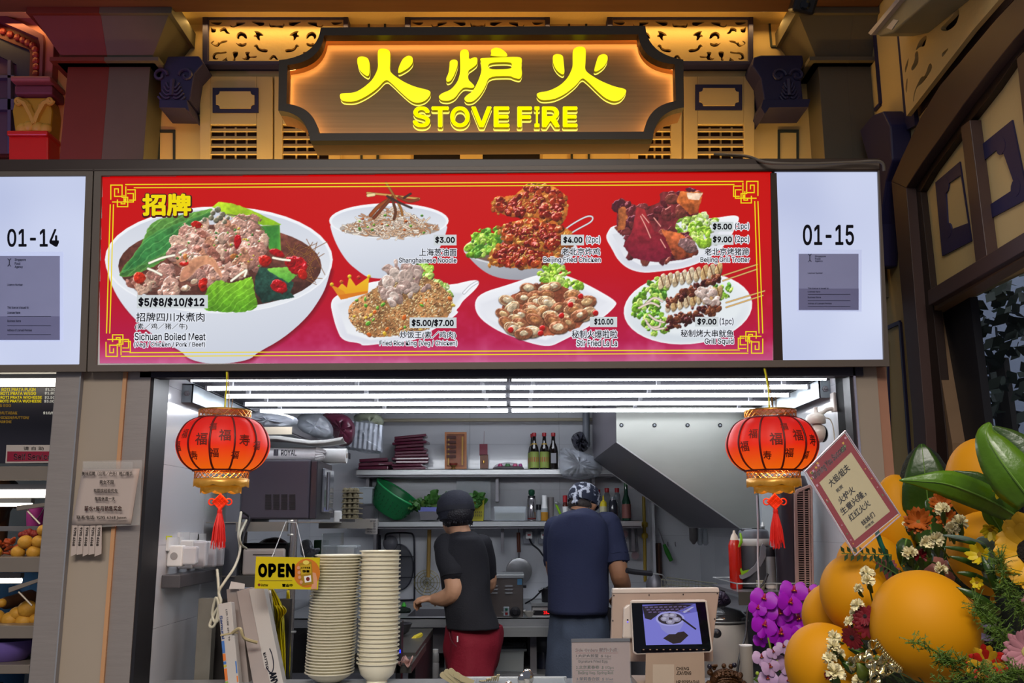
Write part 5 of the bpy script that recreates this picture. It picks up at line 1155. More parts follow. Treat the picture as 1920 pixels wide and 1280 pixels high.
for px in(925,1000,840,700):x=P(px,1200,5.5).x;G().box(x-.018,x+.018,5.5,5.54,0,ZCn-.006).build('leg',M_steeld,t);G().box(x-.018,x+.018,6.2,6.24,0,ZCn-.006).build('leg',M_steeld,t)
zsh=P(950,1262,5.5).z;G().box(-.9,.45,5.45,6.25,zsh-.02,zsh).build('lower_shelf',M_ctr,t)
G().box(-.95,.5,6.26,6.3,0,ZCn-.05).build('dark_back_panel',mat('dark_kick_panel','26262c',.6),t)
t=thing('flour_box',at(952,1257,5.55,zsh),'clear lidded box half full of flour under the counter','box');tub(921,983,1216,1258,5.55,M_plasticc,'box_body',.94,t,z=zsh,dep=.3);tub(924,980,1236,1257,5.56,mat('flour','9a9a92',.8,bump=.3),'flour',.96,t,dep=.27);lid_rim(918,986,1216,5.55,M_plasticc,t,.3,4)
t=thing('plastic_bucket',at(1018,1258,5.6,zsh),'dark bucket with grey lid under the counter beside the cook','bucket');PL('bucket_body',1020,1257,5.7,[(16,0),(18,25),(19,30)],mat('dark_blue_plastic','23283c',.4),t,z=zsh);PL('grey_container',1020,1257,5.7,[(18,30),(19,62),(16,66)],mat('frosted_plastic','5a5c64',.3),t,z=zsh);pbox('sticker',994,1205,1003,1225,5.6,.05,mat('olive_sticker','5a5a1e',.5),t)
t=thing('white_bottle',at(815,1270,5.2,P(815,1270,5.2).z),'white plastic bottle standing low beside the red shorts','bottle');PL('bottle_body',815,1270,5.2,[(7,0),(8,3),(8,26),(7,28),(8,30),(7.5,42),(6,46)],mat('white_bottle_plastic','9a9a9c',.35),t);PL('bottle_cap',815,1270,5.2,[(6.3,45),(6.3,51)],M_white,t)
G().box(-1.2,-.35,5.12,5.38,P(815,1270,5.2).z-.03,P(815,1270,5.2).z).build('low_shelf',M_steeld,label='low steel shelf below the sink to the left',cat='shelf')
t=thing('steel_machine',at(948,1158,5.46,ZCn),'stainless countertop machine with vents and a control dial','machine')
pbox('casing',918,1083,981,1158,5.46,.3,mat('dark_brushed_steel','6e6662',.35,metal=.6,var=.15,vs=20),t,bevel=.004);pbox('top_rim',916,1077,983,1084,5.45,.32,M_steelh,t,bevel=.003)
g=G();
for x0 in(919,947):
 for k in range(3):p0=P(x0,1097+k*6.5,5.455);p1=P(x0+14,1099.5+k*6.5,5.455);G().box(p0.x,p1.x,5.45,5.46,p1.z,p0.z).build('vent',mat('bright_vent','b8b8b8',.25,metal=.6),t)
pbox('switch_panel',944,1137,955,1155,5.455,.01,mat('light_panel','9aa4ac',.4),t,bevel=.004)
for yy_,c_ in((1142,'1c5a44'),(1150,'8a1c1c')):PL('switch',949.5,yy_,5.452,[(2.5,-2),(2.5,2)],mat('sw'+c_,c_,.4),t,seg=10)
q=P(966,1147,5.45);G().lathe([(.03,0),(.03,.008),(.016,.01),(.014,.025),(0,.025)],20,Matrix.Translation(q)@Matrix.Rotation(PI/2,4,'X')).build('dial',M_black,t,sm=40)
pbox('blue_sticker',970,1085,979,1096,5.457,.003,mat('blue_sticker','5a90b8',.4),t);pbox('side_clip',981,1097,987,1102,5.48,.02,M_black,t)
t=thing('glass_lid',at(952,1076,5.8),'round glass and steel lid behind the countertop machine','lid');PL('dome',948,1083,5.85,[(32,0),(30,6),(20,10),(3,12)],M_clearg,t);PL('rim',948,1083,5.85,[(33,0),(33,2),(31,2)],M_steelh,t)
t=thing('digital_scale',at(1013,1158,5.46,ZCn),'white digital scale with red numbers beside the cook in navy','scale');pbox('scale_body',998,1136,1034,1158,5.46,.2,M_white,t,bevel=.006);pbox('black_display',1000,1144,1032,1153,5.455,.01,M_dark,t)
g=G();letters(g,'184',YPL(5.45),1019,1145,1030,1151,0,.02);g.build('red_digits',emat('red_led','ff2020',1.4),t);pbox('scale_plate',996,1131,1036,1136,5.44,.24,M_steelh,t)
t=thing('black_pot',at(1028,1131,5.55),'black pot on the digital scale partly hidden by the cook','pot');PL('pot_body',1032,1131,5.55,[(14,0),(16,3),(17,26),(18,28),(16,27)],M_black,t);G().tube([P(1018,1104,5.465),P(1010,1108,5.46)],.008,6).build('handle',M_black,t)
M_dish=mat('grey_white_dish','a8a49c',.3)
for i,(cx,w)in enumerate(((946,13),(972,11),(996,16))):
 t=thing('boat_dish',at(cx,1168,5.48,ZCn),f'pale boat shaped dish on the counter edge, {["left", "middle", "right"][i]} of three','dish','boat dishes on the counter edge')
 PL('dish_bowl',cx,1168,5.48,[(w*.5,0),(w*.8,5),(w,10),(w*.93,10),(w*.5,3)],M_dish,t,z=ZCn,sy=.6)
 k=kk_(cx,1168,5.48)
 for s in(-1,1):G().tube([at(cx+s*w*.9,1160,5.48,ZCn+9*k),at(cx+s*w*1.25,1158,5.48,ZCn+12*k)],[.012,.004],6).build('spout',M_dish,t)
t=thing('scouring_pad',at(757,1146,5.7,ZCn),'dark scouring pad with green brush beside the sink','scourer');PL('pad',757,1146,5.75,[(12,0),(14,4),(12,8),(5,10)],mat('dark_green_scourer','1e2a22',.9,bump=1,bs=90),t,z=ZCn);PL('green_brush',757,1146,5.75,[(3,10),(5,12),(2,19)],mat('bright_green_scourer','3aa82c',.5),t,z=ZCn)
t=thing('side_bench',(-.75,4.6,0),'dark steel side bench at lower left with pots','bench')
zs_=P(780,1190,4.8).z;b0=P(812,1183,5.1);b1=P(700,1183,5.1)
G().box(-.82,b0.x,4.15,5.1,zs_-.03,zs_).build('bench_top',mat('dark_bench_steel','55534f',.35,metal=.5,var=.2),t);G().box(b0.x-.03,b0.x,4.15,5.1,.5,zs_-.03).build('bench_side',mat('black_bench_side','1a1a1e',.5),t)
t=thing('wok',at(745,1180,4.75,zs_),'dark metal basin on the side bench below the sink','basin');PL('basin_bowl',742,1190,4.75,[(12,0),(24,8),(30,22),(31,23),(28,20),(14,4)],mat('dark_bowl_steel','55555c',.25,metal=.7),t,z=zs_,seg=28)
t=thing('yellow_cloth',at(778,1196,4.7,zs_),'small yellow sponge cloth on the side bench edge','cloth');G().tube([P(768,1206,4.65),P(778,1197,4.68),P(790,1189,4.72)],[.012,.016,.01],6).build('cloth_fold',mat('yellow_sponge','a8981e',.8),t)
# things on the back wall
M_wire=mat('dark_wire','2c2c34',.4,metal=.5);M_wood=mat('bamboo','9a7a3c',.5,var=.15);
YW=6.31
t=thing('mesh_strainer',P(712,985,YW),'small black handled strainer hanging left below the lower shelf','strainer');G().tube([P(711,1003,YW),P(712,1030,YW)],.011,6).build('handle',M_black,t);G().tube([P(710,985,YW),P(711,1003,YW)],.003,5).build('hook',M_steeld,t)
G().lathe([(.05,0),(.04,.015),(.015,.025)],20,Matrix.Translation(P(732,1018,YW+.02))@Matrix.Rotation(PI/2,4,'X')).build('mesh_bowl',mat('grey_mesh','6c6c74',.4,alpha=.7),t,sm=50)
t=thing('wire_rack',P(748,985,YW),'tall rounded wire rack hanging on the back wall','rack');g=G()
g.tube(smooth_pts([P(x,y,YW)for x,y in[(722,1012),(724,1002),(735,999),(765,999),(775,1004),(777,1030),(777,1115),(773,1124),(745,1125)]],5),.006,6);g.build('outer_frame',M_wire,t,sm=60)
for y in(1043,1082):G().tube([P(724,y,YW),P(777,y,YW)],.003,5).build('cross_wire',M_wire,t)
G().tube([P(749,1000,YW),P(752,1050,YW)],.003,5).build('cross_wire',M_wire,t)
t=thing('oval_mesh_screen',P(750,1020,YW+.02),'dark oval mesh screen hanging inside the wire rack','screen');g=G()
E_=[P(748+27*math.cos(a),1063+43*math.sin(a),YW+.015)for a in[2*PI*i/32 for i in range(33)]];g.tube(E_,.005,5);g.build('rim',M_wire,t);G().add(E_[:-1],[tuple(range(32))]).build('mesh',mat('dark_mesh','4a4a52',.6,alpha=.75),t)
t=thing('bamboo_skimmer',P(805,990,YW),'wire skimmer with long bamboo handle hanging by the cook','skimmer');G().tube([P(805,993,YW-.02),P(803,1082,YW-.02)],.013,8).build('bamboo_handle',M_wood,t,sm=60);g=G()
for r0 in(7,13,19,24):g.tube([P(801+r0*math.cos(a),1092+r0*math.sin(a),YW-.02+(24-r0)*.002)for a in[2*PI*i/24 for i in range(25)]],.0025,4)
for k in range(10):a=2*PI*k/10;g.tube([P(801,1092,YW+.02),P(801+24*math.cos(a),1092+24*math.sin(a),YW-.02)],.002,4)
g.build('wire_basket',mat('brass_wire','8a8054',.4,metal=.6),t,kind='stuff')
t=thing('frying_pan',P(972,990,YW),'round aluminium pan with brown handle hanging on the back wall','pan');G().tube([P(972,998,YW-.03),P(973,1035,YW-.03)],.012,8).build('wooden_handle',mat('red_brown_wood','5c2c1c',.4),t,sm=60);G().tube([P(973,1035,YW-.02),P(973,1048,YW-.01)],.006,6).build('handle_neck',M_steeld,t)
G().lathe([(.085,0),(.082,-.02),(.065,-.024),(.001,-.022)],32,Matrix.Translation(P(973,1070,YW))@Matrix.Rotation(PI/2,4,'X')@Matrix.Scale(-1,4,(0,0,1))).build('pan_disc',mat('aluminium_disc','8a8a8c',.3,metal=.8,var=.2,vs=30),t,sm=50);G().tube([P(972,988,YW),P(972,998,YW-.03)],.003,5).build('hook',M_steeld,t)
for i,cx in enumerate((993,1021)):
 t=thing('wall_socket',P(cx,1003,YW),f'double wall socket with white plug below the lower shelf, {["left", "right"][i]} one','socket');pbox('back_box',cx-12,988,cx+9,1019,6.3,.05,mat('grey_socket_box','7c7e88',.4),t,bevel=.003);pbox('plug',cx-7,996,cx+5,1010,6.26,.04,M_white,t,bevel=.006);pbox('red_switch',cx-4,1001,cx+2,1004,6.255,.01,M_soyr,t)
ptube('power_cable',[(993,1010,6.25),(998,1020,6.22),(1010,1030,6.2),(1020,1043,6.2),(1032,1052,6.2)],.006,M_black,label='black power cord drooping from the left wall socket',cat='cord')
tag(ptube('power_cable',[(1034,1096,5.6),(1015,1108,5.6),(1000,1122,5.62),(985,1131,5.65)],.005,M_black),'black cord running from the black pot to the machine','cord')
t=thing('measuring_cups',P(1185,985,YW),'pinkish measuring cups hanging in a cluster right of the cook','measuring cups')
for x,y,l in((1170,1001,8),(1169,1041,-30),(1191,1041,-45)):
 G().lathe([(.026,0),(.022,-.02),(.001,-.02)],16,Matrix.Translation(P(x,y,YW-.02))@Matrix.Rotation(PI/2,4,'X')).build('cup',mat('pinkish_steel','9a8488',.3,metal=.3),t,sm=50)
for a in(((1171,1008),(1170,1035)),((1175,1008),(1174,1035)),((1189,990),(1190,1035)),((1193,990),(1196,1035))):G().tube([P(*a[0],YW),P(*a[1],YW)],.004,5).build('handle',M_steeld,t)
M_ypipe=mat('yellow_gas_pipe','9a7e1e',.4);t=thing('gas_pipe',P(1208,1090,6.28),'yellow gas pipe with valve running down the back wall','pipe');G().tube([P(1207,930,6.28),P(1210,1090,6.26)],.011,8).build('pipe_run',M_ypipe,t,sm=60)
for y in(982,1003):PL('valve_collar',1209,y+6,6.27,[(5,0),(6,3),(6,8),(4,10)],M_ypipe,t,seg=10)
G().box(P(1218,900,6.3).x,P(1223,900,6.3).x,6.25,BY,.8,2.3).build('trim_19',M_tile,kind='structure')
t=thing('knife_holder',P(1236,1075,YW),'narrow brown wooden strip hanging on the wall right of the pipe','holder');pbox('wood_strip',1231,1018,1241,1085,YW-.01,.03,mat('dark_brown_wood','3e241c',.5),t,bevel=.003);pbox('lighter_edge',1234.5,1018,1237,1085,YW-.014,.01,mat('mid_brown_wood','6a4430',.5),t)
t=thing('gas_lighter',P(1245,1010,YW),'bright green long nosed gas lighter hung on the right wall','lighter');G().tube([P(1234,990,YW-.02),P(1246,1022,YW-.02)],.004,6).build('steel_nose',M_steeld,t);G().tube([P(1245,1020,YW-.02),P(1251,1034,YW-.02),P(1259,1051,YW-.02)],[.01,.016,.013],8).build('green_handle',mat('lighter_green','2c7a24',.35),t,sm=60)
for i,px in enumerate((1252,1266)):tag(G().tube([P(px,1016,YW+.02),P(px,1021,YW),P(px+1,1024,YW-.01)],.003,5).build('wall_hook',M_steeld),f'tiny wall hook right of the green lighter, {["left", "right"][i]} one','hook','tiny wall hooks')
t=thing('fry_basket',P(1290,1100,5.0),'black handled wire fry basket in front of the stove','basket');G().tube([P(1175,1069,4.7),P(1190,1072,4.72),P(1222,1075,4.75)],.013,8).build('black_handle',M_black,t,sm=60)
ptube('handle_wire',[(1222,1075,4.75),(1240,1077,4.8),(1247,1083,4.85),(1250,1092,4.9)],.003,M_steelh,t)
g=G();top=[P(x,y,Y)for x,y,Y in((1240,1086,4.8),(1342,1100,4.8),(1345,1094,5.1),(1250,1082,5.1))];bot=[v+Vector((.0,0,-.07))for v in top]
for L in(top,bot,[a.lerp(b,.5)for a,b in zip(top,bot)]):g.tube(L+[L[0]],.0025,4)
for(a,b,c_,d_)in((top[0],top[1],bot[1],bot[0]),(top[3],top[2],bot[2],bot[3]),(top[1],top[2],bot[2],bot[1])):
 for k in range(17):f=k/16;g.tube([a.lerp(b,f),d_.lerp(c_,f)],.0012,4)
g.build('wire_mesh',mat('brass_grey_wire','8a8a78',.35,metal=.6),t,kind='stuff')
t=thing('steel_canister',at(1228,1110,5.3),'dented steel canister behind the fry basket handle','canister');PL('canister_body',1228,1112,5.3,[(16,0),(17,3),(16,22),(9,32),(7,37)],M_steeld,t)
G().box(P(1180,1112,5.2).x,JR-.05,4.3,5.75,.3,min(P(1228,1112,5.3).z,P(1342,1100,4.8).z-.075)).build('stove_bench',M_steeld,label='steel stove bench along the right wall under the extractor hood',cat='bench')
# extractor hood
t=thing('extractor_hood',P(1290,985,4.75),'large angled stainless extractor hood over the stove on the right','extractor hood')
HP=YPL(4.75);zT=2.55
prof=[HP.uv(*p)for p in[(1156,700),(1156,828),(1388,990),(1420,992)]];xw=JR-.02
prof=[(prof[0][0],zT),prof[1],prof[2],(xw,prof[2][1]),(xw,zT)]
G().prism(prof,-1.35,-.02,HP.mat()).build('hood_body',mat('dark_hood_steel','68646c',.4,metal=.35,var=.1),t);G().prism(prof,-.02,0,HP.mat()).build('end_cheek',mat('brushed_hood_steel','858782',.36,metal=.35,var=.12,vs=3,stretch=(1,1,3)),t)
for px in(1165,1227,1289,1350):q=P(px,797,4.748);G().lathe([(.011,0),(.011,.004),(.005,.007)],8,Matrix.Translation(q)@Matrix.Rotation(PI/2,4,'X')).build('bolt',mat('dark_bolt','55585c',.3,metal=.7),t)
g=G();a_=Vector((prof[1][0],4.75,prof[1][1]));b_=Vector((prof[2][0],4.75,prof[2][1]));g.tube([a_,b_],.005,4);g.tube([a_+Vector((0,1.33,0)),b_+Vector((0,1.33,0))],.007,4);g.build('folded_edge',M_steelh,t,kind='stuff')
q=P(1310,990,5.6);t2=thing('hanging_bulb_bag',q,'grease cups and a wrapped bag hanging under the hood edge','cups');PL('grease_bag',1301,1020,5.6,[(2,0),(8,8),(8,30)],mat('grimy_film','4c4848',.4),t2)
for px in(1313,1323):PL('glass_cup',px,1022,5.6,[(3,0),(5.5,4),(5.5,14),(4,30)],M_clearg,t2)
t=thing('vent_duct',P(1105,850,6.2),'grey vertical pipe and clear hoses left of the hood','duct');G().tube([P(1099,760,6.2),P(1099,838,6.2)],.024,12).build('grey_pipe',mat('grey_pvc','6c7078',.4),t,sm=60);PL('collar',1099,838,6.2,[(4,0),(8,4),(8,10)],mat('grey_pvc','6c7078',.4),t)
# PEOPLE
M_skin=mat('warm_skin','b88a6c',.55,var=.06,sub=.05);M_skin2=mat('tanned_skin','96694c',.55,var=.06,sub=.05)
def fuse(g,name,m,parent,voxel=.006,it=4):
 o=g.build(name,m,parent);md=o.modifiers.new('r','REMESH');md.mode='VOXEL';md.voxel_size=voxel;md.use_smooth_shade=True
 s=o.modifiers.new('s','SMOOTH');s.iterations=it;s.factor=.6
 dg=bpy.context.evaluated_depsgraph_get();me=bpy.data.meshes.new_from_object(o.evaluated_get(dg));o.modifiers.clear();o.data=me
 if not me.materials:me.materials.append(m)
 me.polygons.foreach_set('use_smooth',[True]*len(me.polygons));return o
def limb(g,pts,rs,n=5):
 pp=smooth_pts(pts,n);k=len(pts)-1;rr=[]
 for i in range(len(pp)):
  f=i/n;j=min(int(f),k-1);q=f-j if j<k else 1;q=q*q*(3-2*q);rr.append(rs[j]*(1-q)+rs[min(j+1,k)]*q)
 g.tube(pp,rr,12)
 for p,r in((pp[0],rr[0]),(pp[-1],rr[-1])):g.ball(p,r,12,8)
def hand(g,wrist,d,up,s=1.0,curl=.8):
 d=Vector(d).normalized();side=d.cross(Vector(up)).normalized();n=side.cross(d)
 M=Matrix(((side.x,d.x,n.x),(side.y,d.y,n.y),(side.z,d.z,n.z))).to_4x4()
 c=Vector(wrist)+d*.045*s;g.ball(c,(.04*s,.05*s,.018*s),12,8,M.to_3x3().to_4x4())
 for i,(o,L)in enumerate(((-.03,.068),(-.01,.078),(.01,.073),(.029,.058))):
  p=c+d*.04*s+side*o*s;pts=[c+side*o*.7*s,p];a=0;
  for seg in(.45,.32,.23):a+=curl*.6;p=p+(d*math.cos(a)-n*math.sin(a))*L*seg*s;pts.append(p)
  g.tube(pts,[.010*s,.0095*s,.009*s,.008*s,.007*s],8);g.ball(pts[-1],.007*s,8,6)
 p0=c-side*.03*s-d*.02*s;p1=p0-side*.022*s+d*.028*s-n*.01*s;p2=p1+d*.03*s-n*.014*s+side*.008*s
 g.tube([c,p0,p1,p2],[.014*s,.013*s,.011*s,.009*s],8);g.ball(p2,.009*s,8,6)
def head(g,c,face,s=1.0,tilt=0):
 """c = centre of the skull; face = horizontal facing direction"""
 f=Vector((face[0],face[1],-math.sin(tilt)if tilt else 0)).normalized();r=f.cross(Vector((0,0,1))).normalized();u=r.cross(f)
 R=Matrix(((r.x,f.x,u.x),(r.y,f.y,u.y),(r.z,f.z,u.z))).to_4x4();K=lambda x,y,z:c+(r*x+f*y+u*z)*s
 g.ball(K(0,-.008,.02),(.076*s,.094*s,.092*s),24,16,R);g.ball(K(0,.03,-.045),(.056*s,.062*s,.07*s),20,14,R)
 g.ball(K(0,.07,-.085),(.026*s,.022*s,.022*s),12,8,R)
 g.tube([K(0,.088,.01),K(0,.105,-.022),K(0,.096,-.034)],[.008*s,.013*s,.012*s],8)
 for sx in(-1,1):
  g.ball(K(sx*.03,.083,.012),(.017*s,.01*s,.012*s),10,8,R);g.ball(K(sx*.03,.084,.03),(.022*s,.008*s,.006*s),10,6,R)
  g.ball(K(sx*.078,-.004,-.008),(.010*s,.02*s,.032*s),12,8,R)
 g.ball(K(0,.088,-.055),(.024*s,.01*s,.007*s),10,6,R)
 return K,R
def section_loft(secs,seg=28,ex=2.3):
 """secs: (centre, half width vector, half depth vector)"""
 g=G();vs=[]
 for c,a,b in secs:
  for k in range(seg):
   t_=2*PI*k/seg;ct,st=math.cos(t_),math.sin(t_)
   vs.append(c+a*math.copysign(abs(ct)**(2/ex),ct)+b*math.copysign(abs(st)**(2/ex),st))
 return g.add(vs,[(i*seg+k,i*seg+(k+1)%seg,(i+1)*seg+(k+1)%seg,(i+1)*seg+k)for i in range(len(secs)-1)for k in range(seg)])
def cloth(rows,Y,yaw,dep,n=4):
 """rows: (py, pxL, pxR, depth factor) back outline at depth Y"""
 rows=smooth_pts([(r[0],r[1],r[2])for r in rows],n);secs=[]
 for i,r in enumerate(rows):
  a,b=P(r.y,r.x,Y),P(r.z,r.x,Y);c=(a+b)/2;w=(b-a).length/2;f=dep(i/(len(rows)-1));wx=Vector((math.cos(yaw),math.sin(yaw),0));wy=Vector((-math.sin(yaw),math.cos(yaw),0))
  d=f;ww=math.sqrt(max(w*w-(d*math.sin(yaw))**2,.0004))/max(.3,abs(math.cos(yaw)));secs.append((c,wx*ww,wy*d))
 return secs
def folds(o,amp,sc,seed=0):
 from mathutils import noise
 for v in o.data.vertices:
  p=v.co;amp_=amp*2;n=noise.noise(Vector((p.x*sc,p.y*sc,p.z*sc*.45+seed)))+.5*noise.noise(Vector((p.x*sc*2.2,p.y*sc*2.2,p.z*sc+seed)))
  v.co=p+v.normal*n*amp_
  # woman in black
Yw=5.0;base=at(880,1000,Yw+.03,0);t=thing('person',base,'person seen from behind in black cap, black t-shirt and dark red shorts, reaching left','person')
yaw=math.radians(28);fwd=Vector((-.62,.78,0)).normalized()
g=G();hc=P(853,963,Yw+.02);hf=Vector((-.55,.83,0));K,R=head(g,hc,hf,.94,.15)
neck=P(864,1000,Yw);hip=P(888,1195,Yw+.02);hip.z=P(888,1195,Yw).z
limb(g,[K(0,-.02,-.06),neck,P(870,1030,Yw)],[.052,.055,.075])
g.ball(P(868,1045,Yw+.01),(.15,.09,.10),20,12,Matrix.Rotation(yaw,4,'Z'));g.ball(P(874,1105,Yw+.01),(.115,.09,.2),20,12,Matrix.Rotation(yaw,4,'Z'));g.ball(hip,(.115,.095,.11),20,12,Matrix.Rotation(yaw,4,'Z'))
for sx in(-1,1):
 h=hip+Vector((sx*.055*math.cos(yaw),sx*.055*math.sin(yaw),-.03));kn=h+Vector((0,.03,0));kn.z=.47;an=Vector((h.x,h.y-.02,.08));limb(g,[h,kn,an],[.066,.05,.036]);g.ball(Vector((h.x,h.y,.045))+fwd*.06,(.045,.12,.045),12,8,Matrix.Rotation(math.atan2(-fwd.x,fwd.y),4,'Z'));g.ball(Vector((h.x,h.y-.01,.05)),(.04,.05,.05),10,8)
sh=P(836,1032,Yw-.02);el=P(853,1106,Yw-.1);wr=P(815,1123,Yw-.0);limb(g,[sh,P(848,1072,Yw-.08),el,P(836,1120,Yw-.06),wr],[.058,.052,.053,.044,.03]);hand(g,wr,P(800,1122,Yw+.02)-wr,(0,0,1),.95,1.25)
sh=P(905,1030,Yw+.04);el=P(912,1100,Yw+.12);wr=P(850,1120,Yw+.3);limb(g,[sh,P(910,1065,Yw+.08),el,wr],[.055,.05,.042,.028]);hand(g,wr,(-.9,.3,0),(0,0,1),.82,.9)
fuse(g,'body',M_skin,t)
g=G();g.ball(K(0,-.022,.0),(.086,.096,.085),24,14,R);g.ball(K(0,-.05,-.035),(.066,.04,.03),16,10,R)
for k in range(26):
 a=(k/25-.5)*3.6;p=K(.08*math.sin(a),-.02-.085*math.cos(a),-.052);g.tube([p,p+Vector((0,0,-.008-.006*(k%3)))],[.006,.002],5)
g.build('hair',mat('black_hair','16131a',.5,bump=.6,bs=120),t,sm=60)
g=G();g.lathe([(.084,-.042),(.092,-.01),(.0965,.02),(.092,.055),(.072,.088),(.04,.105),(.001,.11)],32,Matrix.Translation(K(0,-.01,.012))@R,sy=1.1);cp=g.build('cap',mat('black_cap_fabric','1b1d2a',.8,bump=.3,bs=90),t,sm=60)
G().lathe([(.0975,.0),(.0985,.012),(.0975,.024)],32,Matrix.Translation(K(0,-.01,.008))@R,sy=1.1,cap=False).build('cap_band',mat('black_cap_band','14151f',.8),t,sm=60)
g=G();grid=[[K(.06*(j/4-.5)*2*(1-.3*i/4),.09+.065*i/4-.02*(abs(j-2)/2)**2,.012-.012*i/4-.012*(abs(j-2)/2))for j in range(5)]for i in range(5)];g.sheet(grid).build('cap_brim',mat('black_cap_fabric','1b1d2a',.8),t,solid=.004,sm=60)
M_blk=mat('black_tshirt','17171e',.85,bump=.15,bs=120);M_sred=mat('dark_red_shorts','7c0c24',.8,var=.12,vs=8,bump=.2,bs=80)
secs=cloth([(996,851,885),(1002,843,893),(1012,835,902),(1028,828,910),(1050,824,916),(1080,828,918),(1110,832,919),(1140,835,925),(1160,838,932),(1176,840,936)],Yw,yaw*.5,lambda f:.055+.07*min(1,f*5)-.0*f+.02*f)
for i,(c,a,b)in enumerate(secs):f=i/(len(secs)-1);secs[i]=(c+Vector((0,0,0)),a,b)
o=section_loft(secs).build('tshirt',M_blk,t,sm=70,solid=.006);folds(o,.006,9,3)
g=G();limb(g,[P(837,1024,Yw-.02),P(843,1050,Yw-.055),P(850,1072,Yw-.085)],[.066,.07,.068]);g.tube([P(850,1072,Yw-.085),P(851,1079,Yw-.089)],[.068,.067],16);o=g.build('left_sleeve',M_blk,t,sm=70);folds(o,.004,14,7)
g=G();limb(g,[P(903,1022,Yw+.03),P(908,1050,Yw+.06),P(910,1075,Yw+.09)],[.058,.062,.06]);g.build('right_sleeve',M_blk,t,sm=70)
secs=cloth([(1172,840,937),(1186,839,940),(1205,838,938),(1230,838,930),(1262,838,921),(1300,840,915),(1360,842,910)],Yw+.02,yaw*.5,lambda f:.125+.02*math.sin(f*PI))
o=section_loft(secs).build('shorts',M_sred,t,sm=70,solid=.006);folds(o,.012,11,9)
q=P(858,1197,Yw-.125);G().box(q.x-.003,q.x+.003,q.y-.012,q.y+.012,q.z-.014,q.z+.012).build('white_tag',M_white,t)
G().tube(smooth_pts([P(842,1184,Yw-.125),P(846,1200,Yw-.135),P(856,1212,Yw-.142)],4),.003,5).build('pocket_seam',mat('seam_red','4c0816',.8),t)
# man in navy
Ym=5.02;base=at(1085,1000,Ym+.05,0);t=thing('person',base,'person seen from behind in patterned head scarf, navy shirt and blue grey trousers','person')
yaw=math.radians(-14);g=G();hc=P(1096,943,Ym+.06);K,R=head(g,hc,Vector((.55,.83,0)),.88,.45)
limb(g,[K(0,-.03,-.05),P(1090,962,Ym+.02),P(1086,985,Ym)],[.058,.064,.085])
g.ball(P(1088,1003,Ym),(.17,.1,.1),20,12,Matrix.Rotation(yaw,4,'Z'));g.ball(P(1083,1070,Ym),(.145,.1,.24),20,12);hip=P(1082,1150,Ym+.02);g.ball(hip,(.115,.09,.12),20,12)
for sx in(-1,1):
 h=hip+Vector((sx*.065,0,-.03));kn=Vector((h.x,h.y+.02,.5));an=Vector((h.x,h.y-.01,.09));limb(g,[h,kn,an],[.07,.055,.04]);g.ball(Vector((h.x,h.y+.06,.045)),(.048,.13,.045),12,8);g.ball(Vector((h.x,h.y-.01,.05)),(.042,.05,.05),10,8)
sh=P(1140,985,Ym+.0);el=P(1161,1077,Ym-.05);wr=P(1160,1118,Ym+.12);limb(g,[sh,P(1153,1035,Ym-.03),el,P(1167,1098,Ym+.03),wr],[.062,.056,.048,.045,.031]);hand(g,wr,(.15,.9,-.3),(0,0,1),.95,.8)
sh=P(1043,992,Ym+.02);el=P(1042,1075,Ym+.12);wr=P(1060,1100,Ym+.38);limb(g,[sh,P(1040,1035,Ym+.06),el,wr],[.06,.055,.046,.03]);hand(g,wr,(.1,.9,0),(0,0,1),.95,.8)
fuse(g,'body',M_skin2,t)
def bandana():
 if 'patterned_scarf' in MC:return MC['patterned_scarf']
 m=mat('patterned_scarf','1c2236',.8);nt=m.node_tree;b=nt.nodes['Principled BSDF'];tc=nt.nodes.new('ShaderNodeTexCoord');n=nt.nodes.new('ShaderNodeTexNoise');n.inputs['Scale'].default_value=26;n.inputs['Detail'].default_value=3;n.inputs['Distortion'].default_value=1.2
 r=nt.nodes.new('ShaderNodeValToRGB');r.color_ramp.elements[0].position=.5;r.color_ramp.elements[0].color=(*hx('161c30'),1);r.color_ramp.elements[1].position=.56;r.color_ramp.elements[1].color=(*hx('a8acb8'),1)
 nt.links.new(tc.outputs['Object'],n.inputs[0]);nt.links.new(n.outputs['Fac'],r.inputs[0]);nt.links.new(r.outputs[0],b.inputs['Base Color']);return m
g=G();g.lathe([(.081,-.03),(.0855,.0),(.082,.032),(.065,.064),(.037,.082),(.001,.088)],32,Matrix.Translation(K(0,-.014,.02))@R,sy=1.13);g.build('head_scarf',bandana(),t,sm=60)
g=G();g.ball(K(0,-.1,-.015),.02,10,8);g.tube([K(0,-.1,-.02),K(.015,-.115,-.055)],[.014,.006],6);g.tube([K(0,-.1,-.02),K(-.02,-.11,-.05)],[.014,.005],6);g.build('scarf_knot',bandana(),t,sm=60)
g=G();g.ball(K(0,-.05,-.035),(.068,.05,.035),16,10,R);g.build('hair',mat('short_dark_hair','2c2522',.7,bump=.5,bs=150),t,sm=60)
M_nvy=mat('navy_tshirt','1d2340',.85,bump=.15,bs=110);M_pant=mat('blue_grey_trousers','3a4456',.85,var=.15,bump=.2,bs=100)
secs=cloth([(957,1073,1107),(961,1062,1118),(970,1046,1132),(983,1034,1141),(1002,1029,1144),(1030,1029,1143),(1070,1031,1139),(1110,1031,1139),(1148,1030,1136)],Ym,yaw,lambda f:.06+.075*min(1,f*5)+.01*f)
o=section_loft(secs).build('navy_tshirt',M_nvy,t,sm=70,solid=.006);folds(o,.007,9,1)
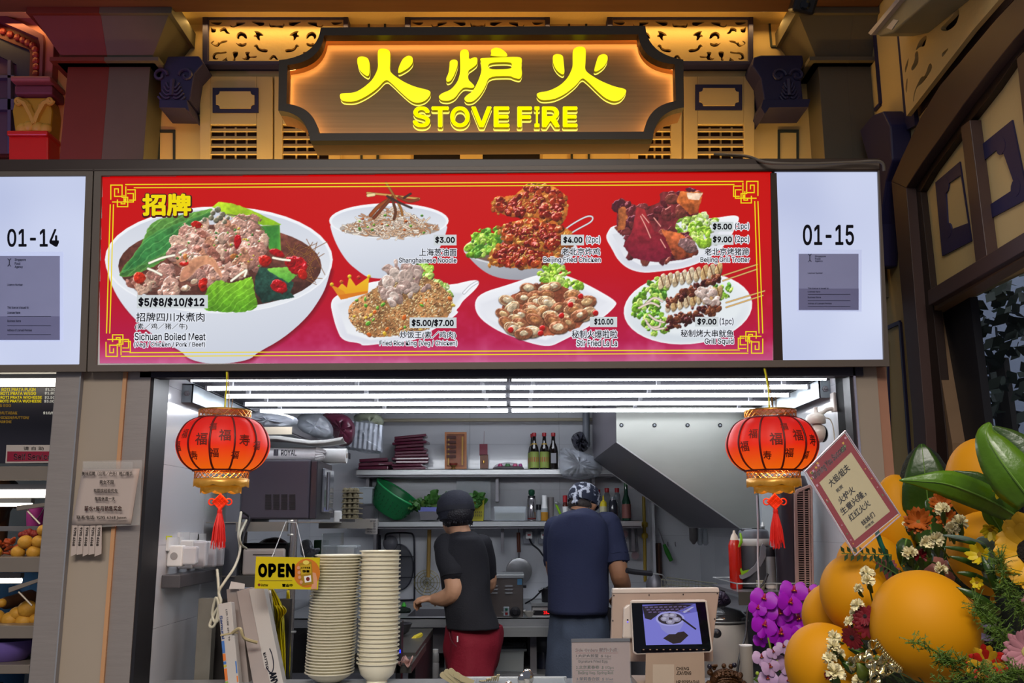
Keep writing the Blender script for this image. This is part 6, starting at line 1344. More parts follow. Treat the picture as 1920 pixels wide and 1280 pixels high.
g=G();limb(g,[P(1138,984,Ym),P(1146,1012,Ym-.01),P(1154,1042,Ym-.03)],[.071,.074,.073]);g.tube([P(1154,1042,Ym-.03),P(1156,1054,Ym-.035)],[.073,.072],16);o=g.build('right_sleeve',M_nvy,t,sm=70);folds(o,.004,14,2)
g=G();limb(g,[P(1043,990,Ym+.02),P(1041,1020,Ym+.05),P(1041,1050,Ym+.09)],[.064,.066,.064]);g.build('left_sleeve',M_nvy,t,sm=70)
secs=cloth([(1143,1034,1132),(1165,1033,1136),(1200,1030,1140),(1260,1025,1142),(1320,1022,1143),(1420,1020,1142)],Ym+.02,0,lambda f:.13)
o=section_loft(secs).build('trousers',M_pant,t,sm=70,solid=.006);folds(o,.014,13,5)
for sx in(-1,1):
 c=hip+Vector((sx*.075,0,0));G().lathe([(.075,-hip.z+.1),(.08,-.6),(.085,-.4)],20,Matrix.Translation(c),cap=False).build('trouser_leg',M_pant,t,sm=60,solid=.005)
G().tube([P(1072+20*math.cos(a)+14,950+6*math.sin(a),Ym-.055+.05*(1-math.sin(a))*0)for a in[PI+i*PI/10*-1 for i in range(11)]],.003,5).build('neck_cord',mat('dark_cord','2c2c30',.6),t)
secs=cloth([(1140,1120,1146),(1200,1124,1152),(1300,1122,1158)],Ym+.1,0,lambda f:.1);section_loft(secs).build('apron_panel',mat('black_apron','17161c',.8),t,sm=60,solid=.004)
# FRONT COUNTER
ZF=.925
t=thing('front_counter',(0,3.75,0),'steel serving counter across the front of the stall','counter')
G().box(JL,JR,3.52,3.79,ZF-.04,ZF).build('worktop',M_ctr,t,bevel=.003);G().box(JL,JR,3.53,3.55,0,ZF-.04).build('front_panel',M_steeld,t)
# stacks
M_plate=mat('cream_melamine','e0dac4',.28,var=.03,coat=.2)
def mk(name,prof,seg=40):
 g=G();g.lathe(prof,seg);me=bpy.data.meshes.new(name);me.from_pydata([tuple(v)for v in g.v],[],g.f);me.materials.append(M_plate);smooth(me,50);return me
kp=kk_(619,1200,3.70)
pl_me=mk('plate',[(18*kp,0),(20*kp,0),(28*kp,5*kp),(39*kp,12*kp),(41*kp,16*kp),(45.7*kp,17*kp),(46*kp,19*kp),(43*kp,19*kp),(36*kp,13.5*kp),(1*kp,4*kp)])
bw_me=mk('bowl',[(17*kp,0),(20*kp,0),(19*kp,3*kp),(31*kp,14*kp),(35.5*kp,29*kp),(36*kp,33.4*kp),(39.3*kp,34*kp),(39.5*kp,36*kp),(36*kp,36*kp),(29*kp,14*kp),(1*kp,5*kp)])
def stack(me,name,cx,Y,yb,ytop,n,h0,lab,cat,group,lean):
 z0=ZF;zt_=P(cx,ytop,Y).z;x0=P(cx,(yb+ytop)/2,Y).x;dz=(zt_-z0-h0)/(n-1);r_=random.Random(n)
 for k in range(n):
  f=k/(n-1);o=bpy.data.objects.new(name,me);COL.objects.link(o);o.location=(x0+lean(f)+r_.gauss(0,.0006),Y+.1,z0+dz*k);o.rotation_euler=(0,0,r_.random()*6)
  tag(o,f'{lab}, {nth(n - 1 - k, n)}',cat,group)
stack(pl_me,'plate',619,3.62,1276,1041,41,19*kp,'cream plate in the tall left stack','plate','cream plates in the tall left stack',lambda f:(-.014+.028*f)+.006*math.sin(f*4.2)-.012*math.sin(f*PI))
stack(bw_me,'bowl',704,3.62,1276,1033,27,36*kp,'cream bowl in the tall right stack','bowl','cream bowls in the tall right stack',lambda f:.002*math.sin(f*5)+.004*(f-.5))
t=thing('cup_sealer',at(758,1280,3.72,ZF),'dark narrow machine with a blue light beside the bowl stack','machine');pbox('casing',742,1165,752,1282,3.9,.08,mat('dark_machine','2a2a30',.3),t,bevel=.003);pbox('blue_light',749,1218,751,1224,3.895,.01,emat('blue_led','2030ff',3),t)
t=thing('pink_cloth',at(765,1238,3.95),'pink cloth draped over the counter corner by the bowls','cloth');g=G()
grid=[[P(746+28*i/8,1233+5*math.sin(i*1.3)+10*(j/5)*(1 if i>1 else .4),3.93+.02*math.sin(i*2+j))+Vector((0,-.01*j,0))for i in range(9)]for j in range(6)]
g.sheet(grid).build('cloth_sheet',mat('pink_cloth','a8847c',.9,bump=.4),t,solid=.004,sm=60)
G().box(P(742,1240,3.98).x,P(775,1240,3.98).x,3.9,4.6,P(760,1243,3.95).z-.03,P(760,1243,3.95).z).build('dark_side_bench',mat('dark_bench_steel','55534f',.35),label='dark steel bench edge running back beside the bowl stack',cat='bench')
# rack with microwave
M_rk=mat('rack_steel','8f8b84',.32,metal=.5,var=.08)
zr=P(520,978,4.12).z;xl,xr=JL+.01,P(612,978,4.12).x
t=thing('steel_rack',(-1.0,4.3,0),'steel shelving rack carrying the microwave on the left','rack')
G().box(xl,P(575,978,4.12).x+.06,4.12,4.7,zr-.004,zr).build('top_shelf',M_rk,t);G().box(P(445,978,4.12).x,P(541,978,4.12).x,4.1,4.12,zr-.04,zr).build('front_rail',M_rk,t);G().box(P(553,978,4.12).x,P(700,985,4.8).x+.02,4.64,4.66,zr-.03,zr).build('side_rail',M_rk,t)
a=P(547,1100,4.09);G().tube([(a.x,4.09,0),(a.x,4.09,zr+.01)],.0155,12).build('front_post',mat('chrome_post','a8a4a4',.2,metal=.8),t,sm=60)
for y in(978,1004,1186):q=P(547,y,4.09);G().lathe([(.018,0),(.019,.004),(.018,.008)],12,Matrix.Translation(q)).build('post_collar',M_steelh,t)
G().box(P(421,1000,4.13).x,P(447,1000,4.13).x,4.13,4.18,0,P(430,922,4.13).z).build('rear_post',mat('blue_grey_steel','5c606a',.4,metal=.3),t);G().tube([(xl+.02,4.66,0),(xl+.02,4.66,zr)],.015,10).build('rear_post',M_rk,t);
zm=P(480,1079,4.12).z;G().box(P(440,1080,4.1).x,P(541,1080,4.1).x,4.1,4.12,zm-.045,zm).build('middle_rail',mat('dark_rail','5c5a58',.35,metal=.3),t);G().box(xl,xr-.1,4.12,4.66,zm-.005,zm).build('middle_shelf',M_rk,t)
G().box(xr-.02,xr-.015,4.13,4.66,zm,zr-.05).build('clear_side_panel',M_clearg,t)
t=thing('microwave_oven',at(520,974,4.14,zr),'dark grey microwave oven on the rack beside the left lantern','microwave');x0,x1=P(450,920,4.15).x,P(593,920,4.15).x;z1=P(520,861,4.15).z
M_mw=mat('microwave_grey','34303c',.42,var=.06)
zb0=zr+.012;G().box(x0,x1-.03,4.15,4.52,zb0,z1).build('housing',M_mw,t,bevel=.008);G().box(x1-.03,x1,4.16,4.51,zb0,z1-.004).build('front_frame',mat('microwave_front','28262e',.3),t,bevel=.004)
G().box(x1,x1+.012,4.27,4.5,zb0+.03,z1-.03).build('door_glass',mat('grey_door_glass','6e7078',.12,coat=.5),t,bevel=.004);G().tube([(x1+.03,4.26,zb0+.04),(x1+.03,4.26,z1-.05)],.008,8).build('handle',mat('chrome_handle','b8b8bc',.15,metal=.9),t)
for px in(0,1):G().box(x0+.03+px*.4,x0+.05+px*.4,4.18,4.48,zr,zb0).build('foot',M_black,t)
for c_ in range(4):
 for k in range(10):
  if k%1==0:
   q=P(503+c_*15,927+k*2.9,4.148);G().box(q.x-.013,q.x+.013,4.146,4.152,q.z-.0022,q.z+.0012).build('vent_slot',M_dark,t)
t=thing('paper_roll',at(550,861,4.25,z1),'wrapped white paper towel roll on top of the microwave','paper roll');a,b=P(498,849,4.28),P(597,849,4.28);r=.031
zc=z1+r;G().tube([(a.x,4.28,zc),(b.x,4.28,zc)],r,20).build('wrapped_roll',mat('white_wrap','c4c4c8',.25,coat=.3,bump=.3,bs=25),t,sm=60);g=G();r_=random.Random(2)
for k in range(14):aa=k*.45;g.tube([(b.x-.01,4.28+r*.9*math.cos(aa),zc+r*.9*math.sin(aa)),(b.x+.02+r_.random()*.015,4.28+r*.5*math.cos(aa),zc+r*.5*math.sin(aa))],[.009,.004],5)
g.build('twisted_end',mat('white_wrap','c4c4c8',.25),t,sm=60,kind='stuff')
g=G();letters(g,'ROYAL',YPL(4.248),527,843,556,854,0,.01);g.build('print',M_ink,t);g=G()
for k in range(7):q=P(514+k*1.3,842,4.247);q2=P(514+k*1.3,854,4.247);g.box(q.x-.0012*(1+k%2),q.x,4.246,4.249,q2.z,q.z)
g.build('barcode',M_ink,t,kind='stuff')
t=thing('paper_roll',at(620,870,4.33,z1),'bare white paper roll sticking out past the wrapped one','paper roll');a,b=P(590,858,4.42),P(650,858,4.42);G().tube([(a.x-.12,4.42,z1+.034),(b.x,4.42,z1+.034)],.034,24).build('roll',mat('white_paper','cacaca',.7),t,sm=60);G().tube([(b.x,4.42,z1+.034),(b.x+.002,4.42,z1+.034)],.012,12).build('card_core',mat('card_core','7a6a5c',.8),t)
g=G();grid=[[Vector((x0+.0+.42*i/6,4.2+.16*j/3,z1+.085+.012*math.sin(i*1.1)+(.015 if j==1 else 0)))for i in range(7)]for j in range(4)];t=thing('white_box_lid',(x0+.2,4.28,z1+.07),'pale flattened packet lying over the wrapped paper roll','packet');g.sheet(grid).build('flat_packet',mat('pale_packet','9b9a98',.5),t,solid=.006,sm=40)
g=G().box(P(505,828,4.3).x,P(545,828,4.3).x,4.26,4.36,z1+.095,z1+.12);
t=thing('router_box',at(493,1078,4.13,zm),'white flat router box on the rack shelf behind the OPEN sign','router');pbox('router_body',454,1028,533,1078,4.14,.03,mat('pinkish_white_plastic','b8b0ac',.35),t,bevel=.01,bseg=4);pbox('status_line',474,1039,515,1040.2,4.138,.005,M_dark,t)
t=thing('black_case',at(500,1078,4.3,zm),'dark case behind the white router box','case');pbox('case_body',452,1018,538,1078,4.3,.15,M_black,t,bevel=.01)
t=thing('red_bag_bundle',at(505,1020,4.45,zm),'reddish bundle above the router on the rack','bundle');bag('bundle',[(480,1022),(495,1010),(520,1006),(540,1016),(540,1030),(480,1032)],4.5,'x',mat('dark_red_bundle','4c2020',.4),8,.008).parent=None
o=[x for x in bpy.data.objects if x.name=='bundle'][0];bpy.data.objects.remove(t);o.name='cloth_bundle';tag(o,'reddish bundle above the router box on the rack','bundle')
t=thing('snack_tub',at(640,1042,4.5,P(640,1044,4.5).z),'clear tub of brown fried shallots on the rack above the plates','tub');tub(612,664,1021,1044,4.5,M_plasticc,'tub_body',.93,t,dep=.12);tub(614,662,1029,1043,4.505,mat('fried_shallots','5c4030',.8,var=.5,vs=90),'contents',.95,t,dep=.11);lid_rim(609,667,1021,4.5,M_plasticc,t,.12,3)
t=thing('green_carton',at(601,1040,4.5,P(640,1044,4.5).z),'dark green carton beside the tub of shallots','carton');pbox('carton',588,1012,611,1044,4.52,.07,mat('dark_green_card','24442c',.5),t,bevel=.003)
t=thing('white_pouch',at(575,1040,4.5,P(640,1044,4.5).z),'crinkled white pouch left of the green carton','pouch');bag('pouch_',[(562,1014),(582,1010),(588,1030),(600,1026),(600,1034),(586,1044),(564,1044)],4.46,'x',M_bagw,6,.006).parent=None
o=[x for x in bpy.data.objects if x.name=='pouch_'][0];bpy.data.objects.remove(t);o.name='white_pouch';tag(o,'crinkled white pouch left of the dark green carton','pouch')
zt2=P(640,1044,4.5).z;G().box(P(556,1046,4.45).x,P(685,1046,4.45).x,4.42,4.7,zt2-.01,zt2).build('rack_tray',M_clearg,label='smoky clear tray holding the tub of shallots',cat='tray')
t0=None
for k in range(6):
 z=P(655,973,4.75).z+k*.026;t=thing('egg_tray',at(654,970,4.75,z),f'grey brown card egg tray in the stack behind the microwave, {nth(5 - k, 6)}','egg tray','egg trays stacked behind the microwave');g=G();xa,xb=P(640,950,4.75).x,P(669,950,4.75).x
 g.box(xa,xb,4.75,4.95,z,z+.006);n=3
 for i in range(n):xx=xa+(xb-xa)*(i+.5)/n;g.lathe([(.01,.006),(.012,.014),(.006,.024)],8,Matrix.Translation((xx,4.765,z)));g.lathe([(.01,.006),(.012,.014),(.006,.024)],8,Matrix.Translation((xx,4.83,z)))
 g.build('moulded_card',mat('egg_tray_card','6e6650',.9,var=.2),t)
G().box(P(630,975,4.72).x,P(700,985,4.8).x,4.68,5.0,P(655,973,4.75).z-.03,P(655,973,4.75).z).build('rear_rack_shelf',M_rk,label='steel rack shelf under the egg trays',cat='shelf')
t=thing('white_holder',at(640,978,4.6),'small white plastic holder hanging by the microwave corner','holder');pbox('holder_body',625,957,640,980,4.62,.02,M_white,t,bevel=.008);pbox('clip',620,955,625,970,4.62,.02,M_steeld,t)
t=thing('price_tag_card',at(693,990,4.7),'small printed card hung on the rack end beside the egg trays','card');pbox('card',685,972,708,1001,4.7,.004,mat('greyish_card','8a8684',.5),t)
g=G()
for k in range(5):letters(g,'MENU 12',YPL(4.699),688,975+k*5,704,978+k*5,0,.02)
g.build('small_print',M_ink,t,kind='stuff')
# sockets on the left wall
t=thing('trunking',at(380,1085,3.9),'grey trunking under the row of plugs on the left wall','trunking');zz=P(352,1088,3.72)
G().box(JL,JL+.07,3.66,4.1,P(380,1100,3.72).z,P(380,1076,3.72).z).build('trunk_box',mat('grey_trunking','4e4c50',.4),t,bevel=.003)
for i,(x,y0,y1,Y)in enumerate(((355,1022,1062,3.7),(388,1012,1066,3.82),(412,1012,1066,3.94),(434,1014,1064,4.04))):
 t=thing('wall_plug',at(x,y1,Y),f'white plug and adaptor on the left wall socket row, {nth(i, 4, "nearest", "farthest", "from the front")}','plug','plugs on the left wall');za,zb_=P(x,y1,Y).z,P(x,y0,Y).z
 G().box(JL,JL+.06,Y,Y+.04,za,zb_).build('plug_body',M_white,t,bevel=.006);G().box(JL+.055,JL+.11,Y+.005,Y+.045,za+.006,zb_-.004).build('adaptor',mat('cool_white_plastic','c4c4ca',.3),t,bevel=.008)
 G().lathe([(.014,0),(.014,.001),(.012,.0015)],20,Matrix.Translation((JL+.028,Y-.0005,(za+zb_)/2))@Matrix.Rotation(PI/2,4,'X')).build('round_mark',mat('grey_mark','9a9898',.4),t)
 G().box(JL,JL+.01,Y-.015,Y+.1,zb_-.02,zb_+.03).build('socket_plate',M_white,t)
t=thing('yellow_sticker',(JL,3.8,P(365,1008,3.75).z),'tiny yellow label stuck on the wall above the plugs','sticker');G().box(JL,JL+.002,3.68,3.74,P(365,1011,3.72).z,P(365,1004,3.72).z).build('label_sheet',mat('bright_yellow_label','c8cc10',.5),t)
M_cab=mat('cream_cable','c4c0ac',.45)
t=tag(G().tube(smooth_pts([P(*p)for p in[(452,960,4.05),(447,1000,3.95),(450,1030,3.88),(440,1062,3.8),(420,1092,3.75),(410,1110,3.74),(414,1128,3.73),(402,1150,3.74),(393,1172,3.74),(402,1172,3.73),(410,1140,3.73),(405,1120,3.73),(398,1150,3.74),(404,1166,3.73),(412,1150,3.73),(409,1090,3.76),(407,1068,3.8)]],6),.0055,7).build('cream_cable',M_cab,sm=60),'long cream cable looping down the left wall from rack to plugs','cable')
t=tag(G().tube(smooth_pts([P(*p)for p in[(462,975,4.06),(450,1002,3.9),(452,1020,3.9),(462,1028,4.05)]],6),.005,7).build('cream_cable',M_cab,sm=60),'short cream cable running from the rack to the white router box','cable')
t=tag(G().tube(smooth_pts([P(*p)for p in[(455,960,4.06),(468,972,4.09),(458,1000,4.0),(452,1025,3.95)]],6),.005,7).build('dark_cable',M_black,sm=60),'dark cable beside the cream ones near the microwave','cable')
G().box(P(368,1200,3.85).x,P(396,1200,3.85).x,3.85,3.9,0,P(380,1122,3.85).z).build('metal_post',mat('worn_steel_post','77736a',.5,metal=.2,var=.2),label='short worn steel post standing at the left wall below the plugs',cat='post')
G().box(P(396,1200,4.0).x,P(545,1200,4.0).x,3.96,4.0,0,P(400,1122,4.0).z).build('dark_backboard',mat('dark_panel_metal','2a2624',.5),label='dark panel behind the long cartons',cat='panel')
# cartons
def plank(name,a,b,w,d,m,parent=None,**k):
 """upright slab from pixel point a (bottom) to b (top), width w and depth d"""
 A,B=P(*a),P(*b);up=(B-A);L=up.length;up.normalize();r=Vector((0,1,0)).cross(up).normalized();f=up.cross(r)
 if r.x<0:r=-r;f=-f
 M=Matrix(((r.x,f.x,up.x,A.x),(r.y,f.y,up.y,A.y),(r.z,f.z,up.z,A.z),(0,0,0,1)));return G().box(-w/2,w/2,0,d,0,L,M).build(name,m,parent,**k),M,L
def on_plank(M,L,w,body,u0,u1,v0,v1,off=.02,rot=True,d=-.001):
 """text running down the slab face"""
 v,f=text_geo(body,off);xs_=[p[0]for p in v];ys_=[p[1]for p in v];vs=[]
 for p in v:
  a=(p[0]-min(xs_))/(max(xs_)-min(xs_));b=(p[1]-min(ys_))/(max(ys_)-min(ys_))
  vs.append(M@(Vector((u0+(u1-u0)*b,d,v1-(v1-v0)*a))if rot else Vector((u0+(u1-u0)*a,d,v0+(v1-v0)*b))))
 return G().add(vs,f)
M_card=mat('white_card','b4afab',.6,var=.05);M_cardg=mat('grey_card','8c827e',.65,var=.08)
t=thing('long_carton',at(470,1290,3.72,ZF),'tall open white cardboard carton leaning behind the narrow printed box','carton')
o,M,L=plank('carton_side',(455,1290,3.72),(436,1102,3.78),.05,.07,M_cardg,t,bevel=.002);o,M,L=plank('carton_face',(492,1290,3.7),(458,1104,3.76),.062,.06,mat('taupe_card','9a8f8b',.6),t,bevel=.002)
o,M,L=plank('carton_front',(518,1290,3.7),(480,1101,3.75),.058,.055,M_card,t,bevel=.002)
on_plank(M,L,.06,'ANY',-.015,.012,L*.03,L*.16,.05).build('lettering',M_ink,t);on_plank(M,L,.06,'KAYTEC',-.022,-.012,L*.2,L*.36,.03).build('small_lettering',M_ink,t)
G().tube([M@Vector((-.006+.016*math.sin(a),-.001,L*.29+.05*math.cos(a)))for a in[i*PI/12 for i in range(3,17)]],.0022,4).build('swirl_logo',M_ink,t)
G().box(*(0,0,0,0,0,0)).v
g=G();g.prism([(-.03,0),(.03,0),(.028,.02),(-.026,.03)],0,.002,Matrix.Translation(P(444,1104,3.76))@Matrix.Rotation(1.2,4,'X'));g.build('torn_flap',M_card,t)
t=thing('narrow_carton',at(436,1290,3.66,ZF),'narrow printed carton with blue and orange bands tied with tape','carton');o,M,L=plank('carton_body',(436,1290,3.64),(421,1130,3.68),.05,.045,M_card,t,bevel=.002)
for k,(v0,v1,c_)in enumerate(((.42,.56,'3c6cb0'),(.33,.41,'d0702c'),(.29,.32,'3c6cb0'),(.255,.28,'b8a830'),(.1,.24,'d0702c'),(.05,.09,'7a9c3c'))):G().box(-.024,-.014,-.0015,0,L*v0,L*v1,M).build('colour_band',mat('band_'+c_,c_,.5),t)
for k,(v0,v1,c_)in enumerate(((.16,.3,'3c6cb0'),(.06,.13,'d0702c'))):G().box(.019,.0235,-.0015,0,L*v0,L*v1,M).build('colour_band',mat('band_'+c_,c_,.5),t)
on_plank(M,L,.05,'Samurai',-.022,-.012,L*.58,L*.86,.03).build('lettering',mat('blue_print','2c4c90',.5),t);on_plank(M,L,.05,'LED TUBE 18W T8',.002,.008,L*.55,L*.92,.01).build('lettering',M_ink,t)
g=G();g.box(-.026,.026,-.002,.047,L*.62,L*.64,M);g.build('tape_band',mat('old_tape','a89a74',.4),t);G().tube(smooth_pts([M@Vector((.02,-.005,L*.63)),P(450,1178,3.64),P(458,1196,3.65),P(482,1204,3.68)],5),[.006]*16,6).build('loose_tape',mat('old_tape','a89a74',.4),t,sm=60)
def bagstrip(name,L_,R_,Y,m,parent,amp=.006,seed=1):
 r_=random.Random(seed);g=G();n=len(L_);a=smooth_pts([(x,y,0)for x,y in L_],4);b=smooth_pts([(x,y,0)for x,y in R_],4)
 grid=[[P(p.x+(q.x-p.x)*j/10,p.y+(q.y-p.y)*j/10,Y+amp*2.2*math.sin(j*2.1+p.y*.02+seed)+r_.gauss(0,amp*.3))for j in range(11)]for p,q in zip(a,b)]
 return g.sheet(grid).build(name,m,parent,solid=.003,sm=60)
t=thing('white_bag',at(500,1215,3.85,ZF),'shiny white plastic bag hanging behind the white cartons','bag');bagstrip('bag_film',[(488,1106),(492,1150),(500,1200),(506,1240)],[(508,1106),(514,1150),(519,1190),(518,1215)],3.86,mat('shiny_white_bag','b6b4b0',.2,coat=.4),t,.008)
t=thing('yellow_bag',at(520,1280,3.9,ZF),'bright yellow plastic bags hanging in folds beside the cartons','bag');M_yb=mat('yellow_bag_film','c0b008',.35,coat=.2,var=.12)
bagstrip('bag_film',[(502,1104),(512,1140),(514,1200),(518,1268)],[(513,1104),(530,1140),(534,1200),(535,1272)],3.9,M_yb,t,.01,2);bagstrip('bag_fold',[(515,1135),(520,1155),(516,1190),(514,1240)],[(530,1135),(537,1146),(526,1170),(533,1260)],3.88,M_yb,t,.006,4);bagstrip('rear_strip',[(538,1106),(536,1160),(535,1270)],[(542,1106),(545,1170),(543,1270)],4.0,M_yb,t,.004,6)
# OPEN sign
OY=3.60;OP=YPL(OY);t=thing('open_sign',P(540,1105,OY),'yellow OPEN sign with a phone picture hanging on two strings','sign');poly('board',[(480,1043),(600,1045),(596,1105),(477,1103)],OP,-.004,0,mat('bright_yellow_board','c4b400',.35),t)
for ch,xa,xb in(('O',484,501),('P',503,518),('E',521,534),('N',536,553)):letters(G(),ch,OP,xa,1056,xb,1082,.0008,.05).build('letter',M_dark,t)
poly('orange_disc',[(x,y)for x,y in ell(575,1074,25,27)],OP,.0002,.0006,mat('orange_print','c07018',.4),t);letters(G(),'营业中',OP,529,1094,549,1100,.0008,.05).build('lettering',M_dark,t);letters(G(),'Partner',OP,490,1094,503,1099,.0008,.02).build('small_lettering',mat('olive_print','6a5a10',.5),t)
poly('logo_dot',ell(486,1096,2.6,2.6,0,12),OP,.0006,.001,mat('brown_print','6a1404',.6),t);poly('thin_rule',rect(486,1088,548,1088.8),OP,.0004,.0008,mat('olive_print','6a5a10',.5),t)
poly('phone',[(561,1055),(584,1052),(588,1094),(566,1098)],OP,.0008,.0014,mat('mustard_phone','9a7a10',.4),t);poly('phone_screen',[(563,1060),(583,1057),(584,1074),(565,1077)],OP,.0014,.0018,mat('phone_yellow','b89a18',.4),t);poly('white_square',[(570,1080),(583,1078),(584,1090),(572,1092)],OP,.0014,.002,M_white,t);poly('round_icon',ell(577.5,1085,3.6,4,0,14),OP,.002,.0024,mat('brown_print','6a1404',.6),t)
poly('cuff',ell(574,1054,6,4,0,14),OP,.0014,.002,mat('pale_yellow_print','d8c85c',.4),t);letters(G(),'点开有惊喜',OP,564,1062,582,1066,.002,.03).build('small_lettering',M_dark,t);letters(G(),'惊喜',OP,567,1068,581,1073,.002,.05).build('small_lettering',M_dark,t)
for c_ in((560,1064),(561,1073),(562,1082),(565,1091)):poly('finger',ell(c_[0],c_[1],3,3.4,0,10),OP,.0018,.0026,mat('printed_skin','c89070',.5),t)
poly('hand_palm',[(584,1072),(592,1074),(595,1086),(594,1104),(583,1104),(586,1092)],OP,.0006,.0012,mat('printed_skin','c89070',.5),t)
for a,b in(((510,1044),(536,978)),((571,1045),(556,980))):G().tube([P(*a,OY),P(*b,4.07)],.0018,5).build('string',mat('white_string','b0b0b0',.5),t)
G().tube([P(536,978,4.07),P(556,980,4.07)],.0018,5).build('string',mat('white_string','b0b0b0',.5),t)
# cutlery tray
t=thing('cutlery_tray',at(945,1300,3.52,ZF),'grey white divided cutlery tray at the front edge of the counter','tray');yt=3.56;zt3=P(945,1269,yt+.206).z;xa,xb=P(836,1275,yt).x,P(1066,1275,yt).x;M_tray=mat('grey_white_tray','8e9294',.35)
for a in((xa,xb,yt,yt+.006),(xa,xb,yt+.2,yt+.206),(xa,xa+.006,yt,yt+.206),(xb-.006,xb,yt,yt+.206)):G().box(*a,ZF,zt3).build('tray_wall',M_tray,t,bevel=.003)
for f in(.23,.5,.72):x=xa+(xb-xa)*f;G().box(x-.004,x+.004,yt,yt+.2,ZF,zt3-.002).build('divider',M_tray,t)
G().box(xa,xb,yt,yt+.206,ZF,ZF+.004).build('tray_bottom',M_tray,t);G().box(xa-.006,xb+.006,yt+.204,yt+.214,zt3-.012,zt3+.002).build('tray_rim',M_tray,t,bevel=.003)
M_cs=mat('pale_wood_spoon','b4a884',.6)
for k,(x,y,a)in enumerate(((826,1262,-.5),(834,1256,-.35),(842,1254,.1),(852,1262,.5),(862,1270,.6))):
 t=thing('paper_bag_sleeve',at(x,1290,3.62,ZF+.005),f'pale wooden spoon blade standing in the tray left section, {nth(k, 5, "leftmost", "rightmost", "from the left")}','spoon','wooden blades in the cutlery tray');t.name='wooden_spoon'
 top_=P(x,y,3.62);bot_=Vector((top_.x+.05,3.64,ZF+.008));d_=(top_-bot_);r0=Vector((0,1,0)).cross(d_).normalized()*.011;G().sheet([[bot_+d_*f+r0*s*w for s in(-1,0,1)]for f,w in((0,.8),(.8,1),(.93,.9),(1,.4))]).build('blade',M_cs,t,solid=.002)
for k in range(11):
 x=904+k*3.2;y=1276-k*1.3+(k%3);tp=P(x,y,3.66);tag(G().tube([(tp.x-.01+.002*(k%4),3.68,ZF+.008),tp],.0028,6).build('chopstick',M_cs,origin=(tp.x-.01,3.68,ZF+.006)),f'pale chopstick standing in the cutlery tray, {nth(k, 11, "leftmost", "rightmost", "from the left")}','chopstick','chopsticks in the cutlery tray')
for k,(x,y,s)in enumerate(((954,1277,.9),(979,1264,.9),(989,1259,1.2))):
 c=P(x,y,3.64);t=thing('steel_spoon',(c.x,3.66,ZF+.006),f'shiny steel spoon in the cutlery tray, {nth(k, 3, "leftmost", "rightmost", "from the left")}','spoon','steel spoons in the cutlery tray');G().ball(c+Vector((0,0,-.02)),(.019*s,.007,.026*s),14,10).build('spoon_bowl',mat('mirror_steel','c8c4be',.08,metal=1),t,sm=60);G().tube([c+Vector((0,0,-.04)),(c.x,3.66,ZF+.008)],.004,6).build('handle',M_steelh,t)
 # POS terminal
PY=3.62;t=thing('pos_terminal',at(1247,1290,PY+.02,ZF),'pinkish white till terminal turned away with a tilted customer screen','till');M_pos=mat('pinkish_white_case','b09a8c',.4)
PP=YPL(PY);poly('rear_case',[(1149,1107),(1347,1105),(1349,1109),(1337,1205),(1338,1240),(1143,1240),(1146,1190)],PP,-.03,0,M_pos,t,bevel=.004);poly('top_edge',[(1149,1103),(1347,1101),(1349,1110),(1148,1112)],PP,-.035,.004,mat('white_case_edge','cfc2b8',.3),t,bevel=.003)
for x,y in((1151,1116),(1217,1115),(1281,1114),(1345,1112),(1149,1163),(1340,1160)):G().lathe([(.0025,0),(.0025,.002)],8,Matrix.Translation(P(x,y,PY-.001))@Matrix.Rotation(PI/2,4,'X')).build('screw',M_dark,t)
poly('hinge_block',[(1168,1138),(1176,1132),(1190,1132),(1190,1195),(1166,1195)],PP,.001,.03,mat('white_case_edge','cfc2b8',.3),t,bevel=.005);poly('sensor_dot',ell(1175,1160,1.5,1.5,0,8),PP,.03,.032,M_dark,t);poly('status_light',ell(1175,1164,1.2,1.2,0,8),PP,.03,.032,emat('violet_led','5a50ff',2),t)
G().box(P(1190,1270,PY).x,P(1300,1270,PY).x,PY-.06,PY+.1,ZF,ZF+.02).build('foot',M_pos,t);G().box(P(1215,1250,PY).x,P(1280,1250,PY).x,PY+.0,PY+.03,ZF,P(1240,1235,PY).z).build('stand',M_pos,t)
CPn=YPL(PY-.06);poly('customer_screen_case',[(1182,1127),(1186,1125),(1322,1124),(1326,1127),(1337,1218),(1332,1223),(1192,1227),(1187,1223)],CPn,-.012,.0,mat('white_case_edge','cfc2b8',.3),t,bevel=.003);poly('customer_glass',[(1184,1130),(1322,1128),(1333,1215),(1330,1220),(1194,1224),(1189,1220)],CPn,.0,.002,mat('black_screen_glass','0a0a10',.08),t)
S=lambda x,y:(1204+(x/100)*(100+0)+y*.06,1133+y*.76-x*.02)
def sp(name,pts,c,d,e=.9):poly(name,[S(*p)for p in pts],CPn,.002+d*.0002,.0022+d*.0002,emat('screen_'+c,c,e),t)
sp('screen_picture',[(0,0),(100,0),(106,100),(1,100)],'5a5ab0',1);sp('screen_table',[(0,22),(30,36),(60,30),(102,20),(106,100),(1,100)],'7474cc',2);sp('screen_keyboard',[(0,4),(60,0),(96,2),(60,20),(36,18),(14,38),(3,34)],'1c1426',3,.6)
for r in range(3):
 for k in range(9):sp('screen_key',[(4+k*9+r*3,6+r*6),(10+k*9+r*3,5+r*6),(11+k*9+r*3,8+r*6),(5+k*9+r*3,9+r*6)],'6c5c90',4,.6)
sp('screen_shadow',[(34,84),(48,72),(74,68),(82,78),(66,96),(52,98)],'2c1c20',3,.5)
def se(cx,cy,rx,ry):return[(cx+rx*math.cos(a),cy+ry*math.sin(a))for a in[2*PI*i/24 for i in range(24)]]
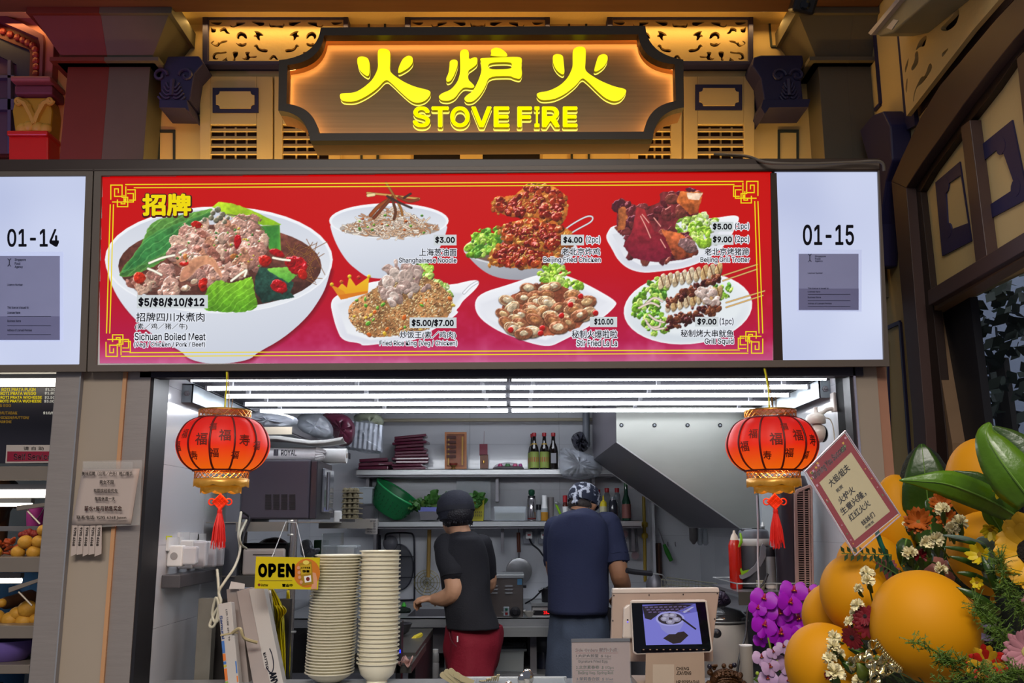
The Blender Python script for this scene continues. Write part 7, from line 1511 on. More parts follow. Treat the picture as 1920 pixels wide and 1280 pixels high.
sp('screen_bowl',[(25,36),(76,36),(74,50),(66,66),(58,74),(44,74),(33,62)],'8484c8',5);sp('screen_rim',se(50,36,27,18),'9a9ad8',6);sp('screen_soup',se(50,36,23,14.5),'2c2430',7,.6)
for x,y in((40,36),(55,28),(62,38),(50,44),(44,28)):sp('screen_dumpling',se(x,y,8,6),'8a86a0',8);sp('screen_dumpling_fold',se(x-1,y-1,4,3),'aaa8c0',9)
sp('screen_chopsticks',[(70,38),(74,36),(98,62),(96,65)],'1c1420',8,.6);sp('screen_spoon',[(74,20),(92,8),(97,8),(78,23)],'a0a0c8',6)
for k in range(10):poly('touch_icon',rect(1205+k*12.5,1216.5,1208+k*12.5,1218),CPn,.002,.0024,emat('warm_icon','c8a080',.5),t)
t=thing('payment_sign',at(1266,1300,3.5,ZF),'beige acrylic sign with a name and phone number below the till screen','sign');QP=YPL(3.5);poly('sheet',[(1211,1224),(1320,1223),(1323,1320),(1209,1320)],QP,-.003,0,mat('beige_sheet','a8917e',.45),t);poly('blank_square',rect(1224,1245,1264,1300),QP,.0002,.0006,mat('pale_beige_square','b8a694',.5),t)
M_brn=mat('dark_brown_text','4a3c34',.5)
for b,c_ in(('CHENG',(1268,1250,1292,1256)),('JIAMING',(1268,1258,1296,1265)),('HP:92956368',(1268,1275,1311,1281))):letters(G(),b,QP,*c_,.0006,.015).build('lettering',M_brn,t)
t=thing('side_orders_sign',at(1127,1300,3.5,ZF),'acrylic side orders price sign with coloured handwriting style lines','sign');poly('sheet',[(1072,1203),(1180,1202),(1183,1320),(1074,1320)],QP,-.002,0,mat('pinkish_sheet','a08c88',.4),t);poly('acrylic_holder',[(1071,1198),(1181,1197),(1185,1322),(1072,1322)],QP,.0008,.0028,mat('clear_acrylic','d8d8dc',.05,alpha=.12),t);poly('acrylic_top_edge',[(1071,1197),(1181,1196),(1181,1202),(1071,1203)],QP,-.004,.004,mat('grey_acrylic_edge','6c6e74',.2),t)
for b,c_,col_ in(('Side Orders 额外小点:',(1079,1214,1159,1222),'8a3c3c'),('1.火炉火煎蛋  $ 1/pc',(1080,1226,1146,1233),'3a3234'),('Signature Fried Egg',(1084,1237,1139,1243),'4a4244'),('2.北京素春卷  $ 1/2pc',(1080,1247,1151,1255),'44603c'),('Beijing Veg. Spring Roll',(1084,1258,1150,1265),'4c6844'),('3.茉莉香白饭  $ 1/set',(1081,1269,1150,1276),'3c5078'),('Jasmine Rice',(1084,1280,1125,1286),'3c5078')):letters(G(),b,QP,*c_,.0003,.015,res=1).build('lettering',mat('ink_'+col_,col_,.6),t)
for y,x1_,col_ in((1223.5,1159,'8a3c3c'),(1234.5,1146,'3a3234'),(1256.3,1151,'44603c'),(1277.5,1150,'3c5078')):poly('underline',rect(1080,y,x1_,y+.7),QP,.0003,.0006,mat('ink_'+col_,col_,.6),t)
# RIGHT SIDE OF THE OPENING
t=thing('dome_camera',P(1562,750,3.62),'white round security camera on a wall arm beside the right lantern','camera');M_cw=mat('warm_white_plastic','cdc6be',.3)
G().box(JR-.012,JR,3.6,3.64,P(1565,772,3.62).z,P(1565,736,3.62).z).build('wall_plate',M_cw,t,bevel=.004);cc=P(1530,790,3.62)
G().tube(smooth_pts([Vector((JR-.01,3.62,P(1565,766,3.62).z)),P(1550,768,3.62),P(1541,774,3.62),P(1531,776,3.62)],4),[.008]*13,8).build('arm',M_cw,t,sm=60)
PL('neck',1530,776,3.62,[(6,0),(4,6),(3.5,13)],M_cw,t);PL('ring_body',1530,795,3.62,[(16,0),(18,2),(18,12),(15,17),(7,21)],M_cw,t);G().ball(P(1533,812,3.62),.037,24,16).build('camera_ball',M_cw,t,sm=60)
G().ball(P(1543,813,3.62),(.018,.03,.033),16,12).build('lens_face',mat('lens_glass','0c0c12',.08),t,sm=60);ptube('cable',[(1547,783,3.6),(1556,786,3.6),(1562,800,3.6),(1565,825,3.6)],.002,M_cab,t)
FYd=3.80;t=thing('tower_fan',at(1500,1290,FYd+.06,ZF-.3),'tall black tower fan with a pale ribbed grille right of the opening','fan');M_fan=mat('dark_plum_plastic','2a232b',.3)
zft,zfb=P(1490,888,FYd).z,.62;fx0,fx1=P(1465,1000,FYd).x,P(1533,1000,FYd).x
g=G();w=(fx1-fx0)/2;g.lathe([(w*.8,zfb),(w,zfb+.03),(w,zft-.04),(w*.85,zft-.005),(w*.3,zft)],24,Matrix.Translation(((fx0+fx1)/2,FYd+.09,0)),sy=.9);g.build('fan_body',M_fan,t,sm=50)
GPn=YPL(FYd);M_gr=mat('pinkish_grille','9c7f78',.4)
outl=[(1489,925),(1494,917),(1519,908),(1523,914),(1526,1120),(1530,1400),(1497,1400),(1490,1000)];inl=[(1494,929),(1497,923),(1517,914),(1519,918),(1522,1120),(1525,1395),(1503,1395),(1496,1000)]
ring('grille_frame',outl,inl,GPn,-.01,.006,M_gr,t,bevel=.002);poly('dark_recess',inl,GPn,-.012,-.009,M_dark,t);g=G()
for k in range(100):
 y=921+k*4.1;xa,xb=1495+(y-920)*.02,1521+(y-920)*.014;g.prism([GPn.uv(*p)for p in rect(xa,y,xb,y+1.4)],-.004,.002,GPn.mat())
g.build('grille_slats',M_gr,t,kind='stuff')
for f in(.42,.8):poly('grille_bar',[(1495+25*f,918),(1497.5+25*f,918),(1506+24*f,1395),(1503+24*f,1395)],GPn,-.002,.004,M_gr,t)
G().lathe([(.12,0),(.12,.015),(.05,.03)],24,Matrix.Translation(((fx0+fx1)/2,FYd+.09,zfb-.03))).build('fan_foot',M_fan,t,sm=50)
G().box((fx0+fx1)/2-.13,JR-.01,FYd,FYd+.22,0,zfb-.03).build('low_cabinet',M_steeld,label='low steel cabinet under the tower fan',cat='cabinet')
G().box(P(1428,950,4.3).x,P(1478,950,4.3).x,4.3,4.34,.93,P(1440,905,4.3).z).build('white_door',mat('pale_blue_door','a4acb0',.3),label='pale upright board behind the right lantern tassel',cat='board')
# jug, bottles and tray
TYd=3.95;zt_=P(1400,1104,TYd).z;t=thing('side_tray',(P(1400,1100,TYd).x,TYd,zt_),'dark steel tray with a thin rail carrying the jug and bottles','tray')
tx0,tx1=P(1366,1100,TYd).x,JR-.06;G().box(tx0,tx1,TYd-.16,TYd+.3,zt_-.012,zt_).build('tray_plate',M_steeld,t);G().box(tx0,tx1,TYd-.165,TYd-.16,zt_-.05,zt_).build('front_skirt',mat('dark_bench_steel','55534f',.35),t)
for yy_ in(TYd-.15,TYd+.29):G().tube([(tx0,yy_,zt_+.03),(tx1,yy_,zt_+.03)],.003,6).build('rail',M_steelh,t)
G().tube([(tx0,TYd-.15,zt_+.03),(tx0,TYd+.29,zt_+.03)],.003,6).build('rail',M_steelh,t)
for x in(tx0,(tx0+tx1)/2,tx1):G().tube([(x,TYd-.15,zt_),(x,TYd-.15,zt_+.03)],.003,6).build('rail_post',M_steelh,t)
for x in(tx0+.02,tx1-.02):G().box(x-.01,x+.01,TYd+.2,TYd+.22,0,zt_-.012).build('leg',M_steeld,t)
t=thing('sauce_squeeze_bottle',at(1381,1102,TYd,zt_),'red squeeze bottle with pale nozzle standing beside the grey jug','bottle');PL('bottle_body',1381,1100,TYd,[(9,0),(12,3),(12,80),(9,88),(8,90)],mat('red_sauce','b81c0c',.25,coat=.3),t,z=zt_);PL('nozzle',1381,1100,TYd,[(8,90),(6,98),(2.5,103),(2,108)],mat('pale_nozzle','d8c8b8',.3),t,z=zt_)
G().tube(smooth_pts([P(1388,1000,TYd-.03),P(1390,1012,TYd-.05),P(1386,1024,TYd-.05),P(1391,1014,TYd-.05)],4),.005,6).build('green_clip',mat('lime_plastic','7fb01e',.4),t,sm=60)
t=thing('sports_jug',at(1415,1104,TYd+.06,zt_),'big grey insulated jug with pale band and lime curved mark','jug');M_jg=mat('jug_grey','5c6068',.35);JY=TYd+.04
PL('jug_body',1418,1104,JY,[(24,0),(30,4),(33,40),(31,70),(28,84)],mat('jug_dark_grey','44464c',.4),t,z=zt_,seg=36);PL('pale_band',1418,1104,JY,[(29.5,78),(31,80),(30,90),(28,92)],mat('jug_pale_band','c4c4c0',.3),t,z=zt_,seg=36)
PL('jug_lid',1418,1104,JY,[(27,90),(29,92),(28,104),(24,108),(10,109)],M_jg,t,z=zt_,seg=36);pbox('spout_cap',1391,990,1412,1000,JY-.03,.05,mat('spout_grey','4c5058',.3),t,bevel=.006)
JP=YPL(JY-.068);poly('grey_handle_arc',[(1430,1018),(1437,1026),(1436,1044),(1424,1066),(1406,1080),(1392,1086),(1387,1084),(1386,1078),(1400,1072),(1414,1060),(1424,1042),(1426,1024)],JP,-.004,.004,mat('mid_grey_trim','7a7c84',.35),t,bevel=.002)
poly('lime_mark',[(1387,1068),(1390,1078),(1402,1071),(1404,1067),(1392,1070),(1389,1064)],JP,.004,.0055,mat('lime_plastic','7fb01e',.4),t)
t=thing('steel_flask',at(1447,1104,TYd,zt_),'steel flask with black cap right of the grey jug','flask');PL('flask_body',1447,1104,TYd-.02,[(9.5,0),(10,2),(10,60)],M_steelh,t,z=zt_);PL('black_cap',1447,1104,TYd-.02,[(10.3,60),(10.3,72),(9,77)],M_black,t,z=zt_);PL('base_label',1447,1104,TYd-.02,[(10.4,2),(10.4,8)],M_cw,t,z=zt_)
t=thing('pump_bottle',at(1431,1000,4.25),'small chrome pump top standing behind the jug','pump');PL('pump_base',1431,1104,4.2,[(9,0),(9,104)],M_black,t,z=zt_);PL('pump_head',1431,1003,4.2,[(8,0),(7,3),(3,5),(3,14),(5,16),(2,24)],M_steelh,t)
t=thing('paper_cup_stack',at(1428,1110,3.78),'small stack of pale cups beside the white cord','cups');
for k in range(3):PL('cup',1427,1110,3.86,[(6,0),(8,8),(8.6,9),(7.5,9)],mat('pale_cup','a8a48c',.6),t,z=zt_+.002+k*.009)
tag(ptube('white_cable',[(1419,928,3.74),(1421,980,3.74),(1421,1050,3.74),(1424,1120,3.74)],.0035,mat('white_cord_rubber','c8c4cc',.4)),'thin white cord hanging straight down left of the right tassel','cable')
tag(ptube('black_flex',[(1440,1075,3.8),(1432,1092,3.8),(1418,1110,3.8),(1403,1140,3.8),(1398,1190,3.75),(1388,1225,3.7),(1382,1262,3.68)],.0045,M_black),'black cord curving down behind the till to the carved ornament','cable')
t=thing('rice_cooker',at(1366,1290,4.1,.6),'large white rice cooker with dark lid behind the till','rice cooker');PL('cooker_body',1350,1165,4.05,[(42,-150),(49,-140),(50,-6),(48,0)],mat('cooker_white','a6a19c',.35),t,seg=36);PL('dark_lid',1350,1166,4.05,[(50,0),(52,4),(50,12),(40,22),(14,28)],mat('dark_lid','2a2a2c',.2,coat=.4),t,seg=36);PL('rim',1350,1164,4.05,[(51,0),(53,2),(51,4)],M_steelh,t,seg=36)
G().ball(P(1343,1187,3.8),(.02,.03,.018),12,8).build('side_latch',M_black,t,sm=60);G().box(P(1300,1280,4.0).x,P(1400,1280,4.0).x,3.86,4.3,.3,P(1350,1165,4.05).z-150*kk_(1350,1165,4.05)).build('cooker_stand',M_steeld,t)
t=bag('purple_cloth',[(1338,1118),(1350,1106),(1362,1112),(1372,1128),(1362,1136),(1340,1138)],3.95,'dark purple crumpled cloth between the till and the tray',mat('dark_purple_cloth','241a30',.6),31,.006,.04,'cloth')
t=thing('grey_cup',at(1402,1300,3.56,ZF),'plain grey brown paper cup standing by the orchids','cup');PL('cup_body',1402,1290,3.56,[(11,0),(12.5,76),(11.6,76),(11,66)],mat('grey_brown_cup','8f8880',.5),t);PL('inner_rim',1402,1290,3.56,[(12.3,76),(13,78),(11.8,77)],M_white,t)
t=thing('carved_ornament',at(1360,1300,3.5,ZF),'small brown bronze carved creature ornament at the bottom edge','ornament');M_brz=mat('bronze_resin','4c3018',.35,metal=.4,var=.5,vs=70,bump=.6,bs=120);g=G();c=P(1360,1276,3.5)
g.ball(c,(.055,.045,.042),24,16)
for k in range(9):a=PI*(k+.5)/9;g.tube([c+Vector((.05*math.cos(a)*(1-.25*q),-.046+.02*q*q,.005+.04*math.sin(a)*1.0*(q*.5+.5)))for q in(0,.5,1)],[.006,.008,.004],6)
for k in range(6):g.tube([c+Vector((-.035+.07*i/6,-.047+.01*abs(i-3)/3,.034-.009*k+.008*math.sin(PI*i/6)))for i in range(7)],.0028,5)
for x,z,r in((-.055,.03,.011),(-.04,.045,.008),(.05,.02,.012),(.02,.05,.009),(-.005,.052,.009),(.06,-.01,.014),(-.06,-.01,.014),(-.035,.05,.006)):g.ball(c+Vector((x,-.01,z)),r,8,6)
g.tube(smooth_pts([c+Vector((-.05,-.01,.02)),c+Vector((-.055,-.02,.05)),c+Vector((-.03,-.02,.055))],4),.005,6);g.lathe([(.06,-.08),(.062,-.03),(.05,-.02)],20,Matrix.Translation(c));g.build('creature_body',M_brz,t,sm=50)
for x,z in((-.058,.052),(.03,.056)):G().ball(c+Vector((x,-.02,z)),.009,10,8).build('dark_pearl',mat('dark_pearl','1e1c28',.15),t,sm=60)
# FLOWERS AND BALLOONS
FLY=2.5
t=thing('flower_stand',(P(1790,1250,2.6).x,2.75,0),'dark foam and pole stand holding the flowers at lower right','stand');xx=P(1790,1200,2.75).x
G().lathe([(.0,0),(.2,0),(.2,.02),(.02,.04),(.018,.75)],20,Matrix.Translation((xx,2.8,0)),cap=False).build('pole',M_black,t)
bk=G();bk.ball(P(1770,1180,2.85),(.16,.12,.26),16,12);bk.ball(P(1850,1240,2.8),(.2,.14,.2),16,12);bk.ball(P(1640,1290,2.85),(.16,.1,.14),16,12);bk.ball(P(1740,960,2.88),(.09,.06,.2),16,12)
bk.build('foam_core',mat('dark_foliage_base','141a0e',.9,bump=1,bs=60,var=.5),t,sm=60)
def balloon(cx,cy,rx,ry,Y,label,col='yellow',ang=0,knot=(0,1)):
 k=kk_(cx,cy,Y);c=P(cx,cy,Y);m=mat('yellow_balloon','c28200',.6,var=.03,vs=2)if col=='yellow' else mat('pink_balloon','a06458',.4,sub=.1)
 m.node_tree.nodes['Principled BSDF'].inputs['Specular IOR Level'].default_value=.25
 t=thing('balloon',c,label,'balloon','yellow balloons in the flower display' if col=='yellow' else None)
 R=Matrix.Rotation(-ang,4,'Y');prof=[(math.sin(a)*(1-.12*max(0,math.cos(a))**2*0),-math.cos(a))for a in[PI*i/24 for i in range(25)]]
 g=G();vs=[];seg=40
 for r,z in prof:
  q=1-.18*max(0,-z)**2.2
  for j in range(seg):a=2*PI*j/seg;vs.append(c+R@Vector((r*q*rx*k*math.cos(a),r*q*min(rx,ry)*k*.95*math.sin(a),z*ry*k*(1+.05*(z<0)))))
 g.add(vs,[(i*seg+j,i*seg+(j+1)%seg,(i+1)*seg+(j+1)%seg,(i+1)*seg+j)for i in range(24)for j in range(seg)]);g.build('balloon_skin',m,t,sm=80)
 e=c+R@Vector((0,0,-ry*k*1.05));d=R@Vector((0,0,-1));G().tube([e-d*.004,e+d*.008,e+d*.016],[.004,.006,.009],8).build('knot',m,t)
 G().tube([e+d*.01,e+d*.03+Vector((0,.05,0)),Vector((xx,2.8,max(.8,e.z-.2)))],.0015,4).build('string',M_green_stem,t)
M_green_stem=mat('green_stem','3c5a20',.6)
balloon(1735,1174,104,99,2.3,'largest yellow balloon, in front at the bottom of the flower display',ang=math.radians(-60));balloon(1609,1117,68,78,2.55,'yellow balloon upper left of the largest one, under the greeting card',ang=math.radians(20))
balloon(1552,1252,76,84,2.5,'yellow balloon at the bottom left corner of the flower display',ang=math.radians(30));balloon(1562,1152,60,56,2.68,'yellow balloon peeking out left, just right of the purple orchids',ang=math.radians(60))
balloon(1684,978,46,88,2.9,'yellow balloon behind the right edge of the greeting card');balloon(1632,1062,62,62,2.85,'yellow balloon behind the bottom corner of the greeting card')
balloon(1845,905,68,84,2.62,'yellow balloon high on the right behind the broad leaves');balloon(1852,1035,72,76,2.5,'yellow balloon at middle right between palm leaf and sunflower');balloon(1755,1076,34,32,2.7,'small dusty pink balloon above the largest yellow one','pink')
def leafgeo(sp,wd,fold=.25,n=4,wave=0):
 """sp: (px,py,Y) spine from base to tip; wd: half widths in pixels"""
 pts=smooth_pts([P(*p)for p in sp],n);k=kk_(sp[0][0],sp[0][1],sp[0][2]);m=len(pts)-1;grid=[]
 for i,p in enumerate(pts):
  f=i/m*(len(wd)-1);j=min(int(f),len(wd)-2);q=f-j;w=(wd[j]*(1-q)+wd[j+1]*q)*k;tg=(pts[min(i+1,m)]-pts[max(i-1,0)]).normalized();view=(CAM_LOC-p).normalized();side=tg.cross(view).normalized()
  grid.append([p+side*w*s+view*(-abs(s)*w*fold+wave*math.sin(i*1.4+s*2)*.004)for s in(-1,-.66,-.33,0,.33,.66,1)])
 return grid
def leaf_mat(name,c,vein):
 m=mat(name,c,.32,var=.25,vs=9,coat=.15,bump=.15,bs=60);return m
M_lf1=leaf_mat('deep_green_leaf','26400c',1);M_lf2=leaf_mat('mid_green_leaf','46690e',1);M_lf3=leaf_mat('grey_green_leaf','5a6a60',1);M_rib2=mat('pale_leaf_rib','5c8030',.5)
def leaf(name,sp,wd,m,label,cat='leaf',fold=.25,group=None,rib=True):
 p0=P(*sp[0]);t=thing(name,p0,label,cat,group);gr=leafgeo(sp,wd,fold);G().sheet(gr).build('leaf_blade',m,t,solid=.0015,sm=60)
 if rib:G().tube([r[3]+(CAM_LOC-r[3]).normalized()*.0012 for r in gr],[.0028*(1-.8*i/len(gr))for i in range(len(gr))],5).build('midrib',M_rib2,t,sm=60)
 return t
leaf('round_leaf',[(1750,1030,2.8),(1742,960,2.8),(1735,895,2.78),(1728,832,2.8)],[18,42,46,42,28,4],M_lf1,'dark rounded leaf standing up behind the card corner',fold=.1)
leaf('round_leaf',[(1760,1060,2.85),(1730,1040,2.85),(1700,990,2.84),(1700,920,2.84)],[14,38,40,30,6],M_lf1,'dark rounded leaf lower behind the orange flowers',fold=.1)
leaf('long_leaf',[(1905,966,2.3),(1850,935,2.28),(1780,908,2.26),(1730,902,2.27),(1686,900,2.28)],[16,24,27,26,18,8,1],M_lf2,'long glossy leaf pointing left across the yellow balloons',fold=.35)
leaf('broad_leaf',[(1935,940,2.1),(1900,895,2.1),(1868,850,2.12),(1850,815,2.14),(1856,792,2.16)],[30,44,40,30,16,2],M_lf2,'broad glossy leaf arching up at the right edge',fold=.4)
leaf('broad_leaf',[(1940,900,2.2),(1915,850,2.22),(1880,820,2.24),(1856,800,2.25)],[30,34,22,3],M_lf1,'darker broad leaf tucked behind the arching one at the right edge',fold=.3)
leaf('short_leaf',[(1872,925,2.34),(1840,908,2.34),(1810,893,2.35),(1786,883,2.36)],[12,20,18,8,1],M_lf1,'short pointed leaf over the upper right balloon',fold=.2)
leaf('short_leaf',[(1850,950,2.34),(1865,975,2.34),(1880,1000,2.34)],[10,16,12,2],M_lf2,'short leaf under the long one beside the sunflower',fold=.2)
leaf('grey_leaf',[(1860,1090,2.3),(1858,1050,2.3),(1846,1020,2.3),(1830,1012,2.3)],[10,22,20,14,2],M_lf3,'grey green broad leaf left of the sunflower',fold=.15)
for i,(x0,y0,x1,y1,w)in enumerate(((1850,1024,1768,1003,5),(1852,1030,1790,1012,4),(1846,1044,1768,1025,5),(1846,1068,1780,1043,6),(1850,1090,1794,1073,6),(1862,1100,1812,1075,6))):
 leaf('palm_blade',[(x0,y0,2.3),((x0+x1)/2,(y0+y1)/2-4,2.29),(x1,y1,2.3)],[w*.7,w,w*.8,1],M_lf3 if i==0 else M_lf1,f'narrow palm blade pointing left over the right balloon, {nth(i, 6)}',fold=.3,group='palm blades',rib=False)
for i,(a,b,w,lb)in enumerate((((1875,1150),(1790,1100),9,'narrow leaf above the largest balloon right side'),((1870,1165),(1762,1141),13,'pointed leaf lying across the right of the largest balloon'),((1850,1185),(1785,1166),7,'small pointed leaf below the one across the largest balloon'),((1822,1198),(1774,1190),5,'tiny leaf tip lowest on the right of the largest balloon'),((1875,1120),(1840,1040),8,'upright narrow leaf by the yellow lily buds'),((1870,1280),(1810,1262),12,'leaf at the bottom edge under the striped gerbera'),((1900,1110),(1862,1045),10,'leaf rising left of the sunflower lower petals'))):
 leaf('pointed_leaf',[(*a,2.24),((a[0]+b[0])/2,(a[1]+b[1])/2-5,2.22),(*b,2.24)],[w*.6,w,w*.8,.5],M_lf2 if i%2 else M_lf1,lb,fold=.3,rib=False)
def basis(n):
 n=Vector(n).normalized();u=n.cross(Vector((0,0,1)));u=u.normalized()if u.length>.01 else Vector((1,0,0));return u,n.cross(u),n
def flower(name,cx,cy,Y,r,n,wid,m,mdisc,rd,label,tilt=(-.2,-1,.1),layers=2,cat='flower',cup=.2,group=None,m2=None,seed=0,a0=0):
 r*=1.1;c=P(cx,cy,Y);k=kk_(cx,cy,Y);R=r*k;t=thing(name,c,label,cat,group);u,v,nn=basis(tilt);r_=random.Random(seed+int(cx))
 for L in range(layers):
  for j in range(n):
   a=a0+2*PI*(j+.5*L)/n+r_.gauss(0,.06);d=u*math.cos(a)+v*math.sin(a);s=nn.cross(d);ln=R*(1-.16*L)*r_.uniform(.88,1.06);w=R*wid*r_.uniform(.85,1.1);cu=cup*r_.uniform(.4,1.4)
   grid=[[c+d*ln*f+s*w*ww*q+nn*(R*(cu*f*f+.03*L+.02)-abs(q)*w*.25)for q in(-1,0,1)]for f,ww in((rd/r*.6,.35),(.4,.8),(.7,1),(.9,.75),(1,.12))]
   G().sheet(grid).build('petal',m2 if(m2 and(j+L)%2)else m,t,sm=60)
 g=G();g.lathe([(rd*k,0),(rd*k*.9,rd*k*.25),(rd*k*.4,rd*k*.38),(0.0001,rd*k*.36)],16,Matrix(((u.x,v.x,nn.x,c.x),(u.y,v.y,nn.y,c.y),(u.z,v.z,nn.z,c.z),(0,0,0,1)))@Matrix.Translation((0,0,.02*R)));g.build('flower_disc',mdisc,t,sm=50)
 G().tube([c,c-nn*.06+Vector((0,.05,-.03))],.003,5).build('stem',M_green_stem,t);return t
M_sun=mat('sunflower_petal','d29a04',.5,var=.2,vs=20);M_sd=mat('sunflower_disc','1c120a',.9,bump=1,bs=140);M_mar=mat('maroon_petal','6c0a18',.55,var=.3,vs=30);M_mard=mat('dark_centre','241014',.8,bump=1,bs=120)
flower('sunflower',1934,1035,2.2,66,13,.24,M_sun,M_sd,26,'large yellow sunflower with dark centre cut by the right edge',tilt=(-.45,-1,.1),layers=2,cup=.15)
for i,(x,y,r,tl_,lb)in enumerate(((1662,1068,22,(-.3,-1,.5),'maroon gerbera by the foot of the card stick'),(1622,1155,17,(-.8,-.8,.2),'maroon gerbera between two white carnations on the left balloon'),(1630,1165,29,(-.55,-1,-.1),'large maroon gerbera touching the left side of the largest balloon'),(1598,1195,22,(-.9,-.6,-.3),'lowest maroon gerbera left of the gold ribbon'))):
 flower('maroon_gerbera',x,y,2.33 if i else 2.5,r,16,.16,M_mar,M_mard,r*.25,lb,tilt=tl_,layers=2,group='maroon gerberas',cup=.1)
flower('striped_gerbera',1850,1245,2.16,34,13,.2,mat('scarlet_petal','a81408',.5,var=.2),mat('olive_disc','8a7228',.8,bump=1,bs=120),11,'red and yellow striped gerbera near the bottom right corner',tilt=(-.5,-1,-.1),m2=mat('yellow_streaked_petal','b88a10',.5,var=.4,vs=60),layers=2)
flower('pink_gerbera',1926,1222,2.12,42,17,.15,mat('dusty_pink_petal','a8707a',.55,var=.15),mat('cream_disc','a89a5a',.8),11,'dusty pink gerbera cut by the right edge',tilt=(-.3,-1,.05));flower('pink_gerbera',1935,1135,2.2,22,13,.18,mat('dusty_pink_petal','a8707a',.55,var=.15),mat('cream_disc','a89a5a',.8),6,'smaller pink flower petals poking in above the dusty pink gerbera',tilt=(-.3,-1,.05))
M_or=mat('burnt_orange_petal','9a4a08',.6,var=.35,vs=25)
for i,(x,y,r,lb)in enumerate(((1722,978,24,'burnt orange chrysanthemum in front of the dark round leaf'),(1764,944,20,'burnt orange chrysanthemum highest by the long leaf'),(1775,972,18,'burnt orange chrysanthemum left of the upper right balloon'))):flower('orange_chrysanthemum',x,y,2.5,r,15,.16,M_or,mat('olive_centre','6a5a1c',.8),r*.25,lb,tilt=(-.5,-1,.3),layers=3,group='burnt orange chrysanthemums',cup=.5)
M_yl=mat('bright_yellow_petal','b8a006',.5,var=.2)
for i,(x,y,r,tl_,lb)in enumerate(((1878,915,17,(-.3,-1,-.8),'small bright yellow flower hanging below the broad leaf'),(1858,993,16,(-.6,-.8,-.6),'small bright yellow flower left of the sunflower top petals'),(1838,1040,20,(-.9,-.6,.2),'yellow lily like bud cluster in front of the right balloon'),(1832,1092,11,(-.6,-1,0),'little yellow flower above the pointed leaf'),(1916,1092,12,(0,-1,0),'little yellow flower under the sunflower'))):flower('yellow_flower',x,y,2.26,r,7,.26,M_yl,mat('mustard_centre','8a6a08',.8),r*.3,lb,tilt=tl_,layers=2,group='small yellow flowers',cup=.7)
def ruffle(name,cx,cy,Y,r,m,label,seed,cat='flower',group='cream carnations'):
 r*=1.3;r_=random.Random(seed);c=P(cx,cy,Y);k=kk_(cx,cy,Y);t=thing(name,c,label,cat,group);g=G()
 for j in range(26):
  th=r_.random()*6.28;ph=r_.uniform(-.6,1.2);d=Vector((math.cos(th)*math.cos(ph),math.sin(th)*math.cos(ph)*.8,math.sin(ph)));u=d.orthogonal().normalized();w=d.cross(u)
  grid=[[c+d*r*k*f*(.9+.12*math.sin(q*5+j))+u*r*k*.42*f*q+w*r*k*.12*math.sin(q*7+j)for q in(-1,-.6,-.2,.2,.6,1)]for f in(.15,.6,.95)];g.sheet(grid)
 g.build('ruffled_petals',m,t,sm=50,kind='stuff');G().tube([c,c+Vector((.01,.02,-r*k)),c+Vector((.03,.06,-r*k*1.7))],[r*k*.3,r*k*.34,.003],8).build('calyx',M_green_stem,t,sm=60)
M_crm=mat('cream_petal','e0d6ae',.6,var=.12)
for i,(x,y,r,Y,lb)in enumerate(((1767,955,12,2.4,'cream carnation beside the highest orange chrysanthemum'),(1700,984,8,2.52,'tiny cream carnation left of the front orange chrysanthemum'),(1800,980,13,2.4,'cream carnation touching the upper right balloon'),(1785,992,12,2.4,'cream carnation just lower left of the one touching the balloon'),(1754,1012,14,2.4,'cream carnation over the dark round leaf centre'),(1738,1018,12,2.4,'cream carnation left of the one over the dark round leaf'),(1706,1038,13,2.42,'cream carnation near the top of the card stick'),(1765,1066,11,2.4,'cream carnation drooping over the pink balloon'),(1626,1075,12,2.36,'cream carnation at the top of the left row'),(1628,1088,11,2.34,'second cream carnation of the left row'),(1610,1103,8,2.36,'small cream carnation bud of the left row'),(1608,1135,11,2.34,'cream carnation beside the large maroon gerbera'),(1604,1150,10,2.36,'cream carnation lower on the left row'),(1594,1166,10,2.36,'cream carnation above the lowest maroon gerbera'),(1564,1195,12,2.36,'cream carnation on top of the bottom left balloon'),(1562,1212,12,2.34,'cream carnation on the middle of the bottom left balloon'),(1555,1235,12,2.34,'cream carnation low on the bottom left balloon'),(1566,1262,16,2.32,'biggest cream carnation at the bottom edge'),(1575,1226,9,2.36,'cream carnation beside the stems on the bottom left balloon'),(1610,1277,11,2.32,'cream carnation at the bottom edge below the ribbon'))):ruffle('cream_carnation',x,y,Y,r,M_crm,lb,i)
ruffle('maroon_carnation',1725,1042,2.42,12,M_mar,'maroon carnation beside the card stick top',77,group='maroon carnations');ruffle('maroon_carnation',1556,1266,2.35,9,M_mar,'maroon carnation at the bottom edge of the left balloon',78,group='maroon carnations')
for i,(x0,y0,x1,y1,w)in enumerate(((1700,1010,1690,1062,16),(1745,1035,1715,1075,15),(1800,1010,1770,1050,14),(1790,1040,1800,1090,16),(1740,935,1770,980,16),(1640,1240,1590,1215,10),(1640,1262,1585,1250,11),(1600,1262,1578,1240,9),(1690,1265,1730,1278,12),(1900,1180,1870,1215,14),(1880,1090,1910,1130,18))):
 leaf('filler_leaf',[(x0,y0,2.62 if i<5 else 2.38),((x0+x1)/2,(y0+y1)/2-4,2.6 if i<5 else 2.37),(x1,y1,2.62 if i<5 else 2.38)],[w*.4,w,w*.7,.5],M_lf1,['dark leaf under the front orange chrysanthemum','dark leaf above the pink balloon on its left','dark leaf right of the cream carnations','dark leaf right of the pink balloon','dark leaf between the orange chrysanthemums','dark leaf beside the lowest maroon gerbera','dark leaf low on the bottom left balloon','small dark leaf above the biggest cream carnation','dark leaf right of the gold ribbon','dark leaf left of the dusty pink gerbera','dark leaf below the sunflower'][i],fold=.3,group='dark filler leaves')
g=G();r_=random.Random(9)
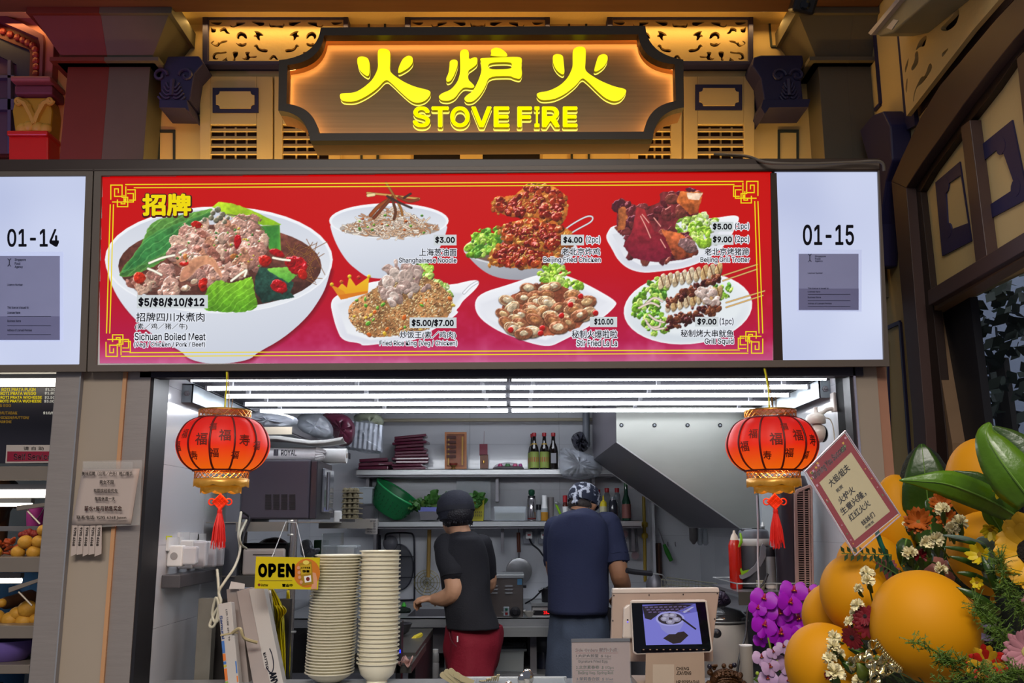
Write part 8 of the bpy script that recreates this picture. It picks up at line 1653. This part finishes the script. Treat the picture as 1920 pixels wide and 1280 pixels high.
for x,y in((1764,960),(1800,985),(1754,1018),(1706,1045),(1628,1092),(1610,1140),(1594,1170),(1564,1200),(1562,1215),(1555,1240),(1566,1265),(1575,1230),(1640,1250),(1600,1200)):
 a=P(x,y,2.4);e=P(1660+r_.uniform(-20,30),1260,2.6)if x<1660 else P(1800,1080,2.6);g.tube(smooth_pts([a,(a+e)/2+Vector((0,0,.01)),e],4),.0022,5)
g.build('flower_stems',M_green_stem,label='thin green stems gathered under the carnations',cat='stems',kind='stuff')
def sprig(pts,n,L,label,seed,m,Y=2.2,dens=1):
 r_=random.Random(seed);sp=smooth_pts([P(x,y,Y)for x,y in pts],8);t=thing('fern_sprig',sp[0],label,'fern','fern sprigs');G().tube(sp,.0014,4).build('stem',M_green_stem,t);g=G()
 for k in range(n):
  p=sp[r_.randrange(len(sp))];a=r_.random()*6.28;d=Vector((math.cos(a),r_.gauss(0,.5),math.sin(a))).normalized();e=p+d*L*r_.uniform(.4,1);g.tube([p,e],.0008,3)
  for q in range(9):b=p.lerp(e,r_.random());dd=Vector((r_.gauss(0,1),r_.gauss(0,1),r_.gauss(0,1))).normalized()*.008;s_=dd.orthogonal().normalized()*.0012;g.add([b-s_,b+s_,b+dd],[(0,1,2)])
 g.build('fronds',m,t,kind='stuff')
M_fern=mat('fern_green','48621a',.6,var=.3,vs=40);M_fernd=mat('dark_fern','1c3410',.6,var=.3)
sprig([(1800,1262),(1760,1225),(1712,1203)],70,.03,'feathery green fern sprig reaching over the lower right of the largest balloon',1,M_fern,2.14);sprig([(1850,1262),(1800,1240),(1757,1235)],90,.03,'feathery fern sprig low in front of the striped gerbera',2,M_fern,2.13)
sprig([(1905,1240),(1870,1180),(1830,1135)],170,.045,'dense feathery fern between sunflower and striped gerbera',3,M_fern,2.18);sprig([(1920,1150),(1890,1110),(1875,1050)],170,.045,'dense feathery fern just under the sunflower',4,M_fern,2.2);sprig([(1880,1280),(1840,1274),(1760,1278)],90,.03,'fern sprig along the bottom edge under the largest balloon',5,M_fern,2.14);sprig([(1925,1260),(1890,1262),(1860,1275)],120,.04,'feathery fern in the bottom right corner',6,M_fern,2.1)
for i,(a,b)in enumerate((((1672,1040),(1578,1037)),((1690,1060),(1725,1030)),((1705,1090),(1640,1050)))):
 t=thing('leafy_twig',P(*a,2.45),['dark serrated twig crossing under the card corner','dark twig right of the card stick','dark twig behind the topmost maroon gerbera'][i],'twig','dark leafy twigs');A,B=P(*a,2.45),P(*b,2.45);G().tube([A,B],.0016,4).build('stem',M_green_stem,t);g=G()
 for k in range(16):p=A.lerp(B,k/16);s=1 if k%2 else-1;d=((B-A).normalized()*.6+Vector((0,-.2,s))).normalized()*.022;w=d.cross(Vector((0,1,0))).normalized()*.005;g.add([p,p+d*.5+w,p+d,p+d*.5-w],[(0,1,2,3)])
 g.build('leaflets',M_fernd,t,kind='stuff')
M_rbn=mat('gold_ribbon','c8bc90',.12,metal=.95,var=.1);t=thing('gold_ribbon',P(1645,1250,2.3),'shiny pale gold ribbon bow with curled loops below the largest balloon','ribbon')
def strap(pts,w,Y,parent,axis=(0,1,0)):
 pp=smooth_pts([P(x,y,Y+dy)for x,y,dy in pts],5);wv=Vector(axis).normalized()*w;return G().sheet([[p-wv,p+wv]for p in pp]).build('ribbon_loop',M_rbn,parent,sm=60,solid=.0006)
for k,(x,y,r)in enumerate(((1640,1208,9),(1630,1235,10),(1645,1252,12),(1662,1256,11),(1598,1246,9),(1612,1232,7),(1640,1270,12),(1676,1250,8),(1655,1236,8))):
 strap([(x+r*math.cos(a)*.8,y+r*math.sin(a)*1.0,-.01+.008*math.sin(a*.5))for a in[k*.9+i*.8 for i in range(8)]],.011,2.24,t,(math.cos(k*1.3)*.8,.5,math.sin(k*1.3)*.8))
for k in range(14):f=k/13;x=1642+46*f;y=1204+52*f+4*math.sin(f*3);strap([(x-3,y-2,-.01),(x+1,y-5,-.018),(x+5,y-1,-.01),(x+2,y+3,-.004)],.004,2.2,t,(.6,.3,.7))
g=G()
for k in range(12):a=P(1650,1262,2.28);e=P(1600+k*14,1290+(k%3)*8,2.25);g.tube(smooth_pts([a,(a+e)/2+Vector((0,0,.02*(k%3))),e],4),.002,4)
t2=g.build('dark_grass',mat('dark_grass','2a3814',.5),label='dark grass blades fanning out at the bottom edge',cat='grass',kind='stuff')
leaf('olive_leaf',[(1640,1230,2.27),(1655,1240,2.26),(1668,1246,2.27)],[4,8,1],mat('olive_leaf','5c6a1c',.4),'olive leaf caught in the gold ribbon, the upper one',rib=False);leaf('olive_leaf',[(1625,1275,2.27),(1618,1262,2.26),(1608,1242,2.27)],[5,12,10,1],mat('olive_leaf','5c6a1c',.4),'olive leaf caught in the gold ribbon, the lower one',rib=False)
for i,(pts)in enumerate(([(1838,1169),(1866,1170),(1866,1178),(1850,1180)],[(1828,1194),(1836,1184),(1878,1200),(1850,1202)],[(1808,1225),(1818,1208),(1826,1221)])):
 poly('wrapping_paper',pts,YPL(2.22),-.001,.001,mat('lilac_wrapping','9a8cae',.35),label=['lilac wrapping paper corner above the striped gerbera','lilac wrapping paper strip beside the striped gerbera','small lilac paper corner at the edge of the largest balloon'][i],cat='paper',group='lilac wrapping paper')
 # greeting card on stick
CYd=2.45;KP=YPL(CYd);TL,TR,BR,BL=(1584,810),(1686,968),(1598,1038),(1512,884)
t=thing('greeting_card',P(1645,1060,CYd),'tilted greeting card in a clear sleeve with red border on a green stick','card')
lerp=lambda a,b,f:(a[0]+(b[0]-a[0])*f,a[1]+(b[1]-a[1])*f)
def CDp(u,v):return lerp(lerp(BL_,TLc,u),lerp(BRr,TRr,u),v)if 0 else None
c00,c10,c11,c01=(1512,884),(1584,812),(1684,962),(1600,1030)
def cd(u,v):a=lerp(c00,c10,u);b=lerp(c01,c11,u);return lerp(a,b,v)
def cq(u0,v0,u1,v1):return[cd(u0,v0),cd(u1,v0),cd(u1,v1),cd(u0,v1)]
poly('card_back',cq(-.01,-.01,1.01,1.01),KP,-.003,-.001,M_white,t);poly('red_border',cq(0,0,1,1),KP,-.001,.0,mat('crimson_card','800a1c',.45,var=.15),t);poly('cream_sheet',cq(.1,.19,.9,.93),KP,.0,.0006,mat('cream_card','b4a884',.55),t)
sv=[(1508,884),(1584,807),(1688,966),(1602,1041)];poly('clear_sleeve',sv,KP,.003,.0036,mat('clear_sleeve','d8d8e0',.06,alpha=.04),t)
for a,b in((sv[0],sv[1]),(sv[1],sv[2]),(sv[2],sv[3]),(sv[3],sv[0])):G().tube([KP.w(*KP.uv(*a),.002),KP.w(*KP.uv(*b),.002)],.0016,5).build('sleeve_seam',mat('sleeve_seam','c8b8c8',.15,metal=.3),t)
def ctext(body,u0,v0,u1,v1,m,off=.02,name='lettering',shear=0):
 v,f=text_geo(body,off);xs_=[p[0]for p in v];ys_=[p[1]for p in v];vs=[]
 for p in v:
  a=(p[0]-min(xs_))/(max(xs_)-min(xs_));b=(p[1]-min(ys_))/(max(ys_)-min(ys_));q=cd(u0+(u1-u0)*a,v1-(v1-v0)*b);vs.append(KP.w(*KP.uv(*q),.0012))
 G().add(vs,f).build(name,m,t)
M_ci=mat('card_ink','1c1a20',.5);ctext('大姐/姐夫',.24,.24,.72,.32,M_ci);ctext('祝贺',.28,.37,.43,.41,M_ci);ctext('火炉火',.22,.45,.58,.53,M_ci);ctext('生意兴隆，',.15,.56,.72,.64,M_ci);ctext('红红火火',.22,.67,.68,.75,M_ci);ctext('妹妹们',.36,.81,.64,.87,M_ci);ctext('同敬贺',.38,.885,.56,.915,M_ci,.01)
ctext('Wishing You Success',.06,.06,.86,.15,mat('pale_pink_print','c8a0a8',.5),.02)
ctext('florist 8 Flower Road 6222',.55,.925,.9,.935,M_ci,.0,'small_lettering')if 0 else None
r_=random.Random(5)
for k in range(26):
 if k<14:u,v=r_.choice([(r_.uniform(.02,.3),r_.uniform(.02,.05)),(r_.uniform(.75,.97),r_.uniform(.02,.12)),(r_.uniform(.02,.08),r_.uniform(.05,.2))])
 else:u,v=r_.choice([(.05,r_.uniform(.3,.95)),(.95,r_.uniform(.2,.95))])
 q=KP.uv(*cd(u,v));s=.0045 if k<14 else .0022;pts=[(q[0]+s*(1 if i%2==0 else .45)*math.cos(PI*i/5),q[1]+s*(1 if i%2==0 else .45)*math.sin(PI*i/5))for i in range(10)]
 G().prism(pts,.0002,.0008,KP.mat()).build('printed_star',mat('star_'+['c89a30','c08aa0','4c7a3c'][k%3],['c89a30','c08aa0','4c7a3c'][k%3],.5),t)
G().tube([P(1640,985,CYd+.01),P(1652,1020,CYd+.01),P(1676,1070,CYd+.03),P(1690,1110,2.6)],.0065,8).build('green_stick',mat('teal_stick','14584c',.35),t,sm=60)
# orchids
def orchid(t,cx,cy,Y,r,mp,lipm,tilt,rot,spots=None):
 c=P(cx,cy,Y);k=kk_(cx,cy,Y);R=r*k;u,v,nn=basis(tilt);u,v=u*math.cos(rot)+v*math.sin(rot),v*math.cos(rot)-u*math.sin(rot)
 def petal(a,ln,w,lift,z=0,broad=.9):
  d=u*math.cos(a)+v*math.sin(a);s=nn.cross(d)
  G().sheet([[c+d*R*ln*f+s*R*w*ww*q+nn*(R*(lift*f*f+z)-abs(q)**2*R*.12*ww)for q in(-1,-.6,-.2,.2,.6,1)]for f,ww in((.05,.2),(.25,.75),(.5,1),(.75,broad),(.93,.6),(1,.12))]).build('petal',mp,t,sm=70)
 for a in(PI/2,PI/2+2.15,PI/2-2.15):petal(a,1,.38,-.05,0)
 for a in(.12,PI-.12):petal(a,1.05,.62,.12,.05,.85)
 g=G();g.ball(c+nn*R*.15-v*R*.12,(R*.12,R*.12,R*.17),8,6);g.tube([c+nn*R*.1,c+nn*R*.3-v*R*.22,c+nn*R*.16-v*R*.42],[R*.1,R*.09,R*.04],6)
 for s in(-1,1):g.ball(c+nn*R*.2+u*s*R*.14,R*.08,6,5)
 g.build('lip',lipm,t,sm=60);G().ball(c+nn*R*.26,R*.06,6,5).build('yellow_column',mat('orchid_yellow','c89018',.5),t,sm=60)
M_op=mat('magenta_orchid_petal','9a0ab4',.5,var=.12,vs=12,sub=.1);M_ol=mat('crimson_orchid_lip','a01440',.45);M_ow=mat('pale_lilac_orchid_petal','b090b4',.5,var=.12,vs=60,sub=.1)
t=thing('orchid_spray',P(1465,1270,3.1),'spray of magenta orchids left of the balloons','flowers')
for i,(x,y,r)in enumerate(((1432,1122,24),(1488,1107,25),(1517,1112,22),(1462,1124,22),(1480,1130,24),(1434,1146,23),(1462,1150,24),(1497,1160,25),(1432,1172,24),(1462,1188,27),(1486,1188,22),(1427,1198,15),(1420,1140,17),(1500,1186,17))):orchid(t,x,y,3.1+.012*(i%4),r,M_op,M_ol,(-.2+.1*(i%5),-1,.1),-.3+.2*(i%4))
G().tube(smooth_pts([P(1470,1110,3.16),P(1445,1180,3.16),P(1450,1280,3.18),(P(1450,1280,3.18).x,3.2,.3)],5),.004,6).build('stem',M_green_stem,t)
t=thing('orchid_spray',P(1445,1300,3.05),'spray of pale speckled lilac orchids below the magenta ones','flowers')
for i,(x,y,r)in enumerate(((1470,1212,15),(1428,1232,17),(1474,1244,20),(1444,1250,18),(1440,1272,18),(1478,1276,18),(1450,1222,13))):orchid(t,x,y,3.04+.01*(i%3),r,M_ow,mat('maroon_orchid_lip','7c1230',.45),(-.3+.15*(i%4),-1,.15),.3-.25*(i%3))
G().tube(smooth_pts([P(1440,1195,3.08),P(1447,1230,3.08),P(1450,1290,3.1),(P(1450,1290,3.1).x,3.12,.3)],5),.003,6).build('stem',mat('lime_stem','7a9428',.5),t)
for x,y in((1441,1236),(1452,1232),(1447,1226),(1444,1243),(1456,1240),(1420,1262)):G().ball(P(x,y,3.05),.006,8,6).build('bud',mat('lime_bud','8ca030',.5),t,sm=60)
g=G()
for k in range(14):a=k*.9;p=P(1450+26*math.cos(a),1272+14*math.sin(a),3.1);d=Vector((math.cos(a),-.3,math.sin(a)*.8))*.03;w=Vector((-math.sin(a),0,math.cos(a)))*.007;g.add([p-d,p+w,p+d,p-w],[(0,1,2,3)])
g.build('small_leaves',M_lf2,t,kind='stuff')
G().lathe([(.09,0),(.12,.28),(.125,.3),(.11,.3)],24,Matrix.Translation((P(1450,1290,3.1).x,3.15,0))).build('flower_pot',M_white,label='white pot of the orchids standing on the floor',cat='pot',sm=50)
# NEIGHBOURING STALL
NX=lambda p,Y:P(p,900,Y).x
G().box(-4,NX(115,3.5)+.1,4.9,5.0,0,2.6).build('wall_back',mat('neighbour_back_wall','7e8890',.6),kind='structure');G().box(NX(118,3.6),NX(118,3.6)+.04,3.6,4.9,0,2.6).build('wall_right',M_steeld,kind='structure');G().box(-4,NX(120,3.6),3.6,5,2.2,2.25).build('ceiling',M_ceil,kind='structure')
BYn=3.75;NPn=YPL(BYn);t=thing('menu_board',P(50,860,BYn),'black roti prata price board behind the neighbouring stall front','sign');poly('board',[(-200,690),(125,690),(112,868),(-210,868)],NPn,-.02,0,mat('black_board','1e1c28',.4),t)
M_yt=emat('yellow_board_text','d8c020',.8);M_ot=emat('dim_orange_text','8a6a28',.6);M_wt=emat('pale_board_text','c8c4b8',.7)
for b,x0,y0,x1,y1,m in(('BANTU LEBIH LURUS',6,698,70,704,M_ot),('ROTI PRATA PLAIN',3,727,67,733,M_yt),('ROTI PRATA W/EGG',1,734,68,741,M_yt),('ROTI PRATA W/CHEESE',1,742,79,748,M_yt),('ROTI PRATA W/CHEESE',0,749,78,755,M_yt),('& EGG',0,757,21,763,M_ot),('MUTABAK',0,771,33,777,M_ot),('CHICKEN/MUTTON/',-6,780,55,786,M_ot),('SARDINE',-5,788,22,793,M_ot),('$1.20',85,727,104,733,M_wt),('$1.80',84,734,104,740,M_wt),('$2.50',84,742,103,748,M_wt),('$3.00',83,749,102,755,M_wt),('$10/$1',81,771,106,777,M_wt),('$1.60',90,698,106,704,M_wt)):
 letters(G(),b,NPn,x0,y0,x1,y1,.001,.03).build('lettering',m,t)
def nt(y,x1,Y,label,r=.016,s=6):
 a=P(x1,y,Y);t=thing('shelf_tube_light',(a.x-.5,Y,a.z),label,'tube light');G().tube([(a.x-1.4,Y,a.z),(a.x,Y,a.z)],r,10).build('tube',emat('warm_tube','fff4e0',s),t,sm=60);G().box(a.x-1.4,a.x,Y-.01,Y+.02,a.z+r,a.z+r+.02).build('batten',M_bat,t)
nt(717,112,3.66,'bright tube across the neighbouring menu board top');nt(925,95,3.72,'bright tube over the neighbouring food shelf');nt(946,60,4.0,'thin tube further in over the neighbouring food shelf',.007,4);nt(1088,40,3.95,'thin tube under the neighbouring middle shelf',.01,3)
t=thing('self_service_sign',P(60,865,3.66),'red and white self service sign clipped above the food shelf','sign');SPn=YPL(3.66);poly('white_card',[(12,834),(104,834),(100,867),(10,868)],SPn,-.003,0,mat('cream_sign','b8aca4',.4),t);poly('red_band',[(14,846),(101,846),(100,864),(13,865)],SPn,0,.001,mat('crimson_band','8a1430',.4),t)
letters(G(),'Self Service',SPn,26,850,96,862,.0015,.01).build('lettering',M_white,t);letters(G(),'请 自 助',SPn,44,837,82,844,.0005,.01).build('lettering',M_brn,t)
M_shf=mat('warm_steel_shelf','8c8074',.35,metal=.4)
for i,(y0,y1,xe,lb)in enumerate(((874,900,97,'steel hood shelf below the self service sign'),(1044,1072,80,'steel food shelf with potato balls, the upper one'),(1172,1196,66,'steel food shelf with potato balls, the lower one'),(1245,1262,58,'dark steel counter at the lowest left corner'))):
 a=P(xe,y0,3.66);b=P(xe,y1,3.66);t=thing('food_shelf',(a.x-.5,3.8,b.z),lb,'shelf');G().box(a.x-1.3,a.x,3.66,4.2,a.z-.012,a.z).build('shelf_plate',M_shf,t);G().box(a.x-1.3,a.x,3.65,3.66,b.z,a.z).build('front_rail',M_shf,t,bevel=.002);G().box(a.x-.03,a.x,4.17,4.2,0,a.z).build('leg',M_shf,t)
def item_z(y,Y=3.74):return P(40,y,3.66).z
M_pot=mat('golden_potato_ball','b88428',.6,var=.25,vs=20,bump=.4,bs=50)
for i,(x,y,r)in enumerate(((48,1016,14),(73,1015,13),(34,1035,13),(64,1035,14),(82,994,12),(-10,1035,13),(52,1142,18),(20,1162,17),(46,1165,17),(66,1160,12),(-8,1158,17),(3,1130,9),(32,1150,14))):
 k=kk_(x,y,3.78);tag(G().ball(P(x,y,3.78),(r*k,r*k,r*k*.9),16,12).build('potato_ball',M_pot,sm=60,origin=P(x,y,3.78)),f'golden fried potato ball on the neighbouring {"upper" if i < 6 else "lower"} shelf, {["centre left of the heap", "right of centre", "low left", "low right", "highest at the right edge", "at the frame edge", "top of the heap", "low front left", "low front centre", "small one at the right", "cut by the frame edge", "small pale one high left", "half hidden behind the top one"][i]}','fried food','fried potato balls')
g=G();r_=random.Random(3)
for k in range(34):c=P(r_.uniform(-30,42),r_.uniform(1012,1038),3.82+r_.uniform(-.02,.04));a=r_.random()*6.28;d=Vector((math.cos(a),.3,math.sin(a)*.4))*r_.uniform(.012,.03);g.tube([c-d,c,c+d],[.004,.009,.003],6)
g.build('fried_pieces',mat('red_orange_fried','9c3c10',.6,var=.4,vs=30),label='heap of red orange fried pieces beside the potato balls',cat='fried food',kind='stuff',sm=60);g=G()
for k in range(14):c=P(r_.uniform(38,68),r_.uniform(996,1003),3.86);g.ball(c,r_.uniform(.008,.014),8,6)
g.build('fried_pieces',mat('dark_red_fried','7c1c10',.6,var=.4),label='dark red fried pieces piled behind the potato balls',cat='fried food',kind='stuff',sm=60)
t=thing('magenta_tub',P(68,985,4.1),'magenta plastic tub behind the food shelf','tub');PL('tub_body',67,986,4.1,[(16,0),(19,34),(17,34)],mat('magenta_plastic','8c1c70',.4),t);G().tube(smooth_pts([P(50,950,4.05),P(66,975,4.05),P(84,950,4.05)],5),.002,5).build('handle',M_wire,t);G().box(-3.3,P(100,990,4.1).x,4.02,4.2,P(68,986,4.1).z-.02,P(68,986,4.1).z).build('ledge',M_steeld,t)
t=thing('purple_bowl',P(25,1244,3.72),'purple plastic bowl at the lower left corner','bowl');PL('bowl_body',10,1245,3.78,[(20,0),(36,10),(50,30),(52,45),(50,45),(34,14)],mat('lilac_plastic','6c58a0',.4),t,seg=36)
for x0,y0,x1,y1 in((35,948,92,942),(20,1101,78,1083)):
 t=thing('price_rail',P(x1,y1,3.7),f'slanted steel price rail end {"above the upper" if y0 < 1000 else "above the lower"} potato balls','rail');poly('rail_plate',[(x0,y0),(x1,y1),(x1,y1+6),(x0,y0+9)],YPL(3.68),0,.015,M_shf,t);G().tube([P(x0+15,y0+8,3.68),P(x0+40,y0+34,3.68)],.004,5).build('strut',M_shf,t)
t=thing('person',at(30,1100,4.45,0),'person in light blue shirt half hidden behind the neighbouring food shelves','person');g=G();c=P(20,1000,4.45)
hd=Vector((c.x-.1,4.5,1.62));K,R=head(g,hd,Vector((.1,-1,0)),1.0);limb(g,[K(0,-.02,-.06),hd+Vector((0,0,-.2)),hd+Vector((0,0,-.28))],[.05,.055,.08]);g.ball(hd+Vector((0,.02,-.36)),(.17,.1,.1),16,12);g.ball(hd+Vector((0,.02,-.6)),(.14,.1,.26),16,12);g.ball(hd+Vector((0,.02,-.8)),(.15,.11,.14),16,12)
for s in(-1,1):limb(g,[hd+Vector((s*.08,.02,-.85)),hd+Vector((s*.08,.02,-1.2)),Vector((hd.x+s*.08,4.52,.08))],[.09,.06,.04]);g.ball(Vector((hd.x+s*.08,4.46,.04)),(.045,.12,.04),10,8)
a=hd+Vector((.16,0,-.34));wr_=P(12,1130,4.2);el_=P(72,1118,4.35);limb(g,[a,a+Vector((.08,-.02,-.1)),el_,wr_],[.05,.046,.04,.028]);hand(g,wr_,(-.9,-.3,0),(0,0,1));a=hd+Vector((-.16,0,-.34));limb(g,[a,a+Vector((-.04,-.02,-.2)),a+Vector((-.02,-.16,-.36))],[.05,.044,.028]);hand(g,a+Vector((-.02,-.16,-.36)),(0,-1,-.2),(0,0,1));fuse(g,'body',mat('deep_brown_skin','5c3a26',.55),t,.007)
secs=[(hd+Vector((0,.02,z)),Vector((w,0,0)),Vector((0,d,0)))for z,w,d in((-.24,.08,.07),(-.28,.17,.1),(-.4,.195,.12),(-.6,.175,.125),(-.85,.17,.13))];section_loft(secs).build('blue_shirt',mat('light_blue_shirt','3c6a9c',.8),t,sm=70,solid=.005);g=G();limb(g,[hd+Vector((.16,0,-.34)),P(66,1090,4.4),P(78,1105,4.36)],[.065,.066,.064]);g.build('sleeve',mat('light_blue_shirt','3c6a9c',.8),t,sm=60)
section_loft([(hd+Vector((0,.02,z)),Vector((w,0,0)),Vector((0,d,0)))for z,w,d in((-.8,.17,.13),(-1.1,.17,.13),(-1.5,.15,.12))]).build('trousers',M_black,t,sm=70,solid=.005)
G().ball(K(0,-.03,.03),(.084,.09,.085),20,12,R).build('hair',mat('black_hair','16131a',.5),t,sm=60)
# paper notice with tear off strips on the pillar
NY=3.405;NP2=YPL(NY);t=thing('paper_notice',P(190,985,NY),'white paper notice with tear off phone strips taped to the beige pillar','notice');M_np=mat('notice_paper','b0a098',.6,var=.03)
g=G();cor=[(155,880),(262,878),(246,982),(134,984)]
grid=[[NP2.w(*NP2.uv(*lerp(lerp(cor[0],cor[1],i/10),lerp(cor[3],cor[2],i/10),j/8)),.006*math.sin(i*.5)*(j/8)+(.02*max(0,i/10-.6)*j/8))for i in range(11)]for j in range(9)];g.sheet(grid).build('sheet',M_np,t,sm=60,solid=.0006)
for k in range(5):x=137+k*11.2;o=poly('tear_off_strip',[(x-1,984),(x+9,984),(x+6.5-(0 if k<4 else-2),1038),(x-4.5,1043-(k%2)*3)],NP2,-.001,.0003+.0005*(k%2),M_np,t)
def ntext(body,x0,y0,x1,y1,m,off=.02):
 letters(G(),body,NP2,x0,y0,x1,y1,.016,off).build('lettering',m,t)
for b,x0,y0,x1,m in(('美味招聘（公司／户外）档口帮手',157,884,252,M_brn),('男女不限',190,900,217,M_brn),('有厨房经验优先',179,916,224,M_brn),('每周休息一天',181,931,219,M_brn),('薪水+每月销售奖金',162,948,232,mat('red_ink','8c2c24',.5)),('联系电话: 9295 6368 Jason',147,966,240,M_brn)):ntext(b,x0,y0,x1,y0+(8 if y0!=948 else 10),m)
for k in range(5):
 x=140+k*11.2;v,f=text_geo('9295 6368',.02);vs=[]
 for p in v:q=(x+4-(p[0]/5.0)*5-0+(1-(p[1]+.0)/.75)*-0+(p[1]/.75)*6-4,988+(p[0]/5.0)*46);vs.append(NP2.w(*NP2.uv(*q),.003))
 G().add(vs,f).build('phone_number',M_brn,t)
poly('clear_tape',rect(158,866,250,882),NP2,.004,.005,mat('clear_tape','c8c4c0',.1,alpha=.2,coat=.4),t);poly('pillar_protector',[(155,864),(266,862),(262,984),(150,990)],NP2,-.002,-.001,mat('clear_sheet','c8c4c0',.1,alpha=.2,coat=.4),t)
